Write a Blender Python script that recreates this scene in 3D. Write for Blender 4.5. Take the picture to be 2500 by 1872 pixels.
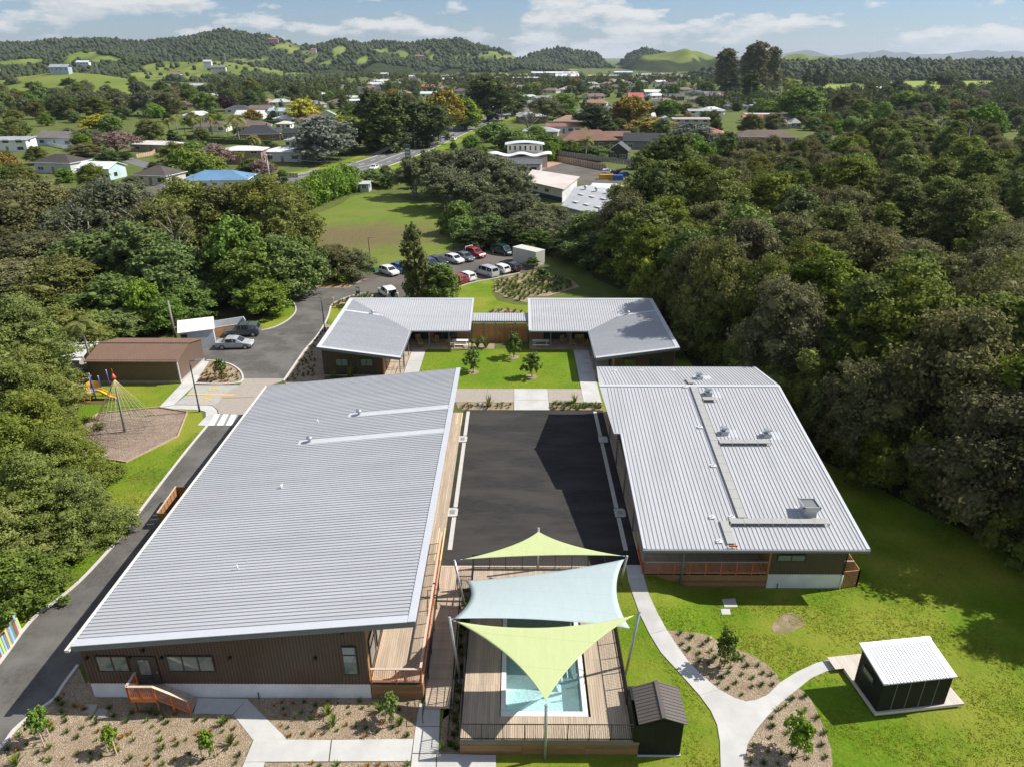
import bpy, bmesh, math, random
import numpy as np
from mathutils import Vector, Matrix

for o in list(bpy.data.objects):
    bpy.data.objects.remove(o, do_unlink=True)
SC = bpy.context.scene
COL = SC.collection
R = math.radians

# ------------------------------------------------------------------ camera, sky, sun, exposure
FPX, PITCH, CAMH = 1734.0, math.atan((936 - 139) / 1734.0), 34.0
YAW = math.atan(9 / 1734.0 * math.cos(PITCH))
cd = bpy.data.cameras.new('camera'); cam = bpy.data.objects.new('camera', cd); COL.objects.link(cam)
cam.location = (0, 0, CAMH); cam.rotation_euler = (math.pi / 2 - PITCH, 0, YAW)
cd.sensor_fit = 'HORIZONTAL'; cd.sensor_width = 36; cd.lens = 36 * FPX / 2500
cd.clip_start = 0.5; cd.clip_end = 80000
SC.camera = cam

SUN_DIR = Vector((0.975, 0.20, 1.0)).normalized()
SUN_EL = math.asin(SUN_DIR.z); SUN_AZ = math.atan2(SUN_DIR.x, SUN_DIR.y)
SKY_STRENGTH, SUN_STRENGTH, EXPOSURE = 0.058, 5.0, 0.36
sd = bpy.data.lights.new('sun', 'SUN'); sun = bpy.data.objects.new('sun', sd); COL.objects.link(sun)
sd.energy = SUN_STRENGTH; sd.angle = R(0.55); sd.color = (1.0, 0.955, 0.88)
sun.rotation_euler = SUN_DIR.to_track_quat('Z', 'Y').to_euler()
sun.location = (60, 20, 80)
SC.view_settings.view_transform = 'Standard'; SC.view_settings.look = 'None'
SC.view_settings.exposure = EXPOSURE; SC.view_settings.gamma = 1; SC.view_settings.use_curve_mapping = False
SC.cycles.max_bounces = 6; SC.cycles.diffuse_bounces = 3; SC.cycles.glossy_bounces = 2
SC.cycles.transmission_bounces = 4; SC.cycles.transparent_max_bounces = 6; SC.cycles.volume_bounces = 0
SC.cycles.use_denoising = True; SC.cycles.denoising_prefilter = 'NONE'; SC.cycles.denoising_input_passes = 'RGB_ALBEDO_NORMAL'
SC.cycles.caustics_reflective = False; SC.cycles.caustics_refractive = False

class NT:
    """small node-tree helper"""
    def __init__(s, tree): s.t = tree; s.n = tree.nodes; s.l = tree.links
    def add(s, typ, **kw):
        nd = s.n.new(typ)
        for k, v in kw.items():
            if k.startswith('i_'):
                key = k[2:]; key = int(key) if key.isdigit() else key.replace('_', ' ')
                if hasattr(v, 'is_output'): s.l.new(v, nd.inputs[key])
                else: nd.inputs[key].default_value = v
            else: setattr(nd, k, v)
        return nd
    def math(s, op, a, b=0.0, c=None):
        nd = s.n.new('ShaderNodeMath'); nd.operation = op
        for i, v in enumerate((a, b, c)):
            if v is None: continue
            if hasattr(v, 'is_output'): s.l.new(v, nd.inputs[i])
            else: nd.inputs[i].default_value = v
        return nd.outputs[0]
    def ramp(s, fac, pts):
        nd = s.n.new('ShaderNodeValToRGB'); e = nd.color_ramp.elements
        while len(e) < len(pts): e.new(0.5)
        for i, (p, c) in enumerate(pts):
            e[i].position = p
            c = (c, c, c) if not isinstance(c, (tuple, list)) else c
            e[i].color = (*c[:3], 1)
        s.l.new(fac, nd.inputs[0]); return nd.outputs[0]
    def mix(s, fac, a, b, typ='MIX'):
        nd = s.n.new('ShaderNodeMix'); nd.data_type = 'RGBA'; nd.blend_type = typ
        for i, v in ((0, fac), (6, a), (7, b)):
            if hasattr(v, 'is_output'): s.l.new(v, nd.inputs[i])
            else: nd.inputs[i].default_value = v if i == 0 else (*v[:3], 1)
        return nd.outputs[2]
    def noise(s, vec, scale, detail=3, rough=0.55, lac=2.0, out=0):
        nd = s.n.new('ShaderNodeTexNoise'); nd.inputs['Scale'].default_value = scale
        nd.inputs['Detail'].default_value = detail; nd.inputs['Roughness'].default_value = rough
        nd.inputs['Lacunarity'].default_value = lac
        if vec is not None: s.l.new(vec, nd.inputs['Vector'])
        return nd.outputs[out]

W = bpy.data.worlds.new('World'); SC.world = W; W.use_nodes = True
k = NT(W.node_tree); k.n.clear()
sky = k.add('ShaderNodeTexSky', sky_type='NISHITA', sun_disc=False, sun_elevation=SUN_EL, sun_rotation=SUN_AZ,
            altitude=60, air_density=1.0, dust_density=0.2, ozone_density=1.6)
geo = k.add('ShaderNodeTexCoord')
mp = k.add('ShaderNodeMapping', vector_type='POINT'); k.l.new(geo.outputs['Generated'], mp.inputs[0])
mp.inputs['Scale'].default_value = (1, 1, 3.0); mp.inputs['Location'].default_value = (3.1, 0.7, 0.35)
mp2 = k.add('ShaderNodeMapping', vector_type='POINT'); k.l.new(geo.outputs['Generated'], mp2.inputs[0])
mp2.inputs['Scale'].default_value = (1, 1, 3.0); mp2.inputs['Location'].default_value = (3.1, 0.7, 0.35 + 0.024)
n1 = k.noise(mp.outputs[0], 12.5, 8, 0.56); n2 = k.noise(mp2.outputs[0], 12.5, 8, 0.56)
veil = k.noise(mp.outputs[0], 3.0, 3, 0.5)
dens = k.math('ADD', n1, k.math('MULTIPLY', k.math('SUBTRACT', veil, 0.5), 0.55))
fac = k.ramp(dens, [(0.0, 0), (0.485, 0), (0.53, 0.55), (0.59, 0.93), (1, 1)])
lit = k.math('ADD', 0.62, k.math('MULTIPLY', k.math('SUBTRACT', n1, n2), 3.2))
lit = k.ramp(lit, [(0.0, 0), (0.35, 0.12), (0.75, 0.8), (1, 1)])
ccol = k.mix(lit, (7.6, 8.3, 8.9), (11.6, 11.6, 11.4))
hsv = k.add('ShaderNodeHueSaturation', i_Saturation=0.92, i_Value=1.0); k.l.new(sky.outputs[0], hsv.inputs['Color'])
skyc = k.mix(1.0, hsv.outputs[0], (0.82, 1.02, 1.40), 'MULTIPLY')
bgc = k.mix(fac, skyc, ccol)
bg = k.add('ShaderNodeBackground'); k.l.new(bgc, bg.inputs[0]); bg.inputs[1].default_value = SKY_STRENGTH
wo = k.add('ShaderNodeOutputWorld'); k.l.new(bg.outputs[0], wo.inputs[0])

# ------------------------------------------------------------------ terrain and photo-to-ground helpers
def sst(t):
    t = 0.0 if t < 0 else 1.0 if t > 1 else t
    return t * t * (3 - 2 * t)
def hgt(x, y):
    """the school platform is level; the lawns in front of and beside it lie 1.2 m lower"""
    if y > 80: return 0.0
    left = sst((62 - y) / 29) if x < -8.6 else 0
    mid = sst((42.0 - y) / 9.5) if y < 42 else 0
    right = sst((x - 9.2) / 4.5) * sst((74 - y) / 14) if x > 9.2 else 0
    if x < -8.6: return -1.2 * left
    if x < -5.3: return -1.2 * max(mid, left * (-5.3 - x) / 3.3)
    return -1.2 * max(mid, right)
_c, _s = math.cos(PITCH), math.sin(PITCH)
def ray(u, v):
    a, b = (u - 1250) / FPX, (936 - v) / FPX
    d = (a, _c + b * _s, -_s + b * _c)
    return (d[0] * math.cos(YAW) - d[1] * math.sin(YAW), d[0] * math.sin(YAW) + d[1] * math.cos(YAW), d[2])
def G(u, v, z=None):
    """ground point below a spot of the survey picture"""
    d = ray(u, v); zz = 0.0 if z is None else z
    for _ in range(8 if z is None else 1):
        t = (zz - CAMH) / d[2]; x, y = d[0] * t, d[1] * t
        if z is None: zz = hgt(x, y)
    return Vector((x, y, zz))
def AT(u, v, Y):
    d = ray(u, v); t = Y / d[1]
    return Vector((d[0] * t, Y, CAMH + d[2] * t))
def PX(x, y, z):
    r = x * math.cos(YAW) + y * math.sin(YAW); fo = -x * math.sin(YAW) + y * math.cos(YAW); zz = z - CAMH
    dep = fo * _c - zz * _s; up = fo * _s + zz * _c
    return 1250 + FPX * r / dep, 936 - FPX * up / dep, dep
def ZP(zx, zy, sc, pts): return [(u / sc + zx, v / sc + zy) for u, v in pts]
def GP(pts, z=None): return [G(u, v, z) for u, v in pts]

# ------------------------------------------------------------------ objects
def tag(o, label=None, cat=None, group=None, kind=None):
    if label: o['label'] = label
    if cat: o['category'] = cat
    if group: o['group'] = group
    if kind: o['kind'] = kind
    return o
def empty(name, loc=(0, 0, 0), rz=0.0, parent=None):
    o = bpy.data.objects.new(name, None); COL.objects.link(o); o.location = loc; o.rotation_euler = (0, 0, rz)
    o.empty_display_size = 0.2; o.parent = parent
    return o
def thing(name, label, cat, loc=(0, 0, 0), rz=0.0, group=None):
    return tag(empty(name, loc, rz), label, cat, group)
def put(name, me, parent=None, loc=(0, 0, 0), rot=(0, 0, 0), scale=None):
    o = bpy.data.objects.new(name, me); COL.objects.link(o); o.parent = parent
    o.location = loc; o.rotation_euler = rot
    if scale: o.scale = scale
    return o
def kids(o): return [c for c in o.children]
def copy_tree(o, parent=None):
    c = o.copy(); COL.objects.link(c); c.parent = parent
    for ch in KID.get(o.name, ()):
        copy_tree(ch, c)
    return c
KID = {}
def proto_done(root):
    for o in [root] + list(root.children_recursive):
        KID[o.name] = list(o.children)
    return root
def np_mesh(name, verts, quads, mat, smooth=False):
    verts = np.asarray(verts, np.float32); quads = np.asarray(quads, np.int32)
    me = bpy.data.meshes.new(name); nq, w = quads.shape
    me.vertices.add(len(verts)); me.vertices.foreach_set('co', verts.ravel())
    me.loops.add(nq * w); me.loops.foreach_set('vertex_index', quads.ravel())
    me.polygons.add(nq); me.polygons.foreach_set('loop_start', np.arange(0, nq * w, w, dtype=np.int32))
    me.polygons.foreach_set('loop_total', np.full(nq, w, np.int32))
    if smooth: me.polygons.foreach_set('use_smooth', np.ones(nq, bool))
    me.update(calc_edges=True); me.materials.append(mat)
    return me

class MB:
    """collects simple shapes and links them as one mesh object"""
    def __init__(s): s.v = []; s.f = []; s.smooth = []
    def face(s, pts, smooth=False):
        b = len(s.v); s.v += [tuple(p) for p in pts]; s.f.append(tuple(range(b, b + len(pts)))); s.smooth.append(smooth); return s
    def box(s, c, d, rz=0.0, taper=1.0):
        x, y, z = d[0] / 2, d[1] / 2, d[2] / 2; co, si = math.cos(rz), math.sin(rz); b = len(s.v)
        for dz, k in ((-z, 1.0), (z, taper)):
            for dx, dy in ((-x, -y), (x, -y), (x, y), (-x, y)):
                dx *= k; dy *= k
                s.v.append((c[0] + dx * co - dy * si, c[1] + dx * si + dy * co, c[2] + dz))
        for f in ((3, 2, 1, 0), (4, 5, 6, 7), (0, 1, 5, 4), (1, 2, 6, 5), (2, 3, 7, 6), (3, 0, 4, 7)):
            s.f.append(tuple(b + i for i in f)); s.smooth.append(False)
        return s
    def bx(s, x0, x1, y0, y1, z0, z1): return s.box(((x0 + x1) / 2, (y0 + y1) / 2, (z0 + z1) / 2), (abs(x1 - x0), abs(y1 - y0), abs(z1 - z0)))
    def slab(s, top, th):
        """prism: polygon of 3-D points extruded straight down by th"""
        n = len(top); b = len(s.v)
        s.v += [tuple(p) for p in top] + [(p[0], p[1], p[2] - th) for p in top]
        s.f.append(tuple(range(b, b + n))); s.f.append(tuple(range(b + 2 * n - 1, b + n - 1, -1)))
        for i in range(n):
            j = (i + 1) % n; s.f.append((b + j, b + i, b + n + i, b + n + j))
        s.smooth += [False] * (n + 2); return s
    def tube(s, path, r, n=8, cap=True, smooth=True):
        pts = [Vector(p) for p in path]; rs = r if isinstance(r, (list, tuple)) else [r] * len(pts); b = len(s.v)
        ref = None
        for i, p in enumerate(pts):
            d = (pts[min(i + 1, len(pts) - 1)] - pts[max(i - 1, 0)]).normalized()
            if ref is None or abs(d.dot(ref)) > 0.95: ref = Vector((0, 0, 1)) if abs(d.z) < 0.9 else Vector((1, 0, 0))
            a = d.cross(ref).normalized(); c = d.cross(a)
            for j in range(n):
                t = 2 * math.pi * j / n
                s.v.append(tuple(p + (a * math.cos(t) + c * math.sin(t)) * rs[i]))
        for i in range(len(pts) - 1):
            for j in range(n):
                q = (j + 1) % n
                s.f.append((b + i * n + j, b + i * n + q, b + (i + 1) * n + q, b + (i + 1) * n + j)); s.smooth.append(smooth)
        if cap:
            s.f.append(tuple(b + j for j in range(n))[::-1]); e = b + (len(pts) - 1) * n
            s.f.append(tuple(e + j for j in range(n))); s.smooth += [False, False]
        return s
    def bar(s, a, b_, w, h):
        """rectangular bar between two points (w sideways, h upright)"""
        a, b_ = Vector(a), Vector(b_); d = (b_ - a).normalized()
        up = Vector((0, 0, 1)) if abs(d.z) < 0.95 else Vector((0, 1, 0))
        sd_ = d.cross(up).normalized() * (w / 2); u2 = sd_.cross(d).normalized() * (h / 2); b = len(s.v)
        for p in (a, b_):
            for q in (-sd_ - u2, sd_ - u2, sd_ + u2, -sd_ + u2): s.v.append(tuple(p + q))
        for f in ((0, 1, 2, 3), (7, 6, 5, 4), (4, 5, 1, 0), (5, 6, 2, 1), (6, 7, 3, 2), (7, 4, 0, 3)):
            s.f.append(tuple(b + i for i in f)); s.smooth.append(False)
        return s
    def mesh(s, name, mat):
        me = bpy.data.meshes.new(name); me.from_pydata(s.v, [], s.f)
        me.polygons.foreach_set('use_smooth', np.array(s.smooth, bool)); me.materials.append(mat); me.update()
        return me
    def obj(s, name, mat, parent=None, loc=(0, 0, 0), rot=(0, 0, 0)):
        return put(name, s.mesh(name, mat), parent, loc, rot)
_bc = {}
def boxmesh(dx, dy, dz, mat, name='board'):
    key = (round(dx, 3), round(dy, 3), round(dz, 3), mat.name)
    if key not in _bc: _bc[key] = MB().box((0, 0, 0), (dx, dy, dz)).mesh(name, mat)
    return _bc[key]

# ------------------------------------------------------------------ materials
MATS = {}
def mat(name, c1, c2=None, scale=2.0, rough=0.7, metal=0.0, bump=0.0, bscale=None, detail=4, spec=0.5, coord='world', c3=None, s3=0.15, rnd=0.0, stretch=None, coat=0.0):
    """procedural material: two tones mixed by noise, an optional broad third tone, per-object variation and fine bump"""
    m = bpy.data.materials.new(name); m.use_nodes = True; q = NT(m.node_tree); q.n.clear()
    b = q.add('ShaderNodeBsdfPrincipled', i_Roughness=rough, i_Metallic=metal)
    b.inputs['Specular IOR Level'].default_value = spec; b.inputs['Coat Weight'].default_value = coat
    out = q.add('ShaderNodeOutputMaterial'); q.l.new(b.outputs[0], out.inputs[0])
    vec = q.add('ShaderNodeNewGeometry').outputs['Position'] if coord == 'world' else q.add('ShaderNodeTexCoord').outputs['Object']
    if stretch:
        mpn = q.add('ShaderNodeMapping'); q.l.new(vec, mpn.inputs[0]); mpn.inputs['Scale'].default_value = stretch; vec = mpn.outputs[0]
    c2 = c2 or tuple(min(1, x * 1.18) for x in c1)
    f = q.ramp(q.noise(vec, scale, detail, 0.6), [(0.3, 0.0), (0.7, 1.0)])
    col = q.mix(f, c1, c2)
    if c3: col = q.mix(q.ramp(q.noise(vec, s3, 3, 0.55), [(0.42, 0), (0.62, 1)]), col, c3)
    if rnd:
        oi = q.add('ShaderNodeObjectInfo'); h = q.add('ShaderNodeHueSaturation'); q.l.new(col, h.inputs['Color'])
        q.l.new(q.math('ADD', 1 - rnd, q.math('MULTIPLY', oi.outputs['Random'], 2 * rnd)), h.inputs['Value']); col = h.outputs[0]
    q.l.new(col, b.inputs['Base Color'])
    if bump:
        bp = q.add('ShaderNodeBump', i_Strength=bump, i_Distance=0.05)
        q.l.new(q.noise(vec, bscale or scale * 3, 4, 0.6), bp.inputs['Height']); q.l.new(bp.outputs[0], b.inputs['Normal'])
    MATS[name] = m
    return m
def leafmat(name, c1, c2, rnd=0.25, hue=0.02, trans=0.22, gloss=0.0, nscale=0.7):
    """leaves: two greens mixed leaf by leaf and in patches, each tree a little different, light passes through"""
    m = bpy.data.materials.new(name); m.use_nodes = True; q = NT(m.node_tree); q.n.clear()
    g = q.add('ShaderNodeNewGeometry'); tc = q.add('ShaderNodeTexCoord'); oi = q.add('ShaderNodeObjectInfo')
    n = q.noise(tc.outputs['Object'], nscale, 2, 0.5)
    f = q.math('ADD', q.math('MULTIPLY', g.outputs['Random Per Island'], 0.55), q.math('MULTIPLY', q.math('SUBTRACT', n, 0.28), 1.0))
    col = q.mix(q.ramp(f, [(0.1, 0), (0.9, 1)]), c1, c2)
    h = q.add('ShaderNodeHueSaturation'); q.l.new(col, h.inputs['Color'])
    q.l.new(q.math('ADD', 1 - rnd, q.math('MULTIPLY', oi.outputs['Random'], 2.2 * rnd)), h.inputs['Value'])
    r2 = q.math('FRACT', q.math('MULTIPLY', oi.outputs['Random'], 17.31))
    q.l.new(q.math('ADD', 0.5 - hue * .7, q.math('MULTIPLY', r2, hue * 1.1)), h.inputs['Hue'])
    r3 = q.math('FRACT', q.math('MULTIPLY', oi.outputs['Random'], 41.7))
    q.l.new(q.math('ADD', 0.84, q.math('MULTIPLY', r3, 0.22)), h.inputs['Saturation'])
    d = q.add('ShaderNodeBsdfPrincipled', i_Roughness=0.7 - gloss); q.l.new(h.outputs[0], d.inputs['Base Color'])
    d.inputs['Specular IOR Level'].default_value = 0.1 + gloss
    t = q.add('ShaderNodeBsdfTranslucent'); q.l.new(h.outputs[0], t.inputs[0])
    mx = q.add('ShaderNodeMixShader', i_0=trans); q.l.new(d.outputs[0], mx.inputs[1]); q.l.new(t.outputs[0], mx.inputs[2])
    out = q.add('ShaderNodeOutputMaterial'); q.l.new(mx.outputs[0], out.inputs[0])
    MATS[name] = m
    return m

roof_m = mat('roof_steel_grey', (0.445, 0.45, 0.462), (0.505, 0.51, 0.522), 1.0, 0.5, 0.0, spec=0.35, c3=(0.425, 0.428, 0.435), s3=0.5, stretch=(0.2, 1.6, 1))
roofy_m = mat('roof_steel_grey_hall', (0.445, 0.45, 0.462), (0.505, 0.51, 0.522), 1.0, 0.5, 0.0, spec=0.35, c3=(0.425, 0.428, 0.435), s3=0.5, stretch=(1.6, 0.2, 1))
rib_m = mat('roof_rib_grey', (0.40, 0.415, 0.44), (0.44, 0.455, 0.48), 0.5, 0.55, spec=0.3)
flash_m = mat('flashing_grey', (0.52, 0.535, 0.56), (0.55, 0.565, 0.59), 0.8, 0.5, spec=0.3)
gut_m = mat('gutter_cream', (0.60, 0.58, 0.53), None, 1, 0.5)
fascia_m = mat('fascia_grey', (0.16, 0.17, 0.175), None, 1, 0.55)
brown_m = mat('brown_cladding', (0.088, 0.058, 0.043), (0.105, 0.071, 0.054), 0.7, 0.42, spec=0.35)
olive_m = mat('olive_cladding', (0.085, 0.07, 0.05), (0.10, 0.082, 0.058), 0.7, 0.45, spec=0.35)
base_m = mat('white_plaster', (0.74, 0.745, 0.75), (0.80, 0.80, 0.80), 1.2, 0.75, bump=0.15, c3=(0.66, 0.665, 0.66), s3=0.5)
timb_m = mat('cedar_timber', (0.33, 0.165, 0.07), (0.42, 0.22, 0.10), 3, 0.6, rnd=0.12, stretch=(1, 1, 8))
orange_m = mat('orange_painted_steel', (0.62, 0.145, 0.02), (0.68, 0.17, 0.03), 3, 0.45, coord='obj')
caprail_m = mat('timber_cap_rail', (0.55, 0.42, 0.32), (0.64, 0.50, 0.39), 2, 0.6, stretch=(4, 1, 1), rnd=0.06)
deck_m = mat('deck_board', (0.47, 0.365, 0.265), (0.55, 0.44, 0.33), 1.6, 0.75, bump=0.2, bscale=18, rnd=0.11, stretch=(6, 0.6, 1), c3=(0.43, 0.34, 0.255), s3=0.5)
deck2_m = mat('lawn_platform_board', (0.56, 0.50, 0.43), (0.64, 0.58, 0.51), 1.6, 0.75, rnd=0.09, stretch=(6, 0.6, 1))
fasciaboard_m = mat('fascia_timber', (0.22, 0.115, 0.05), (0.34, 0.19, 0.085), 2.5, 0.7, bump=0.2, rnd=0.22, stretch=(0.7, 1, 9))
black_m = mat('black_fence_steel', (0.012, 0.012, 0.013), (0.018, 0.018, 0.02), 5, 0.42)
charcoal_m = mat('charcoal_cladding', (0.014, 0.0135, 0.014), (0.019, 0.018, 0.019), 1.5, 0.6, spec=0.2)
dkroof_m = mat('dark_brown_roof', (0.10, 0.085, 0.075), (0.12, 0.102, 0.09), 0.8, 0.5)
shed_m = mat('brown_shed', (0.13, 0.085, 0.062), (0.15, 0.10, 0.074), 0.8, 0.5)
shedroof_m = mat('brown_shed_roof', (0.185, 0.115, 0.082), (0.21, 0.132, 0.095), 0.8, 0.5)
galv_m = mat('galvanised_steel', (0.42, 0.44, 0.45), (0.52, 0.54, 0.55), 4, 0.38, 0.55)
white_m = mat('white_paint', (0.78, 0.78, 0.76), (0.82, 0.82, 0.80), 3, 0.5)
hutroof_m = mat('white_hut_roof', (0.78, 0.79, 0.79), (0.82, 0.83, 0.83), 1, 0.45)
glass_m = mat('window_glass', (0.10, 0.14, 0.14), (0.16, 0.21, 0.21), 0.8, 0.05, 0.0, spec=0.9)
darkglass_m = mat('dark_glass', (0.02, 0.026, 0.03), (0.03, 0.036, 0.04), 0.8, 0.06, spec=0.9)
wframe_m = mat('window_frame_dark', (0.035, 0.033, 0.03), None, 4, 0.4)
asph_m = mat('drive_asphalt', (0.085, 0.079, 0.072), (0.125, 0.117, 0.107), 3.5, 0.9, bump=0.25, bscale=60, c3=(0.155, 0.146, 0.133), s3=0.3, spec=0.25)
court_m = mat('court_asphalt', (0.026, 0.025, 0.025), (0.044, 0.041, 0.039), 2.2, 0.88, bump=0.25, bscale=70, c3=(0.055, 0.051, 0.047), s3=0.3, spec=0.25, stretch=(0.5, 1.6, 1))
oldasph_m = mat('car_park_asphalt', (0.135, 0.118, 0.10), (0.165, 0.146, 0.125), 4, 0.92, bump=0.2, bscale=40, c3=(0.11, 0.098, 0.086), s3=0.15, spec=0.2)
road_m = mat('road_asphalt', (0.13, 0.13, 0.128), (0.155, 0.153, 0.15), 1.2, 0.92, c3=(0.17, 0.165, 0.16), s3=0.06)
conc_m = mat('pale_concrete', (0.50, 0.49, 0.465), (0.57, 0.56, 0.535), 1.1, 0.85, bump=0.12, bscale=30, c3=(0.46, 0.452, 0.43), s3=0.45, rnd=0.045)
conct_m = mat('sand_concrete', (0.33, 0.29, 0.24), (0.38, 0.335, 0.285), 3.0, 0.88, bump=0.12, bscale=40, rnd=0.03)
concg_m = mat('grey_concrete', (0.36, 0.345, 0.32), (0.42, 0.405, 0.38), 1.4, 0.88, bump=0.12, bscale=40, rnd=0.03)
kerb_m = mat('kerb_concrete', (0.52, 0.50, 0.46), (0.60, 0.58, 0.54), 2, 0.85)
line_m = mat('white_line_paint', (0.70, 0.70, 0.68), (0.78, 0.78, 0.76), 8, 0.7)
yellow_m = mat('yellow_line_paint', (0.68, 0.42, 0.04), (0.74, 0.5, 0.10), 8, 0.7)
nosing_m = mat('pale_yellow_nosing', (0.78, 0.68, 0.30), None, 5, 0.6)

def groundmat(name, greens, dry, bare=None, bare_amt=0.0, fine=9.0, soil=None):
    """turf: fine blades, mottled greens, dry patches, a few bare scuffs"""
    m = bpy.data.materials.new(name); m.use_nodes = True; q = NT(m.node_tree); q.n.clear()
    b = q.add('ShaderNodeBsdfPrincipled', i_Roughness=0.9); b.inputs['Specular IOR Level'].default_value = 0.15
    out = q.add('ShaderNodeOutputMaterial'); q.l.new(b.outputs[0], out.inputs[0])
    p = q.add('ShaderNodeNewGeometry').outputs['Position']
    f1 = q.ramp(q.noise(p, fine * .6, 6, 0.75), [(0.36, 0), (0.64, 1)])
    f2 = q.ramp(q.noise(p, 0.75, 5, 0.65), [(0.38, 0), (0.62, 1)])
    f3 = q.ramp(q.noise(p, 0.13, 4, 0.6), [(0.40, 0), (0.60, 1)])
    col = q.mix(f1, greens[0], greens[1])
    col = q.mix(q.math('MULTIPLY', f2, 0.65), col, greens[2])
    col = q.mix(q.math('MULTIPLY', f3, 0.6), col, dry)
    dk = q.ramp(q.noise(p, fine * .32, 4, 0.7), [(0.60, 0), (0.72, 1)])
    col = q.mix(q.math('MULTIPLY', dk, 0.4), col, tuple(x * .55 for x in greens[0]))
    if soil:
        (sx, sy, ra_, rb_, an, amt) = soil
        mp_ = q.add('ShaderNodeMapping', vector_type='TEXTURE'); q.l.new(p, mp_.inputs[0]); mp_.inputs['Location'].default_value = (sx, sy, 0); mp_.inputs['Rotation'].default_value = (0, 0, an); mp_.inputs['Scale'].default_value = (ra_, rb_, 1e6)
        ln = q.add('ShaderNodeVectorMath', operation='LENGTH'); q.l.new(mp_.outputs[0], ln.inputs[0])
        sm_ = q.ramp(q.math('ADD', ln.outputs['Value'], q.math('MULTIPLY', q.math('SUBTRACT', q.noise(p, .22, 6, .7), .5), 1.5)), [(.25, 1), (1.15, 0)])
        col = q.mix(q.math('MULTIPLY', sm_, amt), col, q.mix(f1, (.125, .085, .05), (.19, .13, .078)))
    if bare:
        fb = q.ramp(q.noise(p, 0.55, 6, 0.72), [(0.60 - bare_amt, 0), (0.68 - bare_amt, 1)])
        col = q.mix(fb, col, bare)
    q.l.new(col, b.inputs['Base Color'])
    bp = q.add('ShaderNodeBump', i_Strength=0.7, i_Distance=0.16); q.l.new(q.noise(p, fine * 0.5, 6, 0.75), bp.inputs['Height'])
    q.l.new(bp.outputs[0], b.inputs['Normal']); MATS[name] = m
    return m
lawn_m = groundmat('lawn_turf', ((0.075, 0.135, 0.006), (0.19, 0.275, 0.018), (0.105, 0.215, 0.007)), (0.31, 0.30, 0.045), (0.27, 0.21, 0.11), -0.075)
court_lawn_m = groundmat('courtyard_turf', ((0.085, 0.17, 0.008), (0.16, 0.26, 0.016), (0.11, 0.22, 0.008)), (0.23, 0.27, 0.025))
rough_m = groundmat('rough_grass', ((0.06, 0.095, 0.016), (0.12, 0.16, 0.028), (0.085, 0.12, 0.02)), (0.16, 0.16, 0.055), (0.17, 0.13, 0.07), -0.06, 5.0)
field_soil = (-33.0, 147.0, 28.0, 18.0, 0.2, 0.8)
field_m = groundmat('field_turf', ((0.10, 0.16, 0.018), (0.16, 0.23, 0.028), (0.13, 0.19, 0.025)), (0.19, 0.20, 0.05), (0.155, 0.105, 0.06), -0.06, 3.0, field_soil)
soil_m = groundmat('bare_soil', ((0.12, 0.08, 0.048), (0.165, 0.112, 0.065), (0.135, 0.092, 0.05)), (0.12, 0.12, 0.03), (0.10, 0.14, 0.02), -0.02, 4.0)
paddock_m = groundmat('paddock_grass', ((0.19, 0.26, 0.035), (0.25, 0.32, 0.045), (0.21, 0.30, 0.035)), (0.31, 0.31, 0.07), None, 0, 0.6)
litter_m = groundmat('forest_litter', ((0.045, 0.045, 0.02), (0.085, 0.07, 0.035), (0.05, 0.06, 0.02)), (0.07, 0.08, 0.025), (0.11, 0.08, 0.05), 0.0, 4.0)

def mulchmat(name, a, b_, c):
    """bark chips: cells of several browns with relief"""
    m = bpy.data.materials.new(name); m.use_nodes = True; q = NT(m.node_tree); q.n.clear()
    bs = q.add('ShaderNodeBsdfPrincipled', i_Roughness=0.95); bs.inputs['Specular IOR Level'].default_value = 0.1
    out = q.add('ShaderNodeOutputMaterial'); q.l.new(bs.outputs[0], out.inputs[0])
    p = q.add('ShaderNodeNewGeometry').outputs['Position']
    vo = q.add('ShaderNodeTexVoronoi', i_Scale=21.0); q.l.new(p, vo.inputs['Vector'])
    sep = q.add('ShaderNodeSeparateColor'); q.l.new(vo.outputs['Color'], sep.inputs[0])
    col = q.ramp(sep.outputs[0], [(0.0, a), (0.45, b_), (0.8, c), (1.0, tuple(min(1, x * 1.25) for x in c))])
    col = q.mix(q.math('MULTIPLY', q.ramp(q.noise(p, 0.7, 4, 0.6), [(0.4, 0), (0.65, 1)]), 0.5), col, a)
    q.l.new(col, bs.inputs['Base Color'])
    bp = q.add('ShaderNodeBump', i_Strength=0.8, i_Distance=0.06); q.l.new(vo.outputs['Distance'], bp.inputs['Height']); q.l.new(bp.outputs[0], bs.inputs['Normal'])
    MATS[name] = m
    return m
mulch_m = mulchmat('bark_mulch', (0.24, 0.175, 0.11), (0.37, 0.285, 0.195), (0.48, 0.385, 0.28))
chip_m = mulchmat('play_bark', (0.22, 0.155, 0.115), (0.34, 0.255, 0.20), (0.44, 0.345, 0.28))
# ------------------------------------------------------------------ the ground and what lies flat on it
def lines_to(a, b, step0, grow):
    out = []; x = a; st = step0
    while abs(x - a) < abs(b - a):
        x += st if b > a else -st; st *= grow; out.append(x)
    return out
xs = sorted(lines_to(-60, -14000, 3, 1.32)) + list(range(-60, 61)) + lines_to(60, 14000, 3, 1.32)
ys = sorted(lines_to(12, -400, 4, 1.6)) + list(range(12, 82)) + lines_to(81, 19000, 3, 1.25)
gv = [(x, y, hgt(x, y)) for y in ys for x in xs]
nx = len(xs); gq = [(j * nx + i, j * nx + i + 1, (j + 1) * nx + i + 1, (j + 1) * nx + i) for j in range(len(ys) - 1) for i in range(nx - 1)]
tag(put('ground', np_mesh('ground', gv, gq, rough_m, True)), kind='structure')

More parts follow.
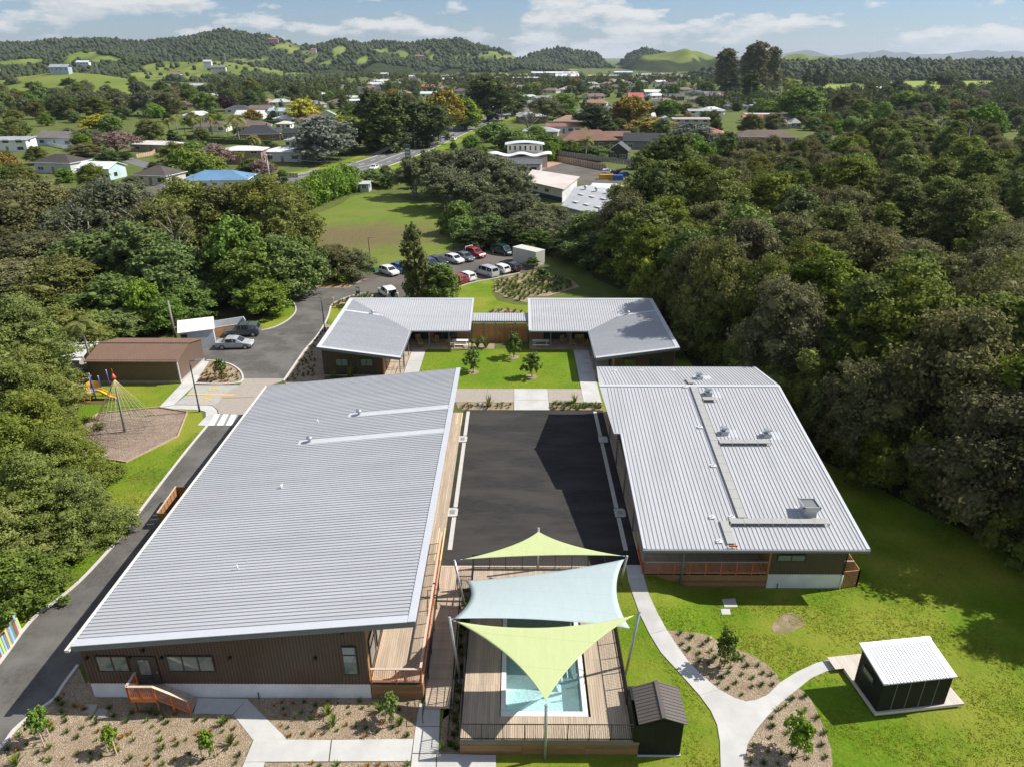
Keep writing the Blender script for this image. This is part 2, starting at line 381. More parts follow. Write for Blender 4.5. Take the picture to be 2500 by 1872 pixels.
def sheet(poly, off, step=1.0):
    """a flat polygon draped on the ground, cut along the ground's own grid"""
    bm = bmesh.new(); f = bm.faces.new([bm.verts.new((p[0], p[1], 0)) for p in poly])
    if f.calc_area() and f.normal.z < 0: bmesh.ops.reverse_faces(bm, faces=bm.faces[:])
    bmesh.ops.triangulate(bm, faces=bm.faces[:])
    if min(p[1] for p in poly) < 80:
        for ax in (0, 1):
            lo = math.floor(min(p[ax] for p in poly)); hi = math.ceil(max(p[ax] for p in poly))
            for c in range(lo, hi + 1):
                if ax == 1 and c > 80: break
                if ax == 0 and abs(c) > 60: continue
                co = [0, 0, 0]; co[ax] = c; no = [0, 0, 0]; no[ax] = 1
                bmesh.ops.bisect_plane(bm, geom=bm.verts[:] + bm.edges[:] + bm.faces[:], plane_co=co, plane_no=no, dist=1e-4)
    for v in bm.verts: v.co.z = hgt(v.co.x, v.co.y) + off
    for f in bm.faces:
        if f.normal.z < 0: f.normal_flip()
    return bm
def patch(name, poly, m, off, kind='structure', parent=None):
    bm = sheet(poly, off); bm.normal_update()
    for f in bm.faces:
        if f.normal.z < 0: f.normal_flip()
    me = bpy.data.meshes.new(name); bm.to_mesh(me); bm.free(); me.materials.append(m); me.polygons.foreach_set('use_smooth', np.ones(len(me.polygons), bool))
    o = put(name, me, parent)
    if parent is None: tag(o, kind=kind)
    return o
SLABN = [0]
def slab(name, poly, m, parent, top=0.05, th=0.12):
    """a cast slab with its own edges"""
    c = Vector((0, 0)); n = len(poly)
    for p in poly: c += Vector((p[0], p[1])) / n
    pp = []
    for p in poly:
        d = Vector((p[0], p[1])) - c; L = d.length; d *= max(0, (L - 0.007) / L); pp.append(c + d)
    SLABN[0] += 1; top += .0009 * (SLABN[0] % 14)
    bm = sheet([(p.x, p.y) for p in pp], top)
    r = bmesh.ops.extrude_face_region(bm, geom=bm.faces[:])
    for v in [e for e in r['geom'] if isinstance(e, bmesh.types.BMVert)]: pass
    for v in bm.verts:
        pass
    newv = [e for e in r['geom'] if isinstance(e, bmesh.types.BMVert)]
    old = [v for v in bm.verts if v not in set(newv)]
    for v in old: v.co.z -= th
    bmesh.ops.recalc_face_normals(bm, faces=bm.faces[:])
    me = bpy.data.meshes.new(name); bm.to_mesh(me); bm.free(); me.materials.append(m)
    return put(name, me, parent)
def struct_root(name): return tag(empty(name), kind='structure')
def kerb(pts, w=0.16, h=0.13, m=None, name='kerb', smooth=3):
    P = [Vector((p[0], p[1])) for p in pts]
    Q = []
    for i in range(len(P) - 1):
        for s_ in range(smooth): 
            t = s_ / smooth; p0, p1, p2, p3 = P[max(i - 1, 0)], P[i], P[i + 1], P[min(i + 2, len(P) - 1)]
            Q.append(0.5 * ((2 * p1) + (p2 - p0) * t + (2 * p0 - 5 * p1 + 4 * p2 - p3) * t * t + (3 * p1 - p0 - 3 * p2 + p3) * t ** 3))
    Q.append(P[-1]); v = []; f = []
    for i, p in enumerate(Q):
        d = (Q[min(i + 1, len(Q) - 1)] - Q[max(i - 1, 0)]).normalized(); n_ = Vector((-d.y, d.x)) * (w / 2); z = hgt(p.x, p.y)
        for q, zz in ((p - n_, z - 0.1), (p - n_, z + h), (p + n_, z + h), (p + n_, z - 0.1)): v.append((q.x, q.y, zz))
        if i:
            b = (i - 1) * 4
            for a_ in range(3): f.append((b + a_, b + a_ + 1, b + a_ + 5, b + a_ + 4))
    f += [(0, 1, 2, 3), (len(v) - 1, len(v) - 2, len(v) - 3, len(v) - 4)]
    mb = MB(); mb.v = v; mb.f = f; mb.smooth = [False] * len(f)
    return tag(mb.obj(name, m or kerb_m), kind='structure')
z1 = lambda pts: ZP(0, 850, 3.16, pts)
z4 = lambda pts: ZP(0, 1350, 3.16, pts)
z5 = lambda pts: ZP(600, 1350, 3.1717, pts)
z7 = lambda pts: ZP(1500, 1300, 2.896, pts)
zl = lambda pts: ZP(0, 400, 2.458, pts)
zm = lambda pts: ZP(700, 400, 2.458, pts)
xy = lambda P: [(p.x, p.y) for p in P]

# lawns
patch('lawn', [(-5.2, 10), (80, 10), (80, 40), (50, 52), (40, 70), (26, 88), (9.4, 88), (9.4, 41.9), (-5.2, 41.9)], lawn_m, 0.012)
patch('lawn', xy(GP([(503, 1046), (316, 1283), (263, 1347), (191, 1423), (120, 1480), (54, 1543), (0, 1618), (-80, 1700), (-300, 1600), (-250, 1200), (60, 900), (330, 925), (545, 930), (490, 1000)])), lawn_m, 0.012)
patch('courtyard_lawn', [(-11.36, 72.5), (7.38, 72.5), (7.38, 84.35), (-11.36, 84.35)], court_lawn_m, 0.02)
patch('lawn', xy(GP([(975, 730), (1155, 686), (1185, 681), (1215, 690), (1200, 715), (1215, 735), (1260, 745), (1330, 745), (1560, 745), (1560, 830), (1150, 840), (800, 850), (800, 800), (805, 738), (850, 735)])), lawn_m, 0.012)
patch('lawn', xy(GP(zl([(1560, 1003), (1640, 985), (1720, 945), (1768, 900), (1776, 865), (1760, 830), (1700, 870), (1600, 930), (1480, 960)]))), lawn_m, 0.02)
patch('field', xy(GP(zm([(0, 385), (100, 325), (240, 280), (330, 240), (390, 195), (480, 180), (620, 190), (760, 230), (1060, 310), (1080, 360), (1020, 480), (960, 540), (860, 560), (700, 600), (560, 645), (430, 665), (200, 650), (60, 620), (-40, 480)]))), field_m, 0.012)
patch('paddock', xy(GP([(1905, 228), (1960, 207), (2110, 208), (2110, 222), (2000, 228)])), paddock_m, 0.02)
patch('paddock', xy(GP([(2160, 213), (2190, 192), (2370, 183), (2450, 186), (2390, 215), (2330, 226), (2250, 226)])), paddock_m, 0.02)
patch('paddock', xy(GP([(1210, 186), (1230, 170), (1420, 160), (1410, 170), (1300, 183)])), paddock_m, 0.02)
# asphalt
drive_left = GP([(506, 1040), (316, 1283), (263, 1347), (191, 1423), (120, 1480), (90, 1502), (54, 1543), (0, 1618), (-110, 1750)])
drive_right = GP([(-130, 1960), (0, 1829), (35.5, 1783), (84.6, 1742), (133.7, 1706.6), (152.8, 1676.6), (191, 1624.7)])
patch('driveway', xy(drive_left) + xy(drive_right) + [(-24.9, 36), (-24.9, 66.5), (-23.4, 68.2)], asph_m, 0.022)
drive_up = zl([(1455, 1292), (1440, 1245), (1390, 1210), (1320, 1190), (1240, 1183), (1195, 1180), (1190, 1105), (1285, 1085), (1285, 1045), (1345, 1035), (1560, 1003), (1640, 985), (1720, 945), (1768, 900), (1776, 865), (1760, 830), (1745, 800), (1765, 750), (1790, 728), (1900, 745), (2030, 750), (2100, 742), (2230, 716), (2230, 782), (2110, 795), (2040, 820), (1990, 850), (1975, 900), (1950, 960), (1900, 1040), (1830, 1120), (1760, 1220), (1703, 1300)])
patch('driveway', xy(GP(drive_up)), asph_m, 0.022)
patch('car_park', xy(GP(zm([(340, 700), (480, 665), (560, 650), (720, 600), (870, 560), (960, 530), (1060, 500), (1200, 520), (1300, 540), (1380, 560), (1390, 580), (1570, 620), (1480, 645), (1400, 655), (1230, 692), (1120, 712), (1000, 745), (760, 797), (670, 810), (520, 803), (490, 783), (430, 760), (350, 738)]))), oldasph_m, 0.026)
patch('court', [(-5.4, 41.75), (9.35, 41.75), (9.35, 67.15), (-5.4, 67.15)], court_m, 0.022)
road_c = [G(560, 462), G(690, 446), G(800, 427), G(900, 405), G(1020, 361), G(1125, 316), G(1200, 290), G(1300, 262), G(1420, 245)]
def ribbon(cs, w):
    L = []; Rr = []
    for i, p in enumerate(cs):
        d = (cs[min(i + 1, len(cs) - 1)] - cs[max(i - 1, 0)]); d = Vector((d.x, d.y)).normalized(); n_ = Vector((-d.y, d.x)) * w / 2
        L.append((p.x + n_.x, p.y + n_.y)); Rr.append((p.x - n_.x, p.y - n_.y))
    return L + Rr[::-1]
def offs(cs, o):
    r = ribbon(cs, abs(o) * 2); n_ = len(cs)
    return [Vector((*p, 0)) for p in (r[:n_] if o > 0 else r[n_:][::-1])]
patch('verge', ribbon(road_c[1:], 27), lawn_m, 0.03)
patch('road', ribbon(road_c[2:], 15), road_m, 0.05)
patch('road', ribbon([G(480, 470), G(604, 452), G(716, 441), G(800, 428), G(870, 412)], 9.0), road_m, 0.06)
patch('street', ribbon([G(60, 425), G(200, 392), G(262, 378), G(300, 388), G(370, 408), G(470, 425), G(540, 440)], 6.0), road_m, 0.05)
for o in (-3.6, 3.6):
    cl = offs(road_c[2:], o)
    for i in range(len(cl) - 1):
        a, b = cl[i], cl[i + 1]; nseg = max(1, int((b - a).length / 9))
        for j in range(nseg):
            p0, p1 = a.lerp(b, j / nseg), a.lerp(b, (j + 0.42) / nseg)
            patch('lane_marking', ribbon([p0, p1], 0.22), line_m, 0.065, parent=None)
for o in (-0.25, 0.25):
    patch('lane_marking', ribbon(offs(road_c[2:], o), 0.16), line_m, 0.065)
for o in (-7.3, 7.3): kerb(xy(offs(road_c[2:], o)), 0.25, 0.16, smooth=2)
patch('car_park', xy(GP(ZP(1150, 320, 4.916, [(850, 465), (1000, 410), (1150, 370), (1560, 470), (1900, 500), (2000, 620), (1300, 640), (1240, 560), (900, 550), (830, 520)]))), oldasph_m, 0.03)
patch('forecourt', xy(GP(ZP(1150, 320, 4.916, [(700, 460), (940, 350), (1080, 350), (1130, 380), (960, 430), (850, 465)]))), mat('terracotta_paving', (0.34, 0.2, 0.14), (0.4, 0.25, 0.18), 2, 0.9), 0.05)
# planting beds
bed_front = patch('planting_bed', xy(GP(z4([(605, 870), (660, 1000), (700, 1112), (1500, 1118), (1488, 1238), (1800, 1248), (1950, 1440), (1868, 1650), (1850, 1800), (-200, 1800), (-120, 1650), (0, 1512), (100, 1400), (330, 1210), (420, 1120), (480, 1040)]))), mulch_m, 0.03)
bed_mid = patch('planting_bed', xy(GP(z5([(0, 1120), (960, 1122), (1340, 1105), (1332, 1300), (1302, 1440), (292, 1445), (10, 1140)]))), mulch_m, 0.03)
bed_low = patch('planting_bed', xy(GP(z5([(150, 1622), (1275, 1617), (1268, 1800), (120, 1800)]))), mulch_m, 0.03)
patch('planting_bed', [(-4.2, 24), (-2.95, 24), (-2.95, 41.2), (-3.66, 41.2), (-3.66, 30.1), (-4.2, 29.5)], mulch_m, 0.03)
patch('planting_bed', [(-26.5, 30.6), (-25.2, 30.9), (-25.2, 66), (-25.8, 66), (-26.2, 38)], mulch_m, 0.034)
bed_y1 = patch('planting_bed', xy(GP(z7([(372, 690), (450, 810), (530, 920), (640, 1030), (740, 1110), (850, 1170), (930, 1195), (1000, 1185), (1080, 1150), (1172, 1060), (1150, 1000), (1080, 930), (980, 870), (830, 810), (690, 730), (560, 705), (450, 695)]))), mulch_m, 0.03)
bed_y2 = patch('planting_bed', xy(GP(z7([(1300, 1105), (1180, 1200), (1080, 1300), (1000, 1400), (940, 1500), (905, 1700), (1545, 1700), (1535, 1530), (1490, 1400), (1440, 1280), (1390, 1180), (1340, 1120)]))), mulch_m, 0.03)
patch('planting_bed', xy(GP(zl([(1240, 1186), (1330, 1192), (1390, 1212), (1440, 1248), (1455, 1290), (1430, 1312), (1330, 1322), (1165, 1318)]))), mulch_m, 0.03)
patch('planting_bed', xy(GP(zl([(1705, 1308), (1762, 1222), (1832, 1122), (1902, 1042), (1952, 962), (2000, 975)]))) + [(-22.2, 92), (-22.2, 74.5), (-24.5, 71.5)], mulch_m, 0.03)
patch('planting_bed', [(-6.0, 67.25), (-0.15, 67.25), (-0.15, 68.95), (-6.4, 68.95)], mulch_m, 0.03)
patch('planting_bed', [(3.72, 67.25), (9.4, 67.25), (9.4, 68.95), (3.72, 68.95)], mulch_m, 0.03)
patch('planting_bed', [(-5.5, 84.4), (-2.7, 84.4), (-2.6, 86.6), (-5.5, 86.6)], mulch_m, 0.03)
patch('planting_bed', xy(GP(zm([(1245, 700), (1290, 690), (1400, 662), (1500, 645), (1700, 690), (1760, 740), (1570, 795), (1450, 800), (1440, 835), (1320, 805), (1250, 770)]))), mulch_m, 0.03)
patch('planting_bed', xy(GP(zm([(1195, 895), (1260, 875), (1330, 872), (1400, 885), (1450, 905), (1440, 930), (1200, 930)]))), mulch_m, 0.03)
patch('planting_bed', xy(GP(zl([(1880, 700), (2050, 690), (2212, 690), (2130, 725), (2090, 745), (1930, 748), (1850, 738)]))), mulch_m, 0.03)
patch('planting_bed', xy(GP(zl([(1995, 852), (2045, 822), (2110, 797), (2230, 776), (2270, 800), (2090, 830), (2040, 850)]))), mulch_m, 0.03)
# playground bark pit with timber edging
PIT = GP(ZP(150, 880, 5.978, [(550, 775), (1420, 690), (1840, 755), (1700, 1115), (1330, 1300), (950, 1490), (350, 1400), (150, 1100), (290, 940)]))
patch('play_pit', xy(PIT), chip_m, 0.03)
edging_m = mat('edging_timber', (0.42, 0.30, 0.19), (0.52, 0.39, 0.26), 3, 0.7)
kerb(xy(PIT) + [xy(PIT)[0]], 0.12, 0.16, edging_m, 'timber_edging', 1)
# concrete paths made of slabs
pth = struct_root('path')
for poly in ([(1530, 1120), (1905, 1125), (1795, 1245), (1490, 1238)], [(1905, 1125), (2218, 1440), (1950, 1440), (1800, 1248)]):
    slab('slab', xy(GP(z4(poly))), conc_m, pth)
for poly in ([(62, 1444), (660, 1447), (640, 1614), (-10, 1618)], [(668, 1447), (1300, 1440), (1275, 1612), (648, 1614)], [(1345, 1165), (1510, 1170), (1500, 1340), (1318, 1340)],
             [(1316, 1346), (1500, 1346), (1495, 1550), (1290, 1550)], [(1288, 1556), (1475, 1556), (1470, 1740), (1272, 1740)], [(1482, 1556), (1938, 1565), (1938, 1740), (1476, 1740)], [(-10, 1620), (150, 1620), (110, 1740), (-60, 1740)]):
    slab('slab', xy(GP(z5(poly))), conc_m, pth)
YL = [(95, 330), (130, 440), (180, 580), (250, 720), (330, 850), (430, 960), (520, 1060), (600, 1150), (680, 1260), (725, 1360), (745, 1480), (752, 1700)]
YR = [(213, 330), (245, 440), (300, 560), (370, 690), (450, 810), (530, 920), (640, 1030), (740, 1110)]
YB = [(1080, 1150), (1170, 1060), (1290, 985), (1430, 920), (1600, 880)]; YC = [(1640, 950), (1500, 980), (1390, 1030), (1290, 1110), (1180, 1200)]
pth = struct_root('garden_path')
slab('slab', xy(GP(z7([(80, 230), (95, 328), (212, 328), (190, 230)]))), conc_m, pth)
slab('slab', xy(GP(z7(YL[:4] + YR[:4][::-1]))), conc_m, pth); slab('slab', xy(GP(z7(YL[3:8] + YR[3:][::-1]))), conc_m, pth)
slab('slab', xy(GP(z7(YL[7:] + [(905, 1700), (940, 1500), (1000, 1400), (1080, 1300), (1180, 1200), (1080, 1150), (1000, 1185), (930, 1195), (850, 1170), (740, 1110)]))), conc_m, pth)
slab('slab', xy(GP(z7(YB + YC))), conc_m, pth)
pth = struct_root('courtyard_path')
def rect(x0, x1, y0, y1): return [(x0, y0), (x1, y0), (x1, y1), (x0, y1)]
for x0, x1, mm in ((-12, -6.6, conct_m), (-6.58, -3.1, conct_m), (-3.08, -0.12, conct_m), (3.68, 7.42, conct_m)): slab('slab', rect(x0, x1, 69.0, 72.45), mm, pth)
slab('slab', rect(-0.1, 3.66, 67.2, 69.6), conc_m, pth); slab('slab', rect(-0.1, 3.66, 69.62, 72.45), conc_m, pth)
for y0, y1 in ((69.0, 74.7), (74.72, 80), (80.02, 85.1)): slab('slab', rect(7.44, 9.38, y0, y1), conc_m, pth)
for y0, y1 in ((72.5, 76.5), (76.52, 80.5), (80.52, 84.9)): slab('slab', rect(-13.15, -11.4, y0, y1), conc_m, pth)
patch('forecourt', xy(GP(z1([(1440, 362), (1505, 284), (1850, 284), (1880, 238), (2225, 236), (2080, 285), (1880, 515), (1700, 510), (1665, 455), (1345, 438)]))), conct_m, 0.024)
pth = struct_root('forecourt_slabs')
slab('slab', xy(GP(z1([(1876, 237), (2230, 237), (2075, 290), (1960, 380), (1690, 385), (1850, 285), (1876, 262)]))), conct_m, pth)
slab('slab', xy(GP(z1([(1960, 386), (1875, 515), (1690, 508), (1675, 470), (1640, 446), (1690, 388)]))), conct_m, pth)
slab('slab', xy(GP(z1([(1500, 288), (1845, 286), (1750, 362), (1440, 362)]))), concg_m, pth)
slab('slab', xy(GP(z1([(1435, 366), (1744, 366), (1655, 440), (1345, 436)]))), concg_m, pth)
slab('slab', xy(GP(z1([(1690, 510), (1873, 518), (1805, 600), (1605, 600)]))), mat('crossing_concrete', (0.25, 0.24, 0.225), (0.3, 0.29, 0.27), 2, 0.9), pth)
slab('slab', xy(GP(z1([(1545, 98), (1612, 105), (1505, 280), (1340, 438), (1225, 460), (1400, 275)]))), conc_m, pth)
slab('slab', xy(GP(z1([(1340, 441), (1600, 443), (1645, 452), (1672, 475), (1680, 508), (1602, 600), (1525, 596), (1588, 530), (1588, 492), (1545, 478), (1235, 464)]))), conc_m, pth)
for a in ([(1660, 510), (1700, 510), (1652, 598), (1606, 598)], [(1722, 511), (1765, 512), (1722, 598), (1673, 598)], [(1785, 513), (1828, 514), (1792, 598), (1742, 598)]):
    patch('crossing_bar', xy(GP(z1(a))), line_m, 0.07)
patch('bay_line', xy(GP(z1([(1452, 355), (1810, 358), (1808, 368), (1445, 364)]))), yellow_m, 0.07)
def ring(c, r0, r1, n=20, a0=0, a1=360):
    return [(c.x + r1 * math.cos(R(a0 + (a1 - a0) * i / n)), c.y + r1 * math.sin(R(a0 + (a1 - a0) * i / n))) for i in range(n + 1)] + \
           [(c.x + r0 * math.cos(R(a0 + (a1 - a0) * i / n)), c.y + r0 * math.sin(R(a0 + (a1 - a0) * i / n))) for i in range(n, -1, -1)]
for uv in ((1640, 320), (1580, 402)):        # painted wheelchair symbols in the two bays
    c = G(*z1([uv])[0]); sy = tag(empty('bay_symbol', c), kind='structure')
    zz = [0.07]
    def sp(poly): zz[0] += .002; patch('symbol_stroke', poly, yellow_m, zz[0], parent=sy).location = (-c.x, -c.y, -c.z)
    rq = ring(c, .33, .45, 18, 120, 400); mb = MB()
    for i in range(18): mb.face([(x - c.x, y - c.y, .071) for x, y in (rq[i], rq[i + 1], rq[36 - i], rq[37 - i])])
    mb.obj('symbol_stroke', yellow_m, sy)
    sp([(c.x - 0.06, c.y + 0.1), (c.x + 0.06, c.y + 0.1), (c.x + 0.06, c.y + 0.8), (c.x - 0.06, c.y + 0.8)])
    sp([(c.x + 0.07, c.y + 0.3), (c.x + 0.5, c.y + 0.3), (c.x + 0.8, c.y - 0.25), (c.x + 0.68, c.y - 0.3), (c.x + 0.42, c.y + 0.18), (c.x + 0.07, c.y + 0.18)])
    sp(ring(Vector((c.x, c.y + 0.98)), 0.0, 0.14, 10)[:10])
# court drains
dr = struct_root('court_drain')
drain_m = mat('drain_concrete', (0.50, 0.48, 0.43), (0.58, 0.56, 0.51), 2, 0.85)
for x in (-4.93, 8.43):
    ys_ = [66.9, 61.6] + [60.2, 49.3] + [47.9, 43.7]
    for a, b in zip(ys_[::2], ys_[1::2]): slab('drain_channel', rect(x - 0.17, x + 0.17, b, a), drain_m, dr, 0.035, 0.08)
    for yc in (60.9, 48.6):
        s_ = -1 if x < 0 else 1
        slab('drain_pit', [(x - 0.45 + .2 * s_, yc - 0.6), (x + 0.3 + .2 * s_, yc - 0.6), (x + 0.45 + .2 * s_, yc - 0.45), (x + 0.45 + .2 * s_, yc + 0.45), (x + 0.3 + .2 * s_, yc + 0.6), (x - 0.45 + .2 * s_, yc + 0.6)], drain_m, dr, 0.045, 0.08)
        slab('pit_grate', rect(x - 0.22 + .2 * s_, x + 0.22 + .2 * s_, yc - 0.3, yc + 0.3), galv_m, dr, 0.055, 0.05)
for a, b in ((0, 1),):
    kerb(xy(drive_left), 0.2, 0.12); kerb(xy(drive_right), 0.2, 0.13)
kerb(xy(GP(zl([(1165, 1320), (1330, 1324), (1432, 1314), (1458, 1290), (1442, 1246), (1392, 1210), (1325, 1190), (1240, 1183)]))), 0.2, 0.13)
kerb(xy(GP(zl([(1703, 1305), (1760, 1220), (1830, 1120), (1900, 1040), (1950, 960), (1975, 900), (1990, 850), (2040, 820), (2110, 795), (2190, 780), (2240, 800)]))), 0.2, 0.13)
kerb(xy(GP(zl([(1560, 1003), (1640, 985), (1720, 945), (1768, 900), (1776, 865), (1760, 830)]))), 0.16, 0.1)
kerb(xy(GP(zm([(670, 812), (760, 798), (1000, 746), (1120, 713), (1230, 693), (1400, 656)]))), 0.16, 0.12)
# ------------------------------------------------------------------ building helpers
RIB = MB(); RIB.v = [(-.5, -.04, 0), (.5, -.04, 0), (.5, -.03, .062), (-.5, -.03, .062), (-.5, .03, .062), (.5, .03, .062), (.5, .04, 0), (-.5, .04, 0)]
RIB.f = [(0, 1, 2, 3), (3, 2, 5, 4), (4, 5, 6, 7), (0, 3, 4, 7), (1, 6, 5, 2)]; RIB.smooth = [False] * 5
_ribmesh = {}
def rib(parent, a, b, m=None, w=1.0):
    m = m or rib_m
    if m.name not in _ribmesh: _ribmesh[m.name] = RIB.mesh('roof_rib', m)
    a, b = Vector(a), Vector(b); d = b - a
    o = put('roof_rib', _ribmesh[m.name], parent, (a + b) / 2, (0, 0, 0), (d.length, w, w))
    o.rotation_euler = d.to_track_quat('X', 'Z').to_euler()
    return o
def rebase(root, base):
    base = Vector(base); root.location = base
    for c in root.children: c.location = Vector(c.location) - base
def clad(name, a, b, z0, za, zb, m, parent, spacing=0.2, dep=0.028):
    """upright ribbed cladding from a to b (outer side on the right of a->b)"""
    a, b = Vector((a[0], a[1])), Vector((b[0], b[1])); L = (b - a).length; d = (b - a) / L; n = Vector((d.y, -d.x))
    pr = []; s = 0.0
    while s < L - 1e-6:
        for ds, o in ((0, 0), (.30, 0), (.38, dep), (.92, dep), (1.0, 0)):
            t = s + ds * spacing
            if t < L: pr.append((t, o))
        s += spacing
    pr.append((L, 0)); v = []; f = []
    for t, o in pr:
        p = a + d * t + n * o; zt = za + (zb - za) * t / L
        v += [(p.x, p.y, z0), (p.x, p.y, zt)]
    for i in range(len(pr) - 1): f.append((2 * i, 2 * i + 2, 2 * i + 3, 2 * i + 1))
    mb = MB(); mb.v = v; mb.f = f; mb.smooth = [False] * len(f)
    return mb.obj(name, m, parent)
_wc = {}
def window(parent, loc, w, h, rz=0.0, n=2, gm=None, fm=None, name='window', split=None, bars=0.06):
    """framed window facing -y before turning; each pane a sub-part"""
    gm = gm or glass_m; fm = fm or wframe_m; key = (round(w, 2), round(h, 2), n, fm.name, split, bars)
    if key not in _wc:
        mb = MB()
        mb.bx(-w / 2, w / 2, -.075, .02, -h / 2, -h / 2 + bars); mb.bx(-w / 2, w / 2, -.075, .02, h / 2 - bars, h / 2)
        mb.bx(-w / 2, -w / 2 + bars, -.072, .02, -h / 2 + bars, h / 2 - bars); mb.bx(w / 2 - bars, w / 2, -.072, .02, -h / 2 + bars, h / 2 - bars)
        for i in range(1, n): x = -w / 2 + w * i / n; mb.bx(x - bars / 2, x + bars / 2, -.07, .02, -h / 2 + bars, h / 2 - bars)
        if split: z = -h / 2 + h * split; mb.bx(-w / 2 + bars, w / 2 - bars, -.068, .02, z - bars / 2, z + bars / 2)
        _wc[key] = mb.mesh('window_frame', fm)
    o = put(name, _wc[key], parent, loc, (0, 0, rz))
    for i in range(n):
        put('pane', boxmesh(w / n - bars * 0.5, 0.012, h - bars, gm, 'pane'), o, (-w / 2 + w * (i + .5) / n, -.03, 0))
    return o
def railing(root, pts, h=1.0, pm=None, cm=None, bal=0.11, post=1.25, capw=0.14, capt=0.04, bm_=None, postw=0.07, low=0.08, double=False):
    pm = pm or orange_m; cm = cm or caprail_m; bm_ = bm_ or pm
    for a, b in zip(pts[:-1], pts[1:]):
        a, b = Vector(a), Vector(b); L = (b - a).length; n = max(1, round(L / post)); rz = math.atan2(b.y - a.y, b.x - a.x); up = Vector((0, 0, 1))
        MB().bar(a + up * h, b + up * h, capw, capt).obj('top_rail', cm, root)
        MB().bar(a + up * low, b + up * low, 0.045, 0.045).obj('bottom_rail', pm, root)
        pmesh = boxmesh(postw, postw, h + 0.22, pm, 'post')
        for i in range(n + 1): put('post', pmesh, root, a.lerp(b, i / n) + up * (h / 2 - 0.11 - 0.02), (0, 0, rz))
        bmesh_ = boxmesh(0.018, 0.018, h - low - 0.04, bm_, 'baluster'); nb = int(L / bal)
        for i in range(1, nb):
            if abs((i / nb * n) - round(i / nb * n)) * L / n < 0.05: continue
            put('baluster', bmesh_, root, a.lerp(b, i / nb) + up * (low + (h - low - 0.04) / 2 + 0.01), (0, 0, rz))
def boards_y(root, x0, x1, y0, y1, z, m=None, bw=0.14, seg=None, th=0.035, gap=0.012, name='board'):
    """deck boards running along y"""
    m = m or deck_m; n = max(1, round((x1 - x0) / bw)); bw = (x1 - x0) / n; segs = seg or [y0, y1]
    for i in range(n):
        for a, b in zip(segs[:-1], segs[1:]):
            put(name, boxmesh(bw - gap, b - a - 0.008, th, m, 'board'), root, (x0 + bw * (i + .5), (a + b) / 2, z - th / 2 + random.uniform(-.002, .002)))
def boards_x(root, x0, x1, y0, y1, z0, z1, m=None, bw=0.14, th=0.035, gap=0.012, name='board'):
    """boards running along x; z slopes from z0 at y0 to z1 at y1"""
    m = m or deck_m; n = max(1, round((y1 - y0) / bw)); bw = (y1 - y0) / n; sl = math.atan2(z1 - z0, y1 - y0)
    for i in range(n):
        t = (i + .5) / n
        put(name, boxmesh(x1 - x0, bw - gap, th, m, 'board'), root, ((x0 + x1) / 2, y0 + bw * (i + .5), z0 + (z1 - z0) * t - th / 2), (sl, 0, 0))
def roofpt(u, v, zf):
    z = 4.0
    for _ in range(12):
        p = G(u, v, z); z = zf(p.x, p.y)
    return Vector((p.x, p.y, z))
def cowl(parent, p, s=1.0, name='roof_vent'):
    """mushroom vent"""
    o = MB().tube([(0, 0, -.05), (0, 0, .22 * s)], .09 * s).tube([(0, 0, .18 * s), (0, 0, .24 * s), (0, 0, .36 * s), (0, 0, .42 * s)], [.11 * s, .21 * s, .19 * s, .06 * s], 10).obj(name, galv_m, parent, p)
    return o

random.seed(3)
# ------------------------------------------------------------------ big classroom block on the left
LX0, LX1, LY0, LY1 = -25.5, -5.6, 30.7, 66.5
lz = lambda x, y=0: 3.2 + (x - LX0) / (LX1 - LX0) * 1.95
LB = thing('classroom_block', 'large classroom block with brown ribbed walls under a broad single-slope grey roof beside the driveway', 'building')
wall_x0, wall_x1, wall_y0, wall_y1 = -25.42, -8.6, 31.0, 66.1
clad('front_wall', (wall_x0, wall_y0), (wall_x1, wall_y0), 0, lz(wall_x0) - .12, lz(wall_x1) - .12, brown_m, LB)
clad('side_wall', (wall_x0, wall_y1), (wall_x0, wall_y0), 0, lz(wall_x0) - .12, lz(wall_x0) - .12, brown_m, LB)
clad('back_wall', (wall_x1, wall_y1), (wall_x0, wall_y1), 0, lz(wall_x1) - .12, lz(wall_x0) - .12, brown_m, LB)
MB().bx(wall_x0 + .03, wall_x1 - .02, wall_y0 + .03, wall_y1 - .03, -1.4, 0.0).obj('base_wall', base_m, LB)
# glazed timber side to the deck
MB().bx(wall_x1 - .16, wall_x1 - .02, wall_y0 + .03, wall_y1, 0, lz(wall_x1) - .14).obj('deck_wall', timb_m, LB)
yy = 31.5; i = 0
while yy < 65:
    wd = 2.2 if i % 3 else 1.5
    window(LB, (wall_x1 + .0, yy + wd / 2, 2.1 if i % 3 else 1.75), wd, 3.1 if i % 3 else 2.3, math.pi / 2, 2 if i % 3 else 1, split=0.66, gm=glass_m)
    yy += wd + 0.45; i += 1
rf = MB().slab([(LX0, LY0, lz(LX0)), (LX1, LY0, lz(LX1)), (LX1, LY1, lz(LX1)), (LX0, LY1, lz(LX0))], .10).obj('roof', roof_m, LB)
n = 116
zf = lambda x, y: lz(x)
gap1 = roofpt(*ZP(600, 850, 2.765, [(1000, 428)])[0], zf).y; gap2 = roofpt(*ZP(600, 850, 2.765, [(900, 592)])[0], zf).y
s1 = roofpt(*ZP(600, 850, 2.765, [(690, 460)])[0], zf); s2 = roofpt(*ZP(600, 850, 2.765, [(355, 638)])[0], zf)
for i in range(n):
    y = LY0 + .62 + (LY1 - LY0 - .8) * i / (n - 1); xe = LX1 - .42
    for gy, sp in ((gap1, s1), (gap2, s2)):
        if abs(y - gy) < .42: xe = sp.x
    rib(rf, (LX0 + .02, y, lz(LX0) + .002), (xe, y, lz(xe) + .002), w=.85)
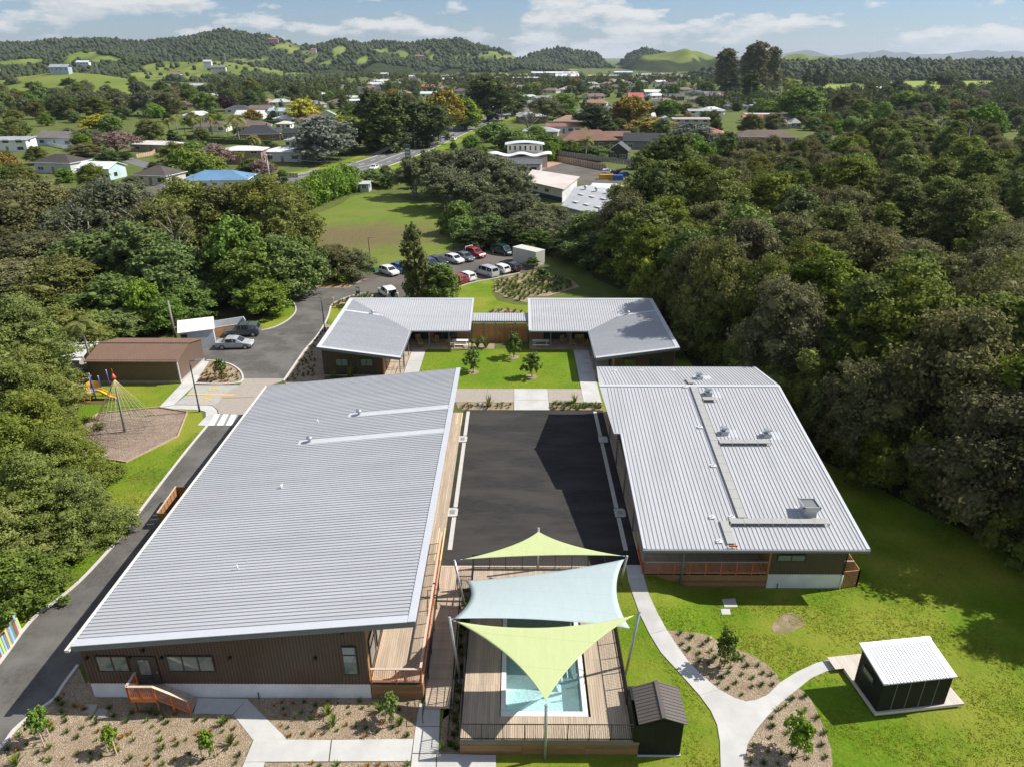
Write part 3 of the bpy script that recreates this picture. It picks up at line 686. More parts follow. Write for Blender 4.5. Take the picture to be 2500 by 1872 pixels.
for gy, sp in ((gap1, s1), (gap2, s2)):
    MB().slab([(sp.x, gy - .36, lz(sp.x) + .03), (LX1 - .42, gy - .36, lz(LX1 - .42) + .03), (LX1 - .42, gy + .36, lz(LX1 - .42) + .03), (sp.x, gy + .36, lz(sp.x) + .03)], .03).obj('flashing', flash_m, rf)
    cowl(rf, (sp.x + 1.0, gy, lz(sp.x + 1) + .03), 1.3)
for e in ([(LX1 - .42, LY0 - .03, 0), (LX1 + .04, LY0 - .03, 0), (LX1 + .04, LY1, 0), (LX1 - .42, LY1, 0)], [(LX0, LY0 - .05, 0), (LX1 - .44, LY0 - .05, 0), (LX1 - .44, LY0 + .52, 0), (LX0, LY0 + .52, 0)]):
    MB().slab([(x, y, lz(x) + .06) for x, y, _ in e], .06).obj('edge_flashing', flash_m, rf)
MB().slab([(x, y, lz(x) - .04) for x, y in ((LX0, LY0 - .045), (LX1 + .035, LY0 - .045), (LX1 + .035, LY0 + .02), (LX0, LY0 + .02))], .32).obj('barge_board', fascia_m, rf)
MB().slab([(x, y, lz(x) - .25) for x, y in ((LX0 + .1, LY0 + .03), (LX1 - .3, LY0 + .03), (LX1 - .3, wall_y0 + .02), (LX0 + .1, wall_y0 + .02))], .1).obj('soffit', brown_m, rf)
g = MB().bx(LX0 - .3, LX0 - .02, LY0 - .25, LY1 + .1, lz(LX0) - .24, lz(LX0) - .20); g.bx(LX0 - .3, LX0 - .27, LY0 - .25, LY1 + .1, lz(LX0) - .24, lz(LX0) - .06); g.bx(LX0 - .05, LX0 - .02, LY0 - .25, LY1 + .1, lz(LX0) - .24, lz(LX0) - .08)
g.bx(LX0 - .27, LX0 - .05, LY0 - .25, LY0 - .22, lz(LX0) - .2, lz(LX0) - .06); g.obj('gutter', gut_m, rf)
for u, v in ((487, 505), (247, 940)): 
    p = roofpt(*ZP(600, 850, 2.765, [(u, v)])[0], zf); MB().tube([p + Vector((0, 0, -.05)), p + Vector((0, 0, .38))], .05).obj('vent_pipe', white_m, rf)
p = roofpt(*z4([(1835, 125)])[0], zf); MB().tube([p + Vector((0, 0, -.05)), p + Vector((0, 0, .38))], .05).obj('vent_pipe', white_m, rf)
p = roofpt(*z1([(2170, 1080)])[0], zf); MB().tube([p + Vector((0, 0, -.05)), p + Vector((0, 0, .3))], .05).obj('vent_pipe', white_m, rf)
def onfront(u, v, Y=31.0): return AT(*z4([(u, v)])[0], Y)
for (u0, v0, u1, v1, nn) in ((770, 785, 975, 905, 2), (1310, 785, 1640, 905, 3)):
    a, b = onfront(u0, v1), onfront(u1, v0); window(LB, ((a.x + b.x) / 2, 31.0 - .03, (a.z + b.z) / 2), b.x - a.x, b.z - a.z, 0, nn)
a, b = AT(*z5([(765, 935)])[0], 31), AT(*z5([(850, 715)])[0], 31); window(LB, ((a.x + b.x) / 2, 30.97, (a.z + b.z) / 2), b.x - a.x, b.z - a.z, 0, 1, split=.7)
a, b = onfront(1065, 1000), onfront(1200, 790)
d = MB().bx(a.x, b.x, 30.9, 31.02, .02, b.z).obj('door', wframe_m, LB)
put('pane', boxmesh(.62, .02, 1.15, glass_m, 'pane'), d, ((a.x + b.x) / 2, 30.885, b.z - .8)); put('pane', boxmesh(.62, .02, .6, darkglass_m, 'pane'), d, ((a.x + b.x) / 2, 30.885, .5))
put('handle', boxmesh(.03, .05, .16, galv_m, 'handle'), d, (b.x - .1, 30.88, 1.0))
for u, v in ((675, 797), (1003, 795), (1105, 742), (1250, 797), (1775, 797)):
    p = onfront(u, v); MB().box((p.x, 30.9, p.z), (.2, .2, .14), 0, .7).obj('wall_light', black_m, LB)
p = AT(*z5([(748, 603)])[0], 31); MB().box((p.x, 30.9, p.z), (.2, .2, .14), 0, .7).obj('wall_light', black_m, LB)
p = AT(*z5([(540, 803)])[0], 31); MB().box((p.x, 30.9, p.z), (.2, .2, .14), 0, .7).obj('wall_light', black_m, LB)
p = AT(*z5([(100, 1110)])[0], 30.95); MB().tube([(p.x, 30.95, -1.25), (p.x, 30.95, -.7)], .03).obj('standpipe', black_m, LB)
rebase(LB, (-17, 31, -1.2))
# timber deck along its glazed side, with orange rail
DK = thing('timber_deck', 'long narrow timber deck running along the glazed side of the big left classroom block', 'deck')
boards_y(DK, -8.56, -5.45, 31.0, 66.4, .14, seg=[31.0, 36.6, 42.2, 48.2, 54.2, 60.2, 66.4])
for i in range(5): put('fascia_board', boxmesh(3.05, .04, .235, fasciaboard_m, 'board'), DK, (-7.03, 30.98 + .004 * (i % 2), .0 - .12 - .24 * i))
for i in range(5): put('fascia_board', boxmesh(.04, 10.6, .235, fasciaboard_m, 'board'), DK, (-5.5 + .004 * (i % 2), 36.3, .0 - .12 - .24 * i))
MB().bx(-5.52, -5.46, 41.7, 66.4, -.02, .10).obj('edge_board', deck_m, DK)
for x, ya, yb in ((-5.49, 42.3, 46.3), (-5.95, 42.3, 46.3), (-5.49, 63.6, 66.3), (-5.95, 63.9, 66.3)):
    MB().bx(x - .035, x + .035, ya, yb, .142, .15).obj('step_nosing', nosing_m, DK)
rebase(DK, (-7, 31, -1.2))
RL = thing('deck_railing', 'orange steel railing with pale timber cap around the deck corner above the ramp', 'railing')
railing(RL, [(-8.52, 31.06, .14), (-5.56, 31.06, .14), (-5.56, 44.4, .14)], 1.02, post=1.2)
rebase(RL, (-5.56, 31.06, .14))
# entry landing with orange balustrade
EL = thing('entry_landing', 'small entry landing and ramp with orange balustrade at the front door of the brown block', 'landing')
a, b, c_ = onfront(1045, 910, 30.95), G(*z4([(1005, 1140)])[0], -.15), G(*z4([(1205, 1140)])[0], -.15)
e_ = G(*z4([(1478, 1235)])[0])
y1_ = b.y; x0_, x1_ = b.x, c_.x; xe_ = e_.x
boards_x(EL, x0_, x1_, y1_, 30.93, .02, .02); 
nrb = 22
for i in range(nrb):
    t = (i + .5) / nrb; put('board', boxmesh((xe_ - x1_) / nrb - .012, 30.93 - y1_, .035, deck_m, 'board'), EL, (x1_ + (xe_ - x1_) * t, (30.93 + y1_) / 2, .0 - 1.15 * t), (0, math.atan2(1.15, xe_ - x1_), 0))
for x, zb in ((x0_ + .15, .0), (x1_, .0), ((x1_ + xe_) / 2, -.6)): MB().bx(x - .06, x + .06, y1_ + .05, y1_ + .17, -1.3, zb - .03).obj('post', fasciaboard_m, EL)
MB().bx(x0_, x1_, y1_ - .02, y1_ + .02, -.22, .0).obj('fascia_board', orange_m, EL)
railing(EL, [(x0_, 30.9, .02), (x0_, y1_, .02), (x1_, y1_, .02), (xe_, y1_ + .02, -1.12)], .98, post=.95)
rebase(EL, (x0_, y1_, -1.2))

# ------------------------------------------------------------------ hall on the right
RX1, RY0, RYR, RY1 = 24.63, 40.1, 60.2, 67.25
rz1 = lambda x, y: 2.95 + .1577 * (y - RY0)
rz2 = lambda x, y: 6.12 - .158 * (y - RYR)
def rxl(y): return 8.98 if y < 53.05 else (8.4 - (y - 53.05) / 7.15 * .55 if y < RYR else 7.85 + (y - RYR) / 7.05 * .55)
RB = thing('hall', 'brown hall with an off-centre gabled grey roof, verandah and roof walkways beside the court', 'building')
near = [(8.98, RY0), (RX1, RY0), (RX1, RYR), (7.85, RYR), (8.4, 53.05), (8.98, 53.05)]; far = [(7.85, RYR), (RX1, RYR), (RX1, RY1), (8.4, RY1)]
rf = MB().slab([(x, y, rz1(x, y)) for x, y in near], .12).obj('roof', roofy_m, RB)
rf2 = MB().slab([(x, y, rz2(x, y)) for x, y in far], .12).obj('roof', roofy_m, RB)
x = 8.6
while x < RX1 - .1:
    y0 = RY0 + .02 if x > 9.0 else 53.2
    rib(rf, (x, y0, rz1(x, y0)), (x, RYR - .2, rz1(x, RYR - .2)), w=.7)
    rib(rf2, (x, RYR + .2, rz2(x, RYR + .2)), (x, RY1 - .02, rz2(x, RY1 - .02)), w=.7)
    x += .312
cap = MB(); cap.slab([(7.85, RYR - .22, 6.12 - .035 + .07), (RX1, RYR - .22, 6.085 + .07), (RX1, RYR, 6.2), (7.85, RYR, 6.2)], .03); cap.slab([(7.85, RYR, 6.199), (RX1, RYR, 6.199), (RX1, RYR + .22, 6.085 + .07), (7.85, RYR + .22, 6.085 + .07)], .03); cap.obj('ridge_cap', flash_m, rf)
MB().slab([(RX1 - .2, RY0, rz1(0, RY0) + .06), (RX1 + .05, RY0, rz1(0, RY0) + .06), (RX1 + .05, RYR, 6.18), (RX1 - .2, RYR, 6.18)], .2).obj('edge_flashing', flash_m, rf)
MB().slab([(RX1 - .2, RYR, 6.179), (RX1 + .05, RYR, 6.179), (RX1 + .05, RY1, rz2(0, RY1) + .06), (RX1 - .2, RY1, rz2(0, RY1) + .06)], .2).obj('edge_flashing', flash_m, rf2)
MB().slab([(8.94, RY0, rz1(0, RY0) + .06), (9.1, RY0, rz1(0, RY0) + .06), (9.1, 53, rz1(0, 53) + .06), (8.94, 53, rz1(0, 53) + .06)], .25).obj('edge_flashing', flash_m, rf)
MB().bx(8.9, RX1 + .03, RY0 - .14, RY0 - .0, 2.74, 2.93).obj('gutter', fascia_m, rf)
def z3(u, v): return ZP(1350, 850, 2.76, [(u, v)])[0]
mesh_m = mat('walkway_grating', (0.34, 0.34, 0.33), (0.44, 0.44, 0.42), 14, 0.6, 0.2, stretch=(1, 4, 1))
def walkway(root, a, b, w=.62, seg=1.0, lift=.14):
    a, b = Vector(a), Vector(b); L = (b - a).length; n = max(1, round(L / seg)); rz_ = (b - a).to_track_quat('X', 'Z').to_euler(); m_ = boxmesh(L / n - .02, w, .03, mesh_m, 'walkway_panel'); f_ = boxmesh(.06, .06, lift, galv_m, 'foot')
    for i in range(n):
        o = put('walkway_panel', m_, root, a.lerp(b, (i + .5) / n) + Vector((0, 0, lift)), rz_)
    for i in range(n + 1):
        for s_ in (-.26, .26):
            d_ = (b - a).normalized(); sd_ = Vector((-d_.y, d_.x, 0)).normalized() * s_
            put('foot', f_, root, a.lerp(b, i / n) + sd_ + Vector((0, 0, lift / 2)))
WK = thing('roof_walkway', 'grey grated service walkway with side branches lying on the hall roof', 'walkway')
wa, wb = roofpt(*z3(945, 265), rz1), roofpt(*z3(1280, 1150), rz1); wx = (wa.x + wb.x) / 2
walkway(WK, (wx, wa.y, rz1(0, wa.y)), (wx, wb.y, rz1(0, wb.y)))
wb2 = roofpt(*z3(915, 215), rz2); walkway(WK, (wx, RYR + .5, rz2(0, RYR + .5)), (wx, wb2.y, rz2(0, wb2.y)))
for (u0, v0), (u1, v1) in (((1118, 645), (1458, 640)), ((1190, 1180), (1850, 1180)), ((1008, 352), (1095, 352))):
    p, q = roofpt(*z3(u0, v0), rz1), roofpt(*z3(u1, v1), rz1); y = (p.y + q.y) / 2; walkway(WK, (p.x, y, rz1(0, y) + .03), (q.x, y, rz1(0, y) + .03), lift=.2)
p, q = roofpt(*z3(1150, 1170), rz1), roofpt(*z3(1205, 1325), rz1); walkway(WK, ((p.x + q.x) / 2, p.y, p.z), ((p.x + q.x) / 2, q.y, q.z))
MB().box((q.x, RY0 + .1, rz1(0, RY0) + .2), (.6, .06, .12)).obj('end_stop', orange_m, WK)
rebase(WK, (wx, wb.y, rz1(0, wb.y)))
for u, v, zf_, lb in ((985, 208, rz2, 'beyond the ridge of'), (1045, 312, rz1, 'just below the ridge of'), (1152, 575, rz1, 'beside the walkway branch, nearer the walkway, on'), (1440, 590, rz1, 'at the far end of a walkway branch on')):
    p = roofpt(*z3(u, v), zf_)
    t = thing('roof_ventilator', 'grey cowled roof ventilator ' + lb + ' the hall roof', 'ventilator', p)
    MB().box((0, 0, .16), (.6, .6, .34)).obj('curb', galv_m, t); MB().tube([(0, 0, .3), (0, 0, .55)], .18, 10).obj('neck', galv_m, t)
    MB().box((0, -.02, .62), (.58, .5, .1), 0, .8).obj('cowl', galv_m, t)
    MB().slab([(-.5, -.5, .02 - .09), (1.2, -.5, .02 - .09), (1.2, .55, .02 + .08), (-.5, .55, .02 + .08)], .02).obj('flashing', flash_m, t)
p = roofpt(*z3(1715, 1110), rz1); t = thing('roof_fan', 'large boxy grey exhaust fan with open top near the lower corner of the hall roof', 'exhaust fan', p)
MB().box((0, 0, .2), (.95, .95, .5), 0, .95).obj('housing', galv_m, t); MB().box((0, 0, .62), (1.0, 1.0, .36), 0, 1.25).obj('hopper', galv_m, t)
f_ = MB()
for a in range(4):
    c__, s__ = math.cos(a * math.pi / 2), math.sin(a * math.pi / 2); f_.box((.58 * c__, .58 * s__, .85), (.1 if a % 2 == 0 else 1.26, 1.26 if a % 2 == 0 else .1, .12))
f_.obj('rim', galv_m, t); MB().box((0, 0, .81), (1.05, 1.05, .02)).obj('grille', fascia_m, t)
MB().slab([(-.8, -.7, -.1), (.8, -.7, -.1), (.8, .75, .13), (-.8, .75, .13)], .03).obj('flashing', flash_m, t)
for u, v in ((890, 262), (990, 535), (1080, 795), (1070, 1142), (1205, 1142), (1120, 1305)):
    p = roofpt(*z3(u, v), rz1); t = MB().box((0, 0, .06), (.42, .3, .1)).box((0, 0, .16), (.1, .1, .22)).obj('roof_anchor', white_m, None, p)
    tag(t, ['white roof anchor on the ridge beside the walkway', 'white roof anchor in the upper third of the hall roof', 'white roof anchor halfway down the hall roof walkway', 'white roof anchor left of the lower walkway branch', 'white roof anchor where the lower walkway branches', 'white roof anchor by the hall eave'][(890, 990, 1080, 1070, 1205, 1120).index(u)], 'anchor', 'roof anchors')
for i, (u, v) in enumerate(((410, 155), (593, 155), (808, 155))):
    p = roofpt(*z3(u, v), rz2); t = MB().box((0, 0, .05), (.4, .24, .1)).box((0, 0, .14), (.1, .1, .2)).obj('roof_anchor', white_m, None, p)
    tag(t, ['leftmost', 'middle', 'rightmost'][i] + ' of three white anchors on the far slope of the hall roof', 'anchor', 'roof anchors')
# walls
clad('front_wall', (18.35, 40.95), (23.6, 40.95), .1, 2.95, 2.95, olive_m, RB)
MB().bx(18.33, 23.62, 40.97, 67, -1.4, .1).obj('base_wall', base_m, RB)
clad('side_wall', (23.6, 40.95), (23.6, 60.2), .1, rz1(0, 40.95) - .12, 5.95, brown_m, RB); clad('side_wall', (23.6, 60.2), (23.6, 66.9), .1, 5.95, rz2(0, 66.9) - .12, brown_m, RB)
clad('back_wall', (23.6, 66.9), (10.2, 66.9), 0, rz2(0, 66.9) - .12, rz2(0, 66.9) - .12, brown_m, RB)
clad('court_wall', (10.2, 60.2), (10.2, 46.2), 0, 5.95, rz1(0, 46.2) - .12, brown_m, RB); clad('court_wall', (10.2, 66.9), (10.2, 60.2), 0, rz2(0, 66.9) - .12, 5.95, brown_m, RB)
MB().bx(10.2, 18.4, 46.2, 46.35, 0, rz1(0, 46.2) - .1).obj('verandah_wall', brown_m, RB)
MB().bx(18.2, 18.34, 40.98, 46.2, 0, 2.9).obj('verandah_wall', timb_m, RB)
for y in (48.2, 51, 53.8, 56.6, 59.4, 62.4): window(RB, (10.17, y, 2.2), .55, 3.4, -math.pi / 2, 1, gm=darkglass_m)
for x in (11.6, 14.2, 16.8): window(RB, (x, 46.18, 1.4), 2.2, 2.3, 0, 2, gm=darkglass_m)
a, b = AT(*z3(1505, 1430), 40.95), AT(*z3(1705, 1385), 40.95); window(RB, ((a.x + b.x) / 2, 40.9, (a.z + b.z) / 2), b.x - a.x, b.z - a.z, 0, 2)
MB().tube([(23.66, 40.9, 2.8), (23.66, 40.9, .1)], .06).obj('downpipe', black_m, RB); MB().tube([(23.66, 40.88, .1), (23.66, 40.88, -1.2)], .06).obj('downpipe', white_m, RB)
p = AT(*z3(890, 1360), 40.75); MB().tube([(p.x, 40.8, 2.9), (p.x, 40.8, -1.2)], .07).obj('verandah_post', fascia_m, RB)
MB().tube([(9.3, 41.1, 2.95), (9.3, 41.1, 0)], .06).obj('verandah_post', fascia_m, RB)
for y in (46, 51, 56, 61): MB().tube([(9.25, y, rz1(0, y) - .1 if y < 60.2 else rz2(0, y) - .1), (9.25, y, 0)], .055).obj('verandah_post', fascia_m, RB)
MB().box((22.9, 40.85, 2.5), (.16, .2, .22)).obj('wall_light', white_m, RB)
MB().tube([(19.1, 40.9, -1.2), (19.1, 40.9, -.75)], .03).obj('standpipe', black_m, RB)
rebase(RB, (16.5, 41, -1.2))
DK = thing('verandah_deck', 'shaded verandah deck with timber skirt at the near end of the hall', 'deck')
boards_x(DK, 9.25, 18.3, 41.0, 46.15, .12, .12); boards_y(DK, 9.25, 10.15, 46.2, 66.8, .12, seg=[46.2, 53, 60, 66.8])
for i in range(5): put('fascia_board', boxmesh(9.0, .04, .235, fasciaboard_m, 'board'), DK, (13.8, 40.98 + .005 * (i % 2), -.02 - .12 - .24 * i))
for x in (9.28, 9.62): MB().bx(x - .03, x + .03, 42.2, 46, .122, .13).obj('step_nosing', nosing_m, DK)
rebase(DK, (13.8, 41, -1.2))
RL = thing('verandah_railing', 'orange steel railing with grey cap along the hall verandah', 'railing')
railing(RL, [(9.28, 43.5, .12), (9.28, 41.03, .12), (18.25, 41.03, .12)], 1.0, post=1.12, cm=mat('grey_cap_rail', (.36, .34, .31), None, 2, .6), bal=.1)
rebase(RL, (13.8, 41.03, .12))
LT = thing('lattice_screen', 'small brown timber lattice enclosure at the right corner of the hall', 'screen')
for (x0, y0, x1, y1) in ((23.75, 41.0, 25.0, 41.2), (25.0, 41.2, 25.0, 43.4)):
    a, b = Vector((x0, y0, 0)), Vector((x1, y1, 0)); L = (b - a).length; mb = MB()
    for z in (-1.15, .25): mb.bar(a + Vector((0, 0, z)), b + Vector((0, 0, z)), .06, .08)
    k_ = int((L + 1.4) / .16)
    for i in range(k_):
        s0 = i * .16 - 1.4
        for sg in (1, -1):
            t0, t1 = max(0, s0), min(L, s0 + 1.4)
            if t1 > t0:
                za, zb = (t0 - s0), (t1 - s0)
                if sg < 0: za, zb = 1.4 - za, 1.4 - zb
                mb.bar(a + (b - a) / L * t0 + Vector((0, .012 * sg, -1.15 + za)), a + (b - a) / L * t1 + Vector((0, .012 * sg, -1.15 + zb)), .012, .04)
    mb.obj('lattice_panel', timb_m, LT)
    for p in (a, b): MB().bx(p.x - .05, p.x + .05, p.y - .05, p.y + .05, -1.25, .32).obj('post', timb_m, LT)
MB().bar((23.75, 43.4, .28), (25, 43.4, .28), .1, .06).bar((23.75, 42.2, .28), (25, 42.2, .28), .08, .05).obj('top_rail', caprail_m, LT)
rebase(LT, (24.4, 41.1, -1.2))

# ------------------------------------------------------------------ the two L-shaped wings round the courtyard
def wing(s, label):
    X = lambda d: -1.95 + s * d
    T = thing('classroom_wing', label, 'building'); side = 'west' if s < 0 else 'east'
    zb = lambda y: 2.7 + (y - 83.9) / 9.1 * 1.3
    zs = lambda d: 2.7 + (d - 11.2) / 9.4 * 1.3
    def poly(pts): 
        pts = [(X(d), y, z) for d, y, z in pts]; return pts if s > 0 else pts[::-1]
    r1 = MB().slab(poly([(3.7, 83.9, 2.7), (11.2, 83.9, 2.7), (20.6, 93, 4.0), (3.7, 93, 4.0)]), .12).obj('roof', roof_m, T)
    r2 = MB().slab(poly([(11.2, 83.9, 2.7), (11.2, 75, 2.7), (20.6, 75, 4.0), (20.6, 93, 4.0)]), .12).obj('roof', roof_m, T)
    d = 3.9
    while d < 20.3:
        y0 = 83.92 if d < 11.2 else 83.9 + (d - 11.2) * 9.1 / 9.4
        if 92.8 - y0 > .3: rib(r1, (X(d), y0 + .06, zb(y0 + .06)), (X(d), 92.75, zb(92.75)), w=.75)
        d += .312
    y = 75.5; gapy = 88.1
    while y < 92.6:
        d0 = 11.22 if y < 83.9 else 11.2 + (y - 83.9) * 9.4 / 9.1
        de = 20.2
        if abs(y - gapy) < .3: y += .27; continue
        if de - d0 > .3: rib(r2, (X(d0 + .06), y, zs(d0 + .06)), (X(de), y, zs(de)), w=.8)
        y += .27
    dv = 15.9
    MB().slab(poly([(dv, gapy - .28, zs(dv) + .03), (20.2, gapy - .28, zs(20.2) + .03), (20.2, gapy + .28, zs(20.2) + .03), (dv, gapy + .28, zs(dv) + .03)]), .03).obj('flashing', flash_m, r2)
    cowl(r2, (X(dv + .8), gapy, zs(dv + .8) + .02), 1.1); MB().tube([(X(dv - .6), gapy - .9, zs(dv) - .05), (X(dv - .6), gapy - .9, zs(dv) + .3)], .05).obj('vent_pipe', white_m, r2)
    for e in ([(20.2, 75), (20.64, 75), (20.64, 93.03), (20.2, 92.6)],): MB().slab(poly([(q, y, zs(min(q, 20.6)) + .06) for q, y in e]), .06).obj('edge_flashing', flash_m, r2)
    MB().slab(poly([(3.66, 92.7, zb(92.7) + .06), (20.2, 92.7, zb(92.7) + .06), (20.6, 93.04, 4.06), (3.66, 93.04, 4.06)]), .06).obj('edge_flashing', flash_m, r1)
    MB().slab(poly([(3.66, 83.95, 2.77), (3.95, 83.95, 2.77), (3.95, 92.68, zb(92.68) + .06), (3.66, 92.68, zb(92.68) + .06)]), .06).obj('edge_flashing', flash_m, r1)
    MB().slab(poly([(11.2, 74.95, 2.76), (20.64, 74.95, 4.06), (20.64, 75.4, 4.06), (11.2, 75.4, 2.76)]), .06).obj('edge_flashing', flash_m, r2)
    MB().slab(poly([(11.2, 74.93, 2.7), (20.62, 74.93, 4.0), (20.62, 74.99, 4.0), (11.2, 74.99, 2.7)]), .28).obj('barge_board', fascia_m, r2)
    MB().bar((X(3.7), 83.84, 2.6), (X(11.1), 83.84, 2.6), .12, .13).bar((X(11.13), 83.8, 2.6), (X(11.13), 75, 2.6), .12, .13).obj('gutter', fascia_m, r1)
    A, B = (X(13.5), 76.0), (X(20.4), 76.0)
    if s < 0: clad('end_wall', B, A, .15, zs(20.4) - .12, zs(13.5) - .12, brown_m, T); clad('outer_wall', (X(20.4), 92.8), (X(20.4), 76), .15, 3.86, 3.86, brown_m, T)
    else: clad('end_wall', A, B, .15, zs(13.5) - .12, zs(20.4) - .12, brown_m, T); clad('outer_wall', (X(20.4), 76), (X(20.4), 92.8), .15, 3.86, 3.86, brown_m, T)
    clad('back_wall', (max(X(3.9), X(20.4)), 92.8), (min(X(3.9), X(20.4)), 92.8), .15, 3.86, 3.86, brown_m, T)
    xa, xb = sorted((X(13.5), X(20.37))); MB().bx(xa + .03, xb - .03, 76.05, 92.75, -.1, .15).obj('base_wall', base_m, T)
    xa, xb = sorted((X(13.38), X(13.52))); MB().bx(xa, xb, 76.02, 87.6, .1, zs(13.4) - .12).obj('porch_wall', timb_m, T)
    xa, xb = sorted((X(3.9), X(13.4))); MB().bx(xa, xb, 87.6, 87.75, .1, 3.1).obj('porch_wall', timb_m, T)
    xa, xb = sorted((X(3.78), X(3.92))); MB().bx(xa, xb, 87.0, 92.8, .0, 3.15).obj('end_wall', timb_m, T)
    for dd, n_ in ((7.2, 3), (10.6, 2)): window(T, (X(dd), 87.58, 1.35), 3.0 if n_ == 3 else 2.4, 2.3, 0, n_, gm=darkglass_m)
    for y in (78.4, 81.6): window(T, (X(13.36), y, 1.3), 1.8, 2.2, math.pi / 2 * (1 if s < 0 else -1), 2, gm=darkglass_m)
    for dd in ((18.2, 15.3) if s < 0 else (15.3, 18.2)): window(T, (X(dd), 75.96, 1.75), 1.45, .95, 0, 2, gm=glass_m if s < 0 else darkglass_m)
    for dd in (3.95, 6.45, 8.95): MB().bx(X(dd) - .045, X(dd) + .045, 84.15, 84.24, .1, 2.6).obj('porch_post', fascia_m, T)
    for y in (75.3, 77.9, 78.5, 82): MB().bx(X(11.35) - .045, X(11.35) + .045, y - .045, y + .045, .1, 2.6).obj('porch_post', fascia_m, T)
    MB().bar((X(11.35), 77.9, .95), (X(13.4), 77.9, .95), .04, .04).bar((X(11.35), 75.3, .95), (X(11.35), 78.5, .95), .04, .04).obj('handrail', fascia_m, T)
    rebase(T, (X(12), 84, 0))
    D = thing('porch_deck', f'timber porch deck under the eaves of the {"left" if s < 0 else "right"} L-shaped wing', 'deck')
    xa, xb = sorted((X(3.8), X(13.4))); boards_x(D, xa, xb, 84.2, 87.58, .11, .11)
    xa, xb = sorted((X(11.25), X(13.36))); boards_y(D, xa, xb, 75.1, 84.18, .11)
    xa, xb = sorted((X(3.8), X(11.2))); MB().bx(xa, xb, 84.14, 84.19, -.05, .1).obj('edge_board', fasciaboard_m, D)
    rebase(D, (X(9), 84.2, 0))
wing(-1, 'left L-shaped brown classroom wing with grey mono-pitch roofs meeting in a valley beside the drive')
wing(1, 'right L-shaped brown classroom wing with grey roof partly shaded by the bush')
LK = thing('link_canopy', 'narrow grey canopy with slatted cedar gates linking the two L-shaped wings', 'canopy')
rf = MB().slab([(-5.6, 87.1, 2.86), (1.7, 87.1, 2.86), (1.7, 89.7, 3.05), (-5.6, 89.7, 3.05)], .1).obj('roof', roof_m, LK)
x = -5.4
while x < 1.6: rib(rf, (x, 87.12, 2.865), (x, 89.68, 3.052)); x += .312
MB().bx(-5.6, 1.7, 87.0, 87.09, 2.66, 2.85).obj('gutter', fascia_m, LK)
for x in (-5.55, -4.05, -2.55, -1.35, .05, 1.6): MB().bx(x - .05, x + .05, 86.8, 86.9, 0, 2.85).obj('post', fascia_m, LK)
for z in (.1, 1.95, 2.6): MB().bx(-5.5, 1.55, 86.83, 86.88, z - .03, z + .03).obj('rail', fascia_m, LK)
sm = boxmesh(.1, .03, 2.45, mat('cedar_slat', (.36, .125, .05), (.44, .17, .07), 4, .6, rnd=.18), 'slat')
x = -5.45
while x < 1.55: put('slat', sm, LK, (x, 86.86, 1.33)); x += .108
rebase(LK, (-2, 87, 0))
# ------------------------------------------------------------------ pool
PD = thing('pool_deck', 'raised timber pool deck with boarded skirt surrounding the swimming pool', 'deck')
PX0, PX1, PY0, PY1 = -3.0, 6.5, 27.2, 41.7
CX0, CX1, CY0, CY1 = -.78, 4.2, 28.75, 38.3
nb = 66; bw = (PX1 - PX0) / nb
for i in range(nb):
    x = PX0 + bw * (i + .5)
    segs = [(PY0, CY0), (CY1, PY1)] if CX0 - bw * .5 < x < CX1 + bw * .5 else [(PY0, 31.0), (31.0, 35.2), (35.2, PY1)] if i % 2 else [(PY0, 33.0), (33.0, 37.4), (37.4, PY1)]
    for a, b in segs: put('board', boxmesh(bw - .012, b - a - .008, .035, deck_m, 'board'), PD, (x, (a + b) / 2, -.018 + random.uniform(-.002, .002)))
for i in range(5):
    for (x0, x1) in ((PX0, .4), (.4, 3.9), (3.9, PX1 + .35)): put('skirt_board', boxmesh(x1 - x0 - .01, .04, .2, fasciaboard_m, 'board'), PD, ((x0 + x1) / 2, PY0 + .06 + .006 * (i % 2), -.30 - .1 - .205 * i))
    for x in (PX0 + .06, PX1 - .06): put('skirt_board', boxmesh(.04, PY1 - PY0 - .2, .2, fasciaboard_m, 'board'), PD, (x + .004 * (i % 2), (PY0 + PY1) / 2, -.30 - .1 - .205 * i))
MB().bx(PX0, PX1 + .36, PY0 - .02, PY0 + .03, -.29, -.04).bx(PX0 - .01, PX0 + .03, PY0, PY1, -.29, -.04).bx(PX1 - .03, PX1 + .01, PY0, PY1, -.29, -.04).obj('edge_board', mat('grey_edge_board', (.20, .165, .13), None, 2, .7), PD)
for x in np.linspace(PX0 + .2, PX1, 10): MB().bx(x - .05, x + .05, PY0 + .1, PY0 + .2, -1.4, -.05).obj('bearer_post', fasciaboard_m, PD)
rebase(PD, (1.7, 27.2, -1.2))
PL = thing('swimming_pool', 'small rectangular swimming pool with white coping and turquoise water under shade sails', 'pool')
cop_m = mat('white_coping', (.74, .73, .70), (.80, .79, .76), 3, .6)
ix0, ix1, iy0, iy1 = CX0 + .28, CX1 - .28, CY0 + .33, CY1 - .33
cp = MB().bx(CX0, ix0, CY0, CY1, -.06, .03).bx(ix1, CX1, CY0, CY1, -.06, .03).bx(ix0, ix1, CY0, iy0, -.06, .03).bx(ix0, ix1, iy1, CY1, -.06, .03); cp.obj('coping', cop_m, PL)
tile_m = mat('pool_lining', (.74, .93, .95), (.97, .99, .99), 9, .5, detail=5)  # near-white speckle in the lining colour imitates caustic sparkle
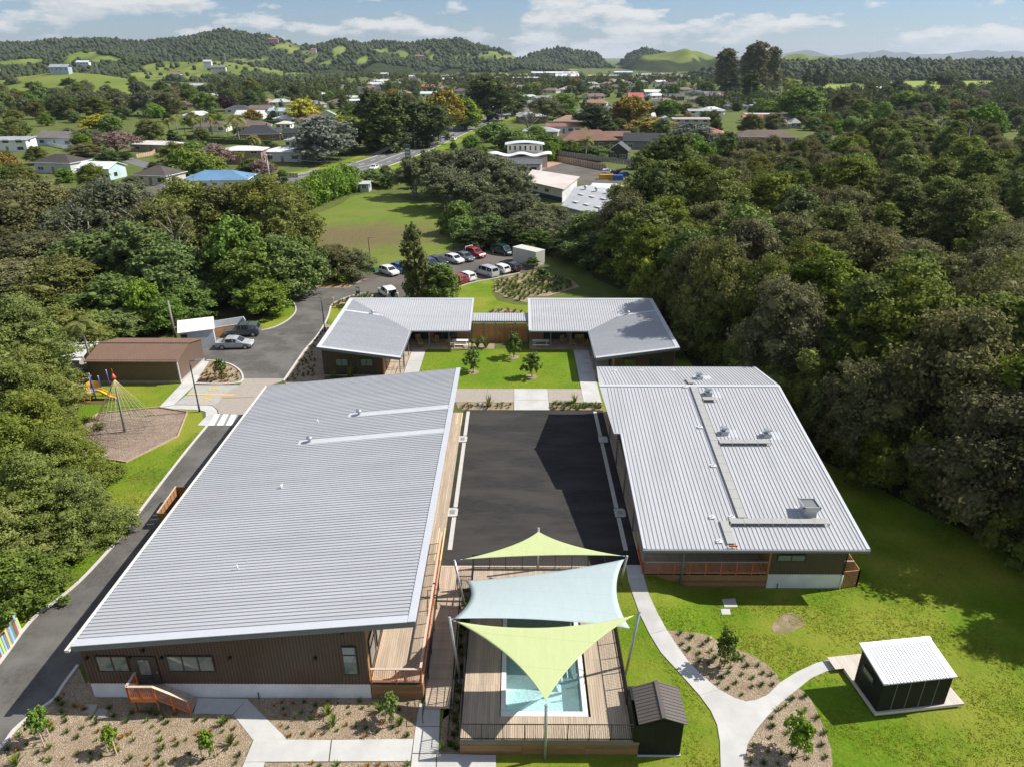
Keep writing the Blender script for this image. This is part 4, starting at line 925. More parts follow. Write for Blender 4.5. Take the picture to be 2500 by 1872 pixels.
sh = MB().bx(ix0 - .1, ix1 + .1, iy0 - .1, iy1 + .1, -1.15, -1.05).bx(ix0 - .1, ix0, iy0, iy1, -1.1, -.05).bx(ix1, ix1 + .1, iy0, iy1, -1.1, -.05).bx(ix0, ix1, iy0 - .1, iy0, -1.1, -.05).bx(ix0, ix1, iy1, iy1 + .1, -1.1, -.05); sh.obj('basin', tile_m, PL)
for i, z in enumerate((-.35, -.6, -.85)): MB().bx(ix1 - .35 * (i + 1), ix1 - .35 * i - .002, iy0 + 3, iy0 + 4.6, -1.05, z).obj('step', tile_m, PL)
wm = bpy.data.materials.new('pool_water'); wm.use_nodes = True; q = NT(wm.node_tree); q.n.clear()
pos = q.add('ShaderNodeNewGeometry').outputs['Position']
bp = q.add('ShaderNodeBump', i_Strength=.35, i_Distance=.05); q.l.new(q.noise(pos, 5.5, 4, .6), bp.inputs['Height'])
gl = q.add('ShaderNodeBsdfGlossy', i_Roughness=.04); q.l.new(bp.outputs[0], gl.inputs['Normal'])
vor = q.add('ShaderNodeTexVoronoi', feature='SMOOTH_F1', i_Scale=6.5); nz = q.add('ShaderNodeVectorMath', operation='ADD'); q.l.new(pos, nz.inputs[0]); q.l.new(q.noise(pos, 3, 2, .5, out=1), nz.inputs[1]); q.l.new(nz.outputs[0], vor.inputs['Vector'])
tr = q.add('ShaderNodeBsdfTransparent'); tr.inputs[0].default_value = (.82, .975, .985, 1)
df = q.add('ShaderNodeBsdfDiffuse'); q.l.new(q.ramp(vor.outputs['Distance'], [(.05, (.35, .72, .76)), (.5, (.6, .88, .9)), (.75, (.88, .97, .97))]), df.inputs[0])  # pale cell net paints caustic light into the water's diffuse colour
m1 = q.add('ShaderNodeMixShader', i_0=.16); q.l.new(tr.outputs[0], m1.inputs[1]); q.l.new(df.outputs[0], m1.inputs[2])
fr = q.add('ShaderNodeFresnel', i_IOR=1.33); q.l.new(bp.outputs[0], fr.inputs['Normal'])
m2 = q.add('ShaderNodeMixShader'); q.l.new(fr.outputs[0], m2.inputs[0]); q.l.new(m1.outputs[0], m2.inputs[1]); q.l.new(gl.outputs[0], m2.inputs[2])
q.l.new(m2.outputs[0], q.add('ShaderNodeOutputMaterial').inputs[0])
MB().face([(ix0, iy0, -.13), (ix1, iy0, -.13), (ix1, iy1, -.13), (ix0, iy1, -.13)]).obj('water', wm, PL)
rebase(PL, (1.7, 33, -1.1))
lad_m = mat('polished_steel', (.72, .73, .74), None, 4, .15, .9)
LD = thing('pool_ladder', 'polished steel pool ladder with curved handrails on the right edge of the pool', 'ladder')
for dy in (0, .55):
    y = 31.0 + dy; MB().tube([(4.15, y, .0), (4.15, y, .5), (4.0, y, .68), (3.78, y, .62), (3.74, y, .3), (3.74, y, -1.0)], .022, 6).obj('handrail', lad_m, LD)
for z in (-.25, -.55, -.85): MB().bx(3.70, 3.78, 31.0, 31.55, z - .02, z + .02).obj('rung', lad_m, LD)
rebase(LD, (4.15, 31.2, 0))
def fence(label, pts, **kw):
    t = thing('pool_fence', label, 'fence', group='black tubular pool fences'); railing(t, pts, 1.2, pm=black_m, cm=black_m, bal=.105, post=1.17, capw=.04, capt=.04, postw=.055, **kw); rebase(t, pts[0]); return t
fence('black tubular pool fence along the near edge of the pool deck', [(-2.98, 27.24, 0), (6.45, 27.24, 0)])
fence('black tubular pool fence between the pool deck and the asphalt court', [(-3.05, 41.6, 0), (6.55, 41.6, 0)])
fence('black tubular pool fence on the ramp side of the pool deck', [(-2.98, 27.3, 0), (-2.98, 39.2, 0)])
fence('black tubular pool fence on the lawn side of the pool deck', [(6.47, 29.6, 0), (6.47, 41.5, 0)])
fence('short black gate panel of pool fence by the ramp landing', [(-4.0, 39.3, 0), (-3.0, 39.3, 0), (-3.0, 41.5, 0)])
# ramp
RM = thing('timber_ramp', 'sloping timber ramp between the classroom deck railing and the pool fence', 'ramp')
zr = lambda y: 0.0 if y > 39.3 else -1.08 * (39.3 - y) / 9.1
boards_x(RM, -5.4, -3.68, 30.2, 39.3, -1.06, .02); boards_y(RM, -5.4, -3.05, 39.3, 41.75, .02)
MB().bx(-5.4, 6.5, 41.72, 41.86, -.1, .035).obj('edge_board', caprail_m, RM)
for x in (-5.38, -3.7):
    MB().bar((x, 30.2, -1.15), (x, 39.3, -.09), .06, .16).obj('edge_beam', black_m, RM)
for x in (-5.3, -3.72):
    for y in (30.4, 32.2, 34.0, 35.8, 37.6, 39.2): MB().bx(x - .025, x + .025, y - .025, y + .025, zr(y) - .1, zr(y) + .95).obj('post', black_m, RM)
    for h in (.95, .5): MB().tube([(x, 27.8 if x > -4 else 29.2, -1.15 + h), (x, 30.2, -1.06 + h), (x, 39.3, .02 + h)] , .022, 6).obj('handrail', black_m, RM)
    MB().tube([(x, 27.8 if x > -4 else 29.2, -1.2), (x, 27.8 if x > -4 else 29.2, -.2)], .025, 6).obj('post', black_m, RM)
rebase(RM, (-4.5, 30.2, -1.2))
# shade sails and their posts
def sail(label, cs, m, sag, name='shade_sail', n=26, bowk=1.0):
    """tensioned cloth with edges curving inwards; three or four corners"""
    cs = [Vector(c) for c in cs]; v = []; f = []
    cen = sum(cs, Vector()) / len(cs)
    def edge(a, b, t):
        p = a.lerp(b, t); mid = (a + b) / 2; return p + (cen - mid) * sag * 4 * t * (1 - t)
    if len(cs) == 4:
        A, B, C_, D = cs
        for j in range(n + 1):
            for i in range(n + 1):
                s, t = i / n, j / n
                p = (1 - t) * edge(A, B, s) + t * edge(D, C_, s) + (1 - s) * edge(A, D, t) + s * edge(B, C_, t) - ((1 - s) * (1 - t) * A + s * (1 - t) * B + s * t * C_ + (1 - s) * t * D)
                v.append(tuple(p))
        f = [(j * (n + 1) + i, j * (n + 1) + i + 1, (j + 1) * (n + 1) + i + 1, (j + 1) * (n + 1) + i) for j in range(n) for i in range(n)]
    else:
        A, B, C_ = cs
        for j in range(n + 1):
            t = j / n; L, Rr = edge(A, B, t), edge(A, C_, t); bow = (edge(B, C_, .5) - (B + C_) / 2) * bowk
            for i in range(n + 1):
                s = i / n; p = L.lerp(Rr, s) + bow * 4 * s * (1 - s) * t ** 2; v.append(tuple(p))
        f = [(j * (n + 1) + i, j * (n + 1) + i + 1, (j + 1) * (n + 1) + i + 1, (j + 1) * (n + 1) + i) for j in range(n) for i in range(n)]
    T = thing(name, label, 'shade sail', cs[0]); o = put('cloth', np_mesh('cloth', np.array(v) - np.array(cs[0]), f, m, True), T)
    sol = o.modifiers.new('thick', 'SOLIDIFY'); sol.thickness = .012
    for c in cs:
        d = (c - cen).normalized(); MB().tube([c - cs[0] - d * .05, c - cs[0] + d * .22], .018, 6).obj('shackle', galv_m, T)
    return T
def clothmat(name, a, b):
    m = mat(name, a, b, 1.4, .8, stretch=(3, .4, 1)); nt = NT(m.node_tree); pb = [x for x in nt.n if x.type == 'BSDF_PRINCIPLED'][0]
    tc = nt.add('ShaderNodeTexCoord'); sx = nt.add('ShaderNodeSeparateXYZ'); nt.l.new(tc.outputs['Object'], sx.inputs[0]); fr_ = nt.math('FRACT', nt.math('MULTIPLY', nt.math('ADD', sx.outputs[1], nt.math('MULTIPLY', sx.outputs[0], .12)), .55)); seam = nt.ramp(fr_, [(0, .86), (.012, .86), (.02, 1), (1, 1)])
    src = pb.inputs['Base Color'].links[0].from_socket; cs_ = nt.mix(1.0, src, seam, 'MULTIPLY'); nt.l.new(cs_, pb.inputs['Base Color'])
    bp = nt.add('ShaderNodeBump', i_Strength=.25, i_Distance=.08); nt.l.new(nt.noise(tc.outputs['Object'], .9, 3, .5), bp.inputs['Height']); nt.l.new(bp.outputs[0], pb.inputs['Normal'])
    t = nt.add('ShaderNodeBsdfTranslucent'); nt.l.new(pb.inputs['Base Color'].links[0].from_socket, t.inputs[0])
    mx = nt.add('ShaderNodeMixShader', i_0=.22); nt.l.new(pb.outputs[0], mx.inputs[1]); nt.l.new(t.outputs[0], mx.inputs[2])
    nt.l.new(mx.outputs[0], [x for x in nt.n if x.type == 'OUTPUT_MATERIAL'][0].inputs[0]); return m
lime_m = clothmat('lime_cloth', (.62, .69, .33), (.66, .73, .37)); aqua_m = clothmat('pale_aqua_cloth', (.50, .60, .61), (.54, .63, .64))
tops = dict(lb=AT(1109.5, 1367.6, 38.9), rb=AT(1530.7, 1357, 39.3), lf=AT(1097, 1507, 32.0), rf=AT(1561.5, 1492, 32.1), bc=AT(1314.5, 1289, 41.45), fc=AT(1333.5, 1721, 26.75))
bases = dict(lb=(-3.4, 38.1, -.7), rb=(7.5, 40.2, -.6), lf=(-3.32, 32.2, -1.1), rf=(6.86, 32.6, -1.25), bc=(1.69, 41.45, -.1), fc=(1.7, 27.0, -1.25))
names = dict(lb='leaning left-hand post at the court end of the pool', rb='leaning right-hand post at the court end of the pool', lf='tall leaning left-hand post beside the middle of the pool', rf='tall leaning right-hand post beside the lawn', bc='upright steel post in the far pool fence under the sail peak', fc='upright steel post in front of the pool deck')
for k_, tp in tops.items():
    b0 = Vector(bases[k_]); t = thing('sail_post', 'galvanised shade sail post: ' + names[k_], 'post', b0, group='shade sail posts')
    MB().tube([(0, 0, 0), tp - b0], [.085, .085], 12).obj('shaft', galv_m, t); MB().tube([tp - b0, tp - b0 + Vector((0, 0, .05))], [.1, .07], 12).obj('cap', galv_m, t)
    MB().box((0, 0, .02), (.34, .34, .04)).obj('base_plate', galv_m, t)
ins = lambda a, b, d: Vector(a) + (Vector(b) - Vector(a)).normalized() * d
c0 = (tops['bc'] + tops['lb'] + tops['rb']) / 3
sail('lime green triangular shade sail peaking over the court end of the pool', [tops['bc'] + Vector((0, -.12, -.18)), ins(tops['lb'], c0, .5), ins(tops['rb'], c0, .35)], lime_m, .24)
lo_l = AT(1130.7, 1415, 38.4); lo_r = AT(1538, 1533, 32.25)
sail('pale aqua four-cornered twisted shade sail across the middle of the pool', [ins(lo_l, (1.7, 35, 2), .2), ins(tops['rb'] - Vector((0, 0, .12)), (1.7, 35, 2), .25), lo_r, ins(tops['lf'] - Vector((0, 0, .1)), (1.7, 35, 2), .25)], aqua_m, .125)
c0 = (tops['fc'] + tops['lf'] + tops['rf']) / 3
sail('lime green triangular shade sail pointing down over the near end of the pool', [ins(tops['fc'], c0, .25), ins(tops['lf'] - Vector((0, 0, .15)), c0, .35), ins(tops['rf'] - Vector((0, 0, .15)), c0, .3)], lime_m, .2, bowk=1.9)
# pool pump shed
PS = thing('pool_shed', 'small black pump shed with dark gabled roof at the corner of the pool deck', 'shed')
clad('wall', (6.85, 27.2), (9.15, 27.2), -1.1, 1.5, 1.5, charcoal_m, PS, .15, .015)
MB().bx(6.86, 9.14, 27.22, 29.35, -1.1, 1.48).obj('wall', charcoal_m, PS); MB().bx(6.8, 9.2, 27.15, 29.4, -1.28, -1.08).obj('floor_slab', conc_m, PS)
MB().face([(6.86, 27.215, 1.48), (9.14, 27.215, 1.48), (8.0, 27.215, 1.9)]).obj('gable', charcoal_m, PS)
for s_, xa in ((-1, 6.68), (1, 9.32)):
    rf = MB().slab([(xa, 27.05, 1.46), (8.0, 27.05, 1.95), (8.0, 29.55, 1.95), (xa, 29.55, 1.46)][::1 if s_ > 0 else -1], .05).obj('roof', dkroof_m, PS)
    for i in range(11): y = 27.2 + i * .225; rib(rf, (xa, y, 1.462), (8.0, y, 1.952), dkroof_m, .45)
MB().bar((8, 27.03, 1.97), (8, 29.57, 1.97), .22, .03).obj('ridge_cap', dkroof_m, PS)
MB().bx(6.55, 7.6, 27.18, 27.22, -.1, 1.2).bx(6.5, 6.56, 27.2, 29.6, 0, 1.25).obj('screen_panel', charcoal_m, PS)
rebase(PS, (8, 27.2, -1.2))
t = thing('pump_box', 'low black equipment box between the pool fence and the pump shed', 'box', (6.95, 30.1, -1.2)); MB().box((0, 0, .75), (.75, .9, 1.5)).obj('housing', black_m, t); MB().box((.05, 0, 1.53), (1.1, 1.0, .06)).obj('lid', black_m, t)
# garden hut on its platform
HT = thing('garden_hut', 'dark grey garden hut with white mono-pitch metal roof on the lawn', 'hut', (21.2, 29.9, -.82), R(7.5))
hw, hd = 4.32, 2.3
hz = lambda y: 2.3 + (y + .1) / 2.5 * .45
mb = MB().bx(0, hw, 0, hd, 0, 2.2); mb.obj('wall', charcoal_m, HT)
for x in np.linspace(0, hw, 6)[1:-1]: MB().bx(x - .02, x + .02, -.02, .005, .02, 2.22).obj('batten', fascia_m, HT)
MB().face([(-.001, 0, 2.2), (-.001, hd, 2.2), (-.001, hd, hz(hd) - .05), (-.001, 0, hz(0) - .05)]).face([(hw, 0, 2.2), (hw, 0, hz(0) - .05), (hw, hd, hz(hd) - .05), (hw, hd, 2.2)]).face([(0, hd, 2.2), (hw, hd, 2.2), (hw, hd, hz(hd) - .05), (0, hd, hz(hd) - .05)]).obj('wall_top', charcoal_m, HT)
rf = MB().slab([(-.12, -.12, hz(-.12)), (hw + .12, -.12, hz(-.12)), (hw + .12, hd + .2, hz(hd + .2)), (-.12, hd + .2, hz(hd + .2))], .08).obj('roof', hutroof_m, HT)
for i in range(19): x = .3 + i * .205; rib(rf, (x, -.12, hz(-.12)), (x, hd - .05, hz(hd - .05)), hutroof_m, .6)
MB().slab([(-.13, hd, hz(hd) + .05), (hw + .13, hd, hz(hd) + .05), (hw + .13, hd + .25, hz(hd + .25) + .05), (-.13, hd + .25, hz(hd + .25) + .05)], .05).slab([(-.13, -.12, hz(-.12) + .05), (.12, -.12, hz(-.12) + .05), (.12, hd, hz(hd) + .05), (-.13, hd, hz(hd) + .05)], .05).obj('edge_flashing', hutroof_m, rf)
window(HT, (-.02, 1.3, 1.55), 1.1, .5, -math.pi / 2, 1)
t = thing('hut_platform', 'low pale timber platform under the garden hut', 'platform', (21.2, 29.9, -.86), R(7.5))
boards_y(t, -.05, hw + 1.25, -.06, 1.5, 0, deck2_m); boards_y(t, -.05, hw + .4, 1.5, 4.3, 0, deck2_m); boards_y(t, -.65, -.05, 3.3, 4.3, 0, deck2_m)
MB().bx(-.05, hw + 1.25, -.1, -.06, -.2, 0).bx(-.09, -.05, -.1, 3.3, -.2, 0).obj('edge_board', deck2_m, t)
for x, y in ((.2, .2), (hw, .2), (.2, 3.9), (hw, 3.9), (5.3, .3)): MB().bx(x - .06, x + .06, y - .06, y + .06, -.45, -.03).obj('pile', fasciaboard_m, t)
# inspection slabs, soil patch, drain lids
def lid(label, px, m=conc_m, name='access_cover'):
    P = GP(px); c = sum(P, Vector()) / len(P); o = MB().slab([p - c + Vector((0, 0, .05)) for p in P], .1).obj(name, m, None, c); tag(o, label, 'cover', 'concrete access covers')
lid('larger white square access cover on the lawn near the hall', z7([(760, 472), (852, 466), (872, 527), (778, 528)])); lid('smaller white square access cover on the lawn near the hall', z7([(750, 540), (815, 540), (822, 580), (760, 580)]))
lid('grey paver nearer the wall in the mulch bed beside the landing', z4([(660, 1168), (752, 1170), (728, 1235), (636, 1232)]), concg_m, 'paver'); lid('paler paver farther out in the mulch bed beside the landing', z4([(762, 1202), (838, 1204), (812, 1270), (718, 1266)]), concg_m, 'paver')
patch('bare_soil', xy(GP(z7([(1110, 668), (1128, 640), (1150, 615), (1168, 588), (1215, 572), (1240, 562), (1285, 580), (1322, 590), (1345, 618), (1330, 640), (1340, 660), (1290, 678), (1262, 700), (1220, 705), (1190, 722), (1150, 700), (1130, 708)]))), mat('dry_soil', (.26, .19, .13), (.36, .28, .21), 3, .95, bump=.6, bscale=6, c3=(.2, .17, .07), s3=.9), .02)
p = G(*ZP(700, 700, 4.424, [(2095, 1280)])[0]); tag(MB().tube([(0, 0, -.05), (0, 0, .08)], .45, 16).tube([(0, 0, .08), (0, 0, .1)], .3, 16).obj('manhole_cover', conc_m, None, p), 'round concrete manhole in the planting strip beyond the court', 'manhole')
# rainbow paling fence
FT = thing('paling_fence', 'rainbow painted paling fence curving beside the lower driveway', 'fence')
cols = [(.30, .47, .62), (.19, .23, .30), (.72, .55, .16), (.20, .25, .33), (.30, .46, .66), (.17, .24, .28), (.10, .15, .06), (.48, .08, .05), (.30, .47, .66), (.52, .68, .12)]
pal = [mat(f'paling_paint_{i}', c, None, 4, .6) for i, c in enumerate(cols)]
pa, pb = G(*ZP(0, 1420, 3.664, [(190, 440)])[0]), G(*ZP(0, 1420, 3.664, [(-90, 780)])[0])
for i in range(17):
    t_ = i / 16; p = pa.lerp(pb, t_) + Vector((.25 * math.sin(t_ * 3.1), 0, 0)); h = 1.55 + .1 * math.sin(i * 2.1) - .02 * i
    put('paling', boxmesh(.02, .17, h, pal[(9 - i) % 10], 'paling'), FT, (p.x, p.y, hgt(p.x, p.y) + h / 2), (0, 0, math.atan2(pb.y - pa.y, pb.x - pa.x) - math.pi / 2))
for z in (.4, 1.2): MB().bar(pa + Vector((-.06, 0, z)), pb + Vector((-.06, 0, z)), .05, .09).obj('rail', fasciaboard_m, FT)
rebase(FT, pa)
# low timber screen fence seen past the roof edge of the big block
sf = thing('screen_fence', 'low orange timber screen fence beside the driveway under the long gutter', 'fence')
a, b = G(*z1([(1375, 1150)])[0], -.1), G(*z1([(1165, 1355)])[0], -.3)
a.x = min(a.x, -26.5); b.x = a.x
n_ = int((a - b).length / .55)
for i in range(n_): p = a.lerp(b, (i + .5) / n_); put('panel', boxmesh(.03, .52, 1.35, timb_m, 'panel'), sf, (p.x, p.y, hgt(p.x, p.y) + .7))
MB().bar(Vector((a.x, a.y, hgt(a.x, a.y) + 1.4)), Vector((b.x, b.y, hgt(b.x, b.y) + 1.4)), .1, .05).obj('top_rail', caprail_m, sf)
for p in (a, b): MB().bar(Vector((p.x, p.y, hgt(p.x, p.y) + .7)), Vector((p.x + .9, p.y, hgt(p.x, p.y) + .7)), .04, 1.35).obj('return_panel', fasciaboard_m, sf)
rebase(sf, (a.x, b.y, -.4))

# ------------------------------------------------------------------ sheds by the turning area
GA = thing('garage', 'long brown metal garage with low gabled roof beside the playground', 'shed')
gx0, gx1, gy0, gy1 = -48.5, -38.25, 73.85, 80.6; ge, gr = 2.85, 3.6; gm_ = (gy0 + gy1) / 2
MB().bx(gx0 + .05, gx1 - .02, gy0 + .03, gy1, -.2, .35).obj('base_wall', concg_m, GA)
for i in range(17): put('cladding_board', boxmesh(gx1 - gx0, .03, .148, shed_m, 'board'), GA, ((gx0 + gx1) / 2, gy0 + .006 * (i % 2), .43 + .15 * i))
MB().bx(gx0, gx1 - .01, gy0 + .02, gy1, .35, ge).obj('wall', shed_m, GA)
MB().face([(gx1, gy0 + .02, ge), (gx1, gy1, ge), (gx1, gm_, gr)]).face([(gx0, gy1, ge), (gx0, gy0, ge), (gx0, gm_, gr)]).obj('gable', shed_m, GA)
for ya, sg in ((gy0 - .2, 1), (gy1 + .2, -1)):
    P = [(gx0 - .15, ya, ge - .04), (gx1 + .15, ya, ge - .04), (gx1 + .15, gm_, gr + .06), (gx0 - .15, gm_, gr + .06)]
    rf = MB().slab(P[::sg], .06).obj('roof', shedroof_m, GA)
    for i in range(52): x = gx0 + i * .2; rib(rf, (x, ya, ge - .04), (x, gm_ - .05 * sg, gr + .05), shedroof_m, .7)
MB().bar((gx0 - .16, gm_, gr + .1), (gx1 + .16, gm_, gr + .1), .4, .03).obj('ridge_cap', shedroof_m, GA)
MB().bx(gx1 - .08, gx1 + .04, gy0 - .06, gy0 + .03, -.1, ge - .05).obj('corner_downpipe', white_m, GA)
MB().bx(gx0 - .15, gx1 + .15, gy0 - .32, gy0 - .2, ge - .16, ge - .04).obj('gutter', shedroof_m, GA)
rebase(GA, (-43.5, 73.85, 0))
WS = thing('white_shed', 'small white weatherboard shed with white mono-pitch roof next to the parked cars', 'shed', (-41.2, 86.2, 0), R(22))
pale_m = mat('pale_grey_weatherboard', (.50, .53, .55), (.56, .59, .61), 1, .6)
clad('wall', (-2.0, -1.5), (2.0, -1.5), 0, 2.3, 2.3, pale_m, WS, .16, .02); MB().bx(-2, 2, -1.48, 1.5, 0, 2.25).obj('wall', pale_m, WS)
rf = MB().slab([(-2.2, -1.7, 2.35), (2.2, -1.7, 2.35), (2.2, 1.8, 2.85), (-2.2, 1.8, 2.85)], .08).obj('roof', white_m, WS)
MB().slab([(-1.4, -.3, 2.6), (-.8, -.3, 2.6), (-.8, .4, 2.7), (-1.4, .4, 2.7)], .03).obj('skylight', gut_m, rf)
window(WS, (-1.5, -1.54, 1.7), .7, .6, 0, 1, gm=darkglass_m)
BE = thing('bin_enclosure', 'timber slat enclosure with pale bins behind the parked cars', 'fence', (-40.0, 88.4, 0), R(29))
for i in range(27): put('slat', boxmesh(.14, .025, 1.3, timb_m, 'slat'), BE, (.08 + i * .152, 0, .68))
for x in (0, 2.05, 4.1): MB().bx(x - .05, x + .05, .02, .12, 0, 1.45).obj('post', fasciaboard_m, BE)
MB().bx(-.05, 4.2, 1.6, 1.7, .2, 1.75).bx(-.05, .02, .1, 1.6, .2, 1.75).bx(4.1, 4.2, .1, 1.6, .2, 1.75).obj('back_panel', pale_m, BE); MB().bx(-.02, 4.15, -.05, .1, 1.33, 1.38).obj('top_rail', caprail_m, BE)
CT = thing('storage_container', 'cream corrugated storage container at the end of the car park', 'container', (2.4, 126.4, 0), R(-43))
cream_m = mat('cream_steel', (.56, .56, .48), (.62, .62, .54), 1.2, .55)
L_, D_, H_ = 5.6, 2.4, 2.6
for a, b in (((-L_ / 2, -D_ / 2), (L_ / 2, -D_ / 2)), ((L_ / 2, -D_ / 2), (L_ / 2, D_ / 2)), ((L_ / 2, D_ / 2), (-L_ / 2, D_ / 2)), ((-L_ / 2, D_ / 2), (-L_ / 2, -D_ / 2))): clad('side', a, b, .1, H_, H_, cream_m, CT, .3, .04)
MB().bx(-L_ / 2 - .04, L_ / 2 + .04, -D_ / 2 - .04, D_ / 2 + .04, H_, H_ + .08).obj('roof', cream_m, CT); MB().bx(-L_ / 2, L_ / 2, -D_ / 2, D_ / 2, 0, .1).obj('floor', cream_m, CT)
# ------------------------------------------------------------------ playground
blue_m = mat('blue_powder_coat', (.03, .07, .30), None, 3, .35); yel_m = mat('yellow_plastic', (.72, .38, .02), (.78, .45, .04), 3, .35); red_m = mat('red_plastic', (.55, .06, .03), None, 3, .4)
PG = thing('play_tower', 'blue and yellow play tower with slide and ladder on the lawn', 'playground', (-45.9, 69.9, hgt(-45.9, 69.9)))
for x, y, h in ((-.75, -.6, 2.0), (.3, -.6, 3.2), (-.75, .75, 2.1), (.3, .75, 2.3), (1.35, .75, 3.0), (.0, -.1, 2.0)): MB().tube([(x, y, 0), (x, y, h)], .06, 10).obj('post', blue_m, PG); MB().tube([(x, y, h), (x, y, h + .05)], [.07, .04], 8).obj('post_cap', white_m, PG)
MB().bx(-.8, .35, -.65, .8, .88, .96).obj('platform', galv_m, PG)
MB().bx(-.8, -.74, -.5, .7, 1.0, 1.75).obj('side_panel', yel_m, PG); MB().bx(-.65, .25, .72, .78, 1.0, 1.7).obj('side_panel', yel_m, PG)
path = [(.3, -.1, 1.0), (.8, -.15, .92), (1.3, -.2, .62), (1.8, -.25, .32), (2.2, -.3, .22), (2.5, -.32, .2)]
sl = MB()
for a, b in zip(path[:-1], path[1:]):
    a, b = Vector(a), Vector(b); sl.bar(a, b, .5, .04)
    for o in (-.27, .27): sl.bar(a + Vector((0, o, .09)), b + Vector((0, o, .09)), .05, .2)
sl.obj('slide', yel_m, PG); MB().tube([(2.3, -.55, 0), (2.3, -.55, .2)], .03).tube([(2.3, -.05, 0), (2.3, -.05, .2)], .03).obj('slide_leg', yel_m, PG)
for x in (-.6, .05): MB().tube([(x, -1.35, 0), (x, -.72, 1.3)], .03, 6).obj('ladder_stile', yel_m, PG)
for i in range(4): t_ = .18 + i * .2; MB().tube([(-.6, -1.35 + .63 * t_, 1.3 * t_), (.05, -1.35 + .63 * t_, 1.3 * t_)], .025, 6).obj('rung', yel_m, PG)
MB().tube([(-.75, -.6, 1.95), (-1.6, -.6, 2.0), (-1.6, .75, 2.0), (-.75, .75, 2.05)], .04, 6).obj('climbing_bar', red_m, PG); MB().tube([(1.35, .75, 1.5), (1.8, .75, 1.6), (2.0, .75, 1.2), (2.0, .75, 0)], .035, 6).obj('climbing_bar', red_m, PG)
patch('scuffed_soil', [(-47.3, 68.3), (-44.8, 68.4), (-43.2, 69.2), (-43.4, 70.1), (-45.6, 69.7), (-47.4, 69.2)], soil_m, .03)
RP_ = thing('rope_pyramid', 'tall rope climbing pyramid on a grey pole with red cap in the bark pit', 'climbing frame', (-38.9, 62.2, hgt(-38.9, 62.2)))
ptop = Vector((.25, 0, 5.9)); MB().tube([(0, 0, 0), ptop], [.13, .10], 12).obj('pole', mat('grey_pole', (.16, .2, .24), (.2, .24, .28), 2, .4), RP_)
MB().tube([ptop, ptop + Vector((0, 0, .12)), ptop + Vector((0, 0, .5))], [.24, .2, .02], 10).obj('cap', red_m, RP_); MB().tube([ptop + Vector((0, 0, .5)), ptop + Vector((0, 0, .95))], .025, 6).obj('finial', red_m, RP_)
rope_m = mat('yellow_rope', (.52, .44, .16), (.6, .52, .22), 6, .8); rope2_m = mat('grey_green_rope', (.13, .16, .13), (.18, .21, .17), 6, .8)
nr = 24; top = ptop - Vector((0, 0, .1)); anc = []
for i in range(nr):
    a = 2 * math.pi * i / nr; rr = 3.55 + .25 * math.sin(3 * a); anc.append(Vector((rr * math.cos(a), rr * .9 * math.sin(a), .0)))
    MB().tube([anc[-1], top], .018, 4).obj('guy_rope', rope_m, RP_)
for lv in np.linspace(.12, .86, 9):
    mb = MB(); pts_ = [anc[i].lerp(top, lv) for i in range(nr)] ; mb.tube(pts_ + [pts_[0]], .013, 4)
    if lv < .75:
        for fr_ in (.55,): inner = [Vector((top.x * lv * (1 - fr_) + p.x * fr_, p.y * fr_, p.z)) for p in pts_]; mb.tube(inner + [inner[0]], .013, 4); [mb.tube([inner[i], pts_[i]], .012, 4) for i in range(0, nr, 2)]
    mb.obj('net_ring', rope2_m, RP_)
# ------------------------------------------------------------------ lamp posts
def lamp(label, p, h, az):
    t = thing('lamp_post', label, 'lamp post', p, R(az), 'slim black lamp posts')
    MB().tube([(0, 0, 0), (0, 0, h)], [.075, .055], 10).obj('pole', black_m, t); MB().tube([(0, 0, 0), (0, 0, .9)], .095, 10).obj('sleeve', black_m, t)
    MB().tube([(0, 0, h - .05), (.55, 0, h + .02)], .035, 6).obj('arm', black_m, t)
    h_ = MB().box((.85, 0, h + .03), (.7, .26, .08), 0, .85).obj('lamp_head', fascia_m, t); MB().box((.88, 0, h - .015), (.5, .18, .015)).obj('lens', white_m, h_)
lamp('slim black lamp post at the pedestrian crossing beside the bark pit', (-33.25, 66.67, 0), 5.8, 15)
lamp('slim black lamp post between the drive and the left L-shaped wing', (-25.84, 90.56, 0), 4.9, 180)
lamp('slim black lamp post in the field edge beside the green mesh', (-25.5, 122.3, 0), 5.5, 10)
lamp('slim black lamp post in the island planting where the drive forks', (-31.6, 112.2, 0), 5.7, 170)
lamp('slim black lamp post behind the row of parked cars', (-11.57, 131.5, 0), 6.1, 0)
gm2 = mat('green_mesh', (.02, .13, .09), (.03, .17, .12), 5, .8)
t = thing('mesh_barrier', 'low green mesh barrier by the lamp post at the car park edge', 'barrier'); pts = GP(zm([(468, 640), (530, 652), (560, 640)]))
for a, b in zip(pts[:-1], pts[1:]): MB().bar(a + Vector((0, 0, .4)), b + Vector((0, 0, .4)), .03, .8).obj('mesh_panel', gm2, t)
for p in pts: MB().tube([p, p + Vector((0, 0, .95))], .04, 6).obj('stake', fasciaboard_m, t)
rebase(t, pts[0])
p = G(*zl([(2150, 800)])[0]); t = thing('direction_sign', 'small white and green direction sign at the drive entry', 'sign', p, R(-15)); MB().bx(-.3, .3, -.04, .04, .5, 1.6).obj('panel', black_m, t); MB().bx(-.24, .24, -.055, -.045, 1.0, 1.5).obj('face', white_m, t); MB().bx(-.24, .24, -.056, -.046, .7, .95).obj('face', gm2, t); MB().bx(-.28, -.2, -.03, .03, 0, .5).bx(.2, .28, -.03, .03, 0, .5).obj('leg', black_m, t)
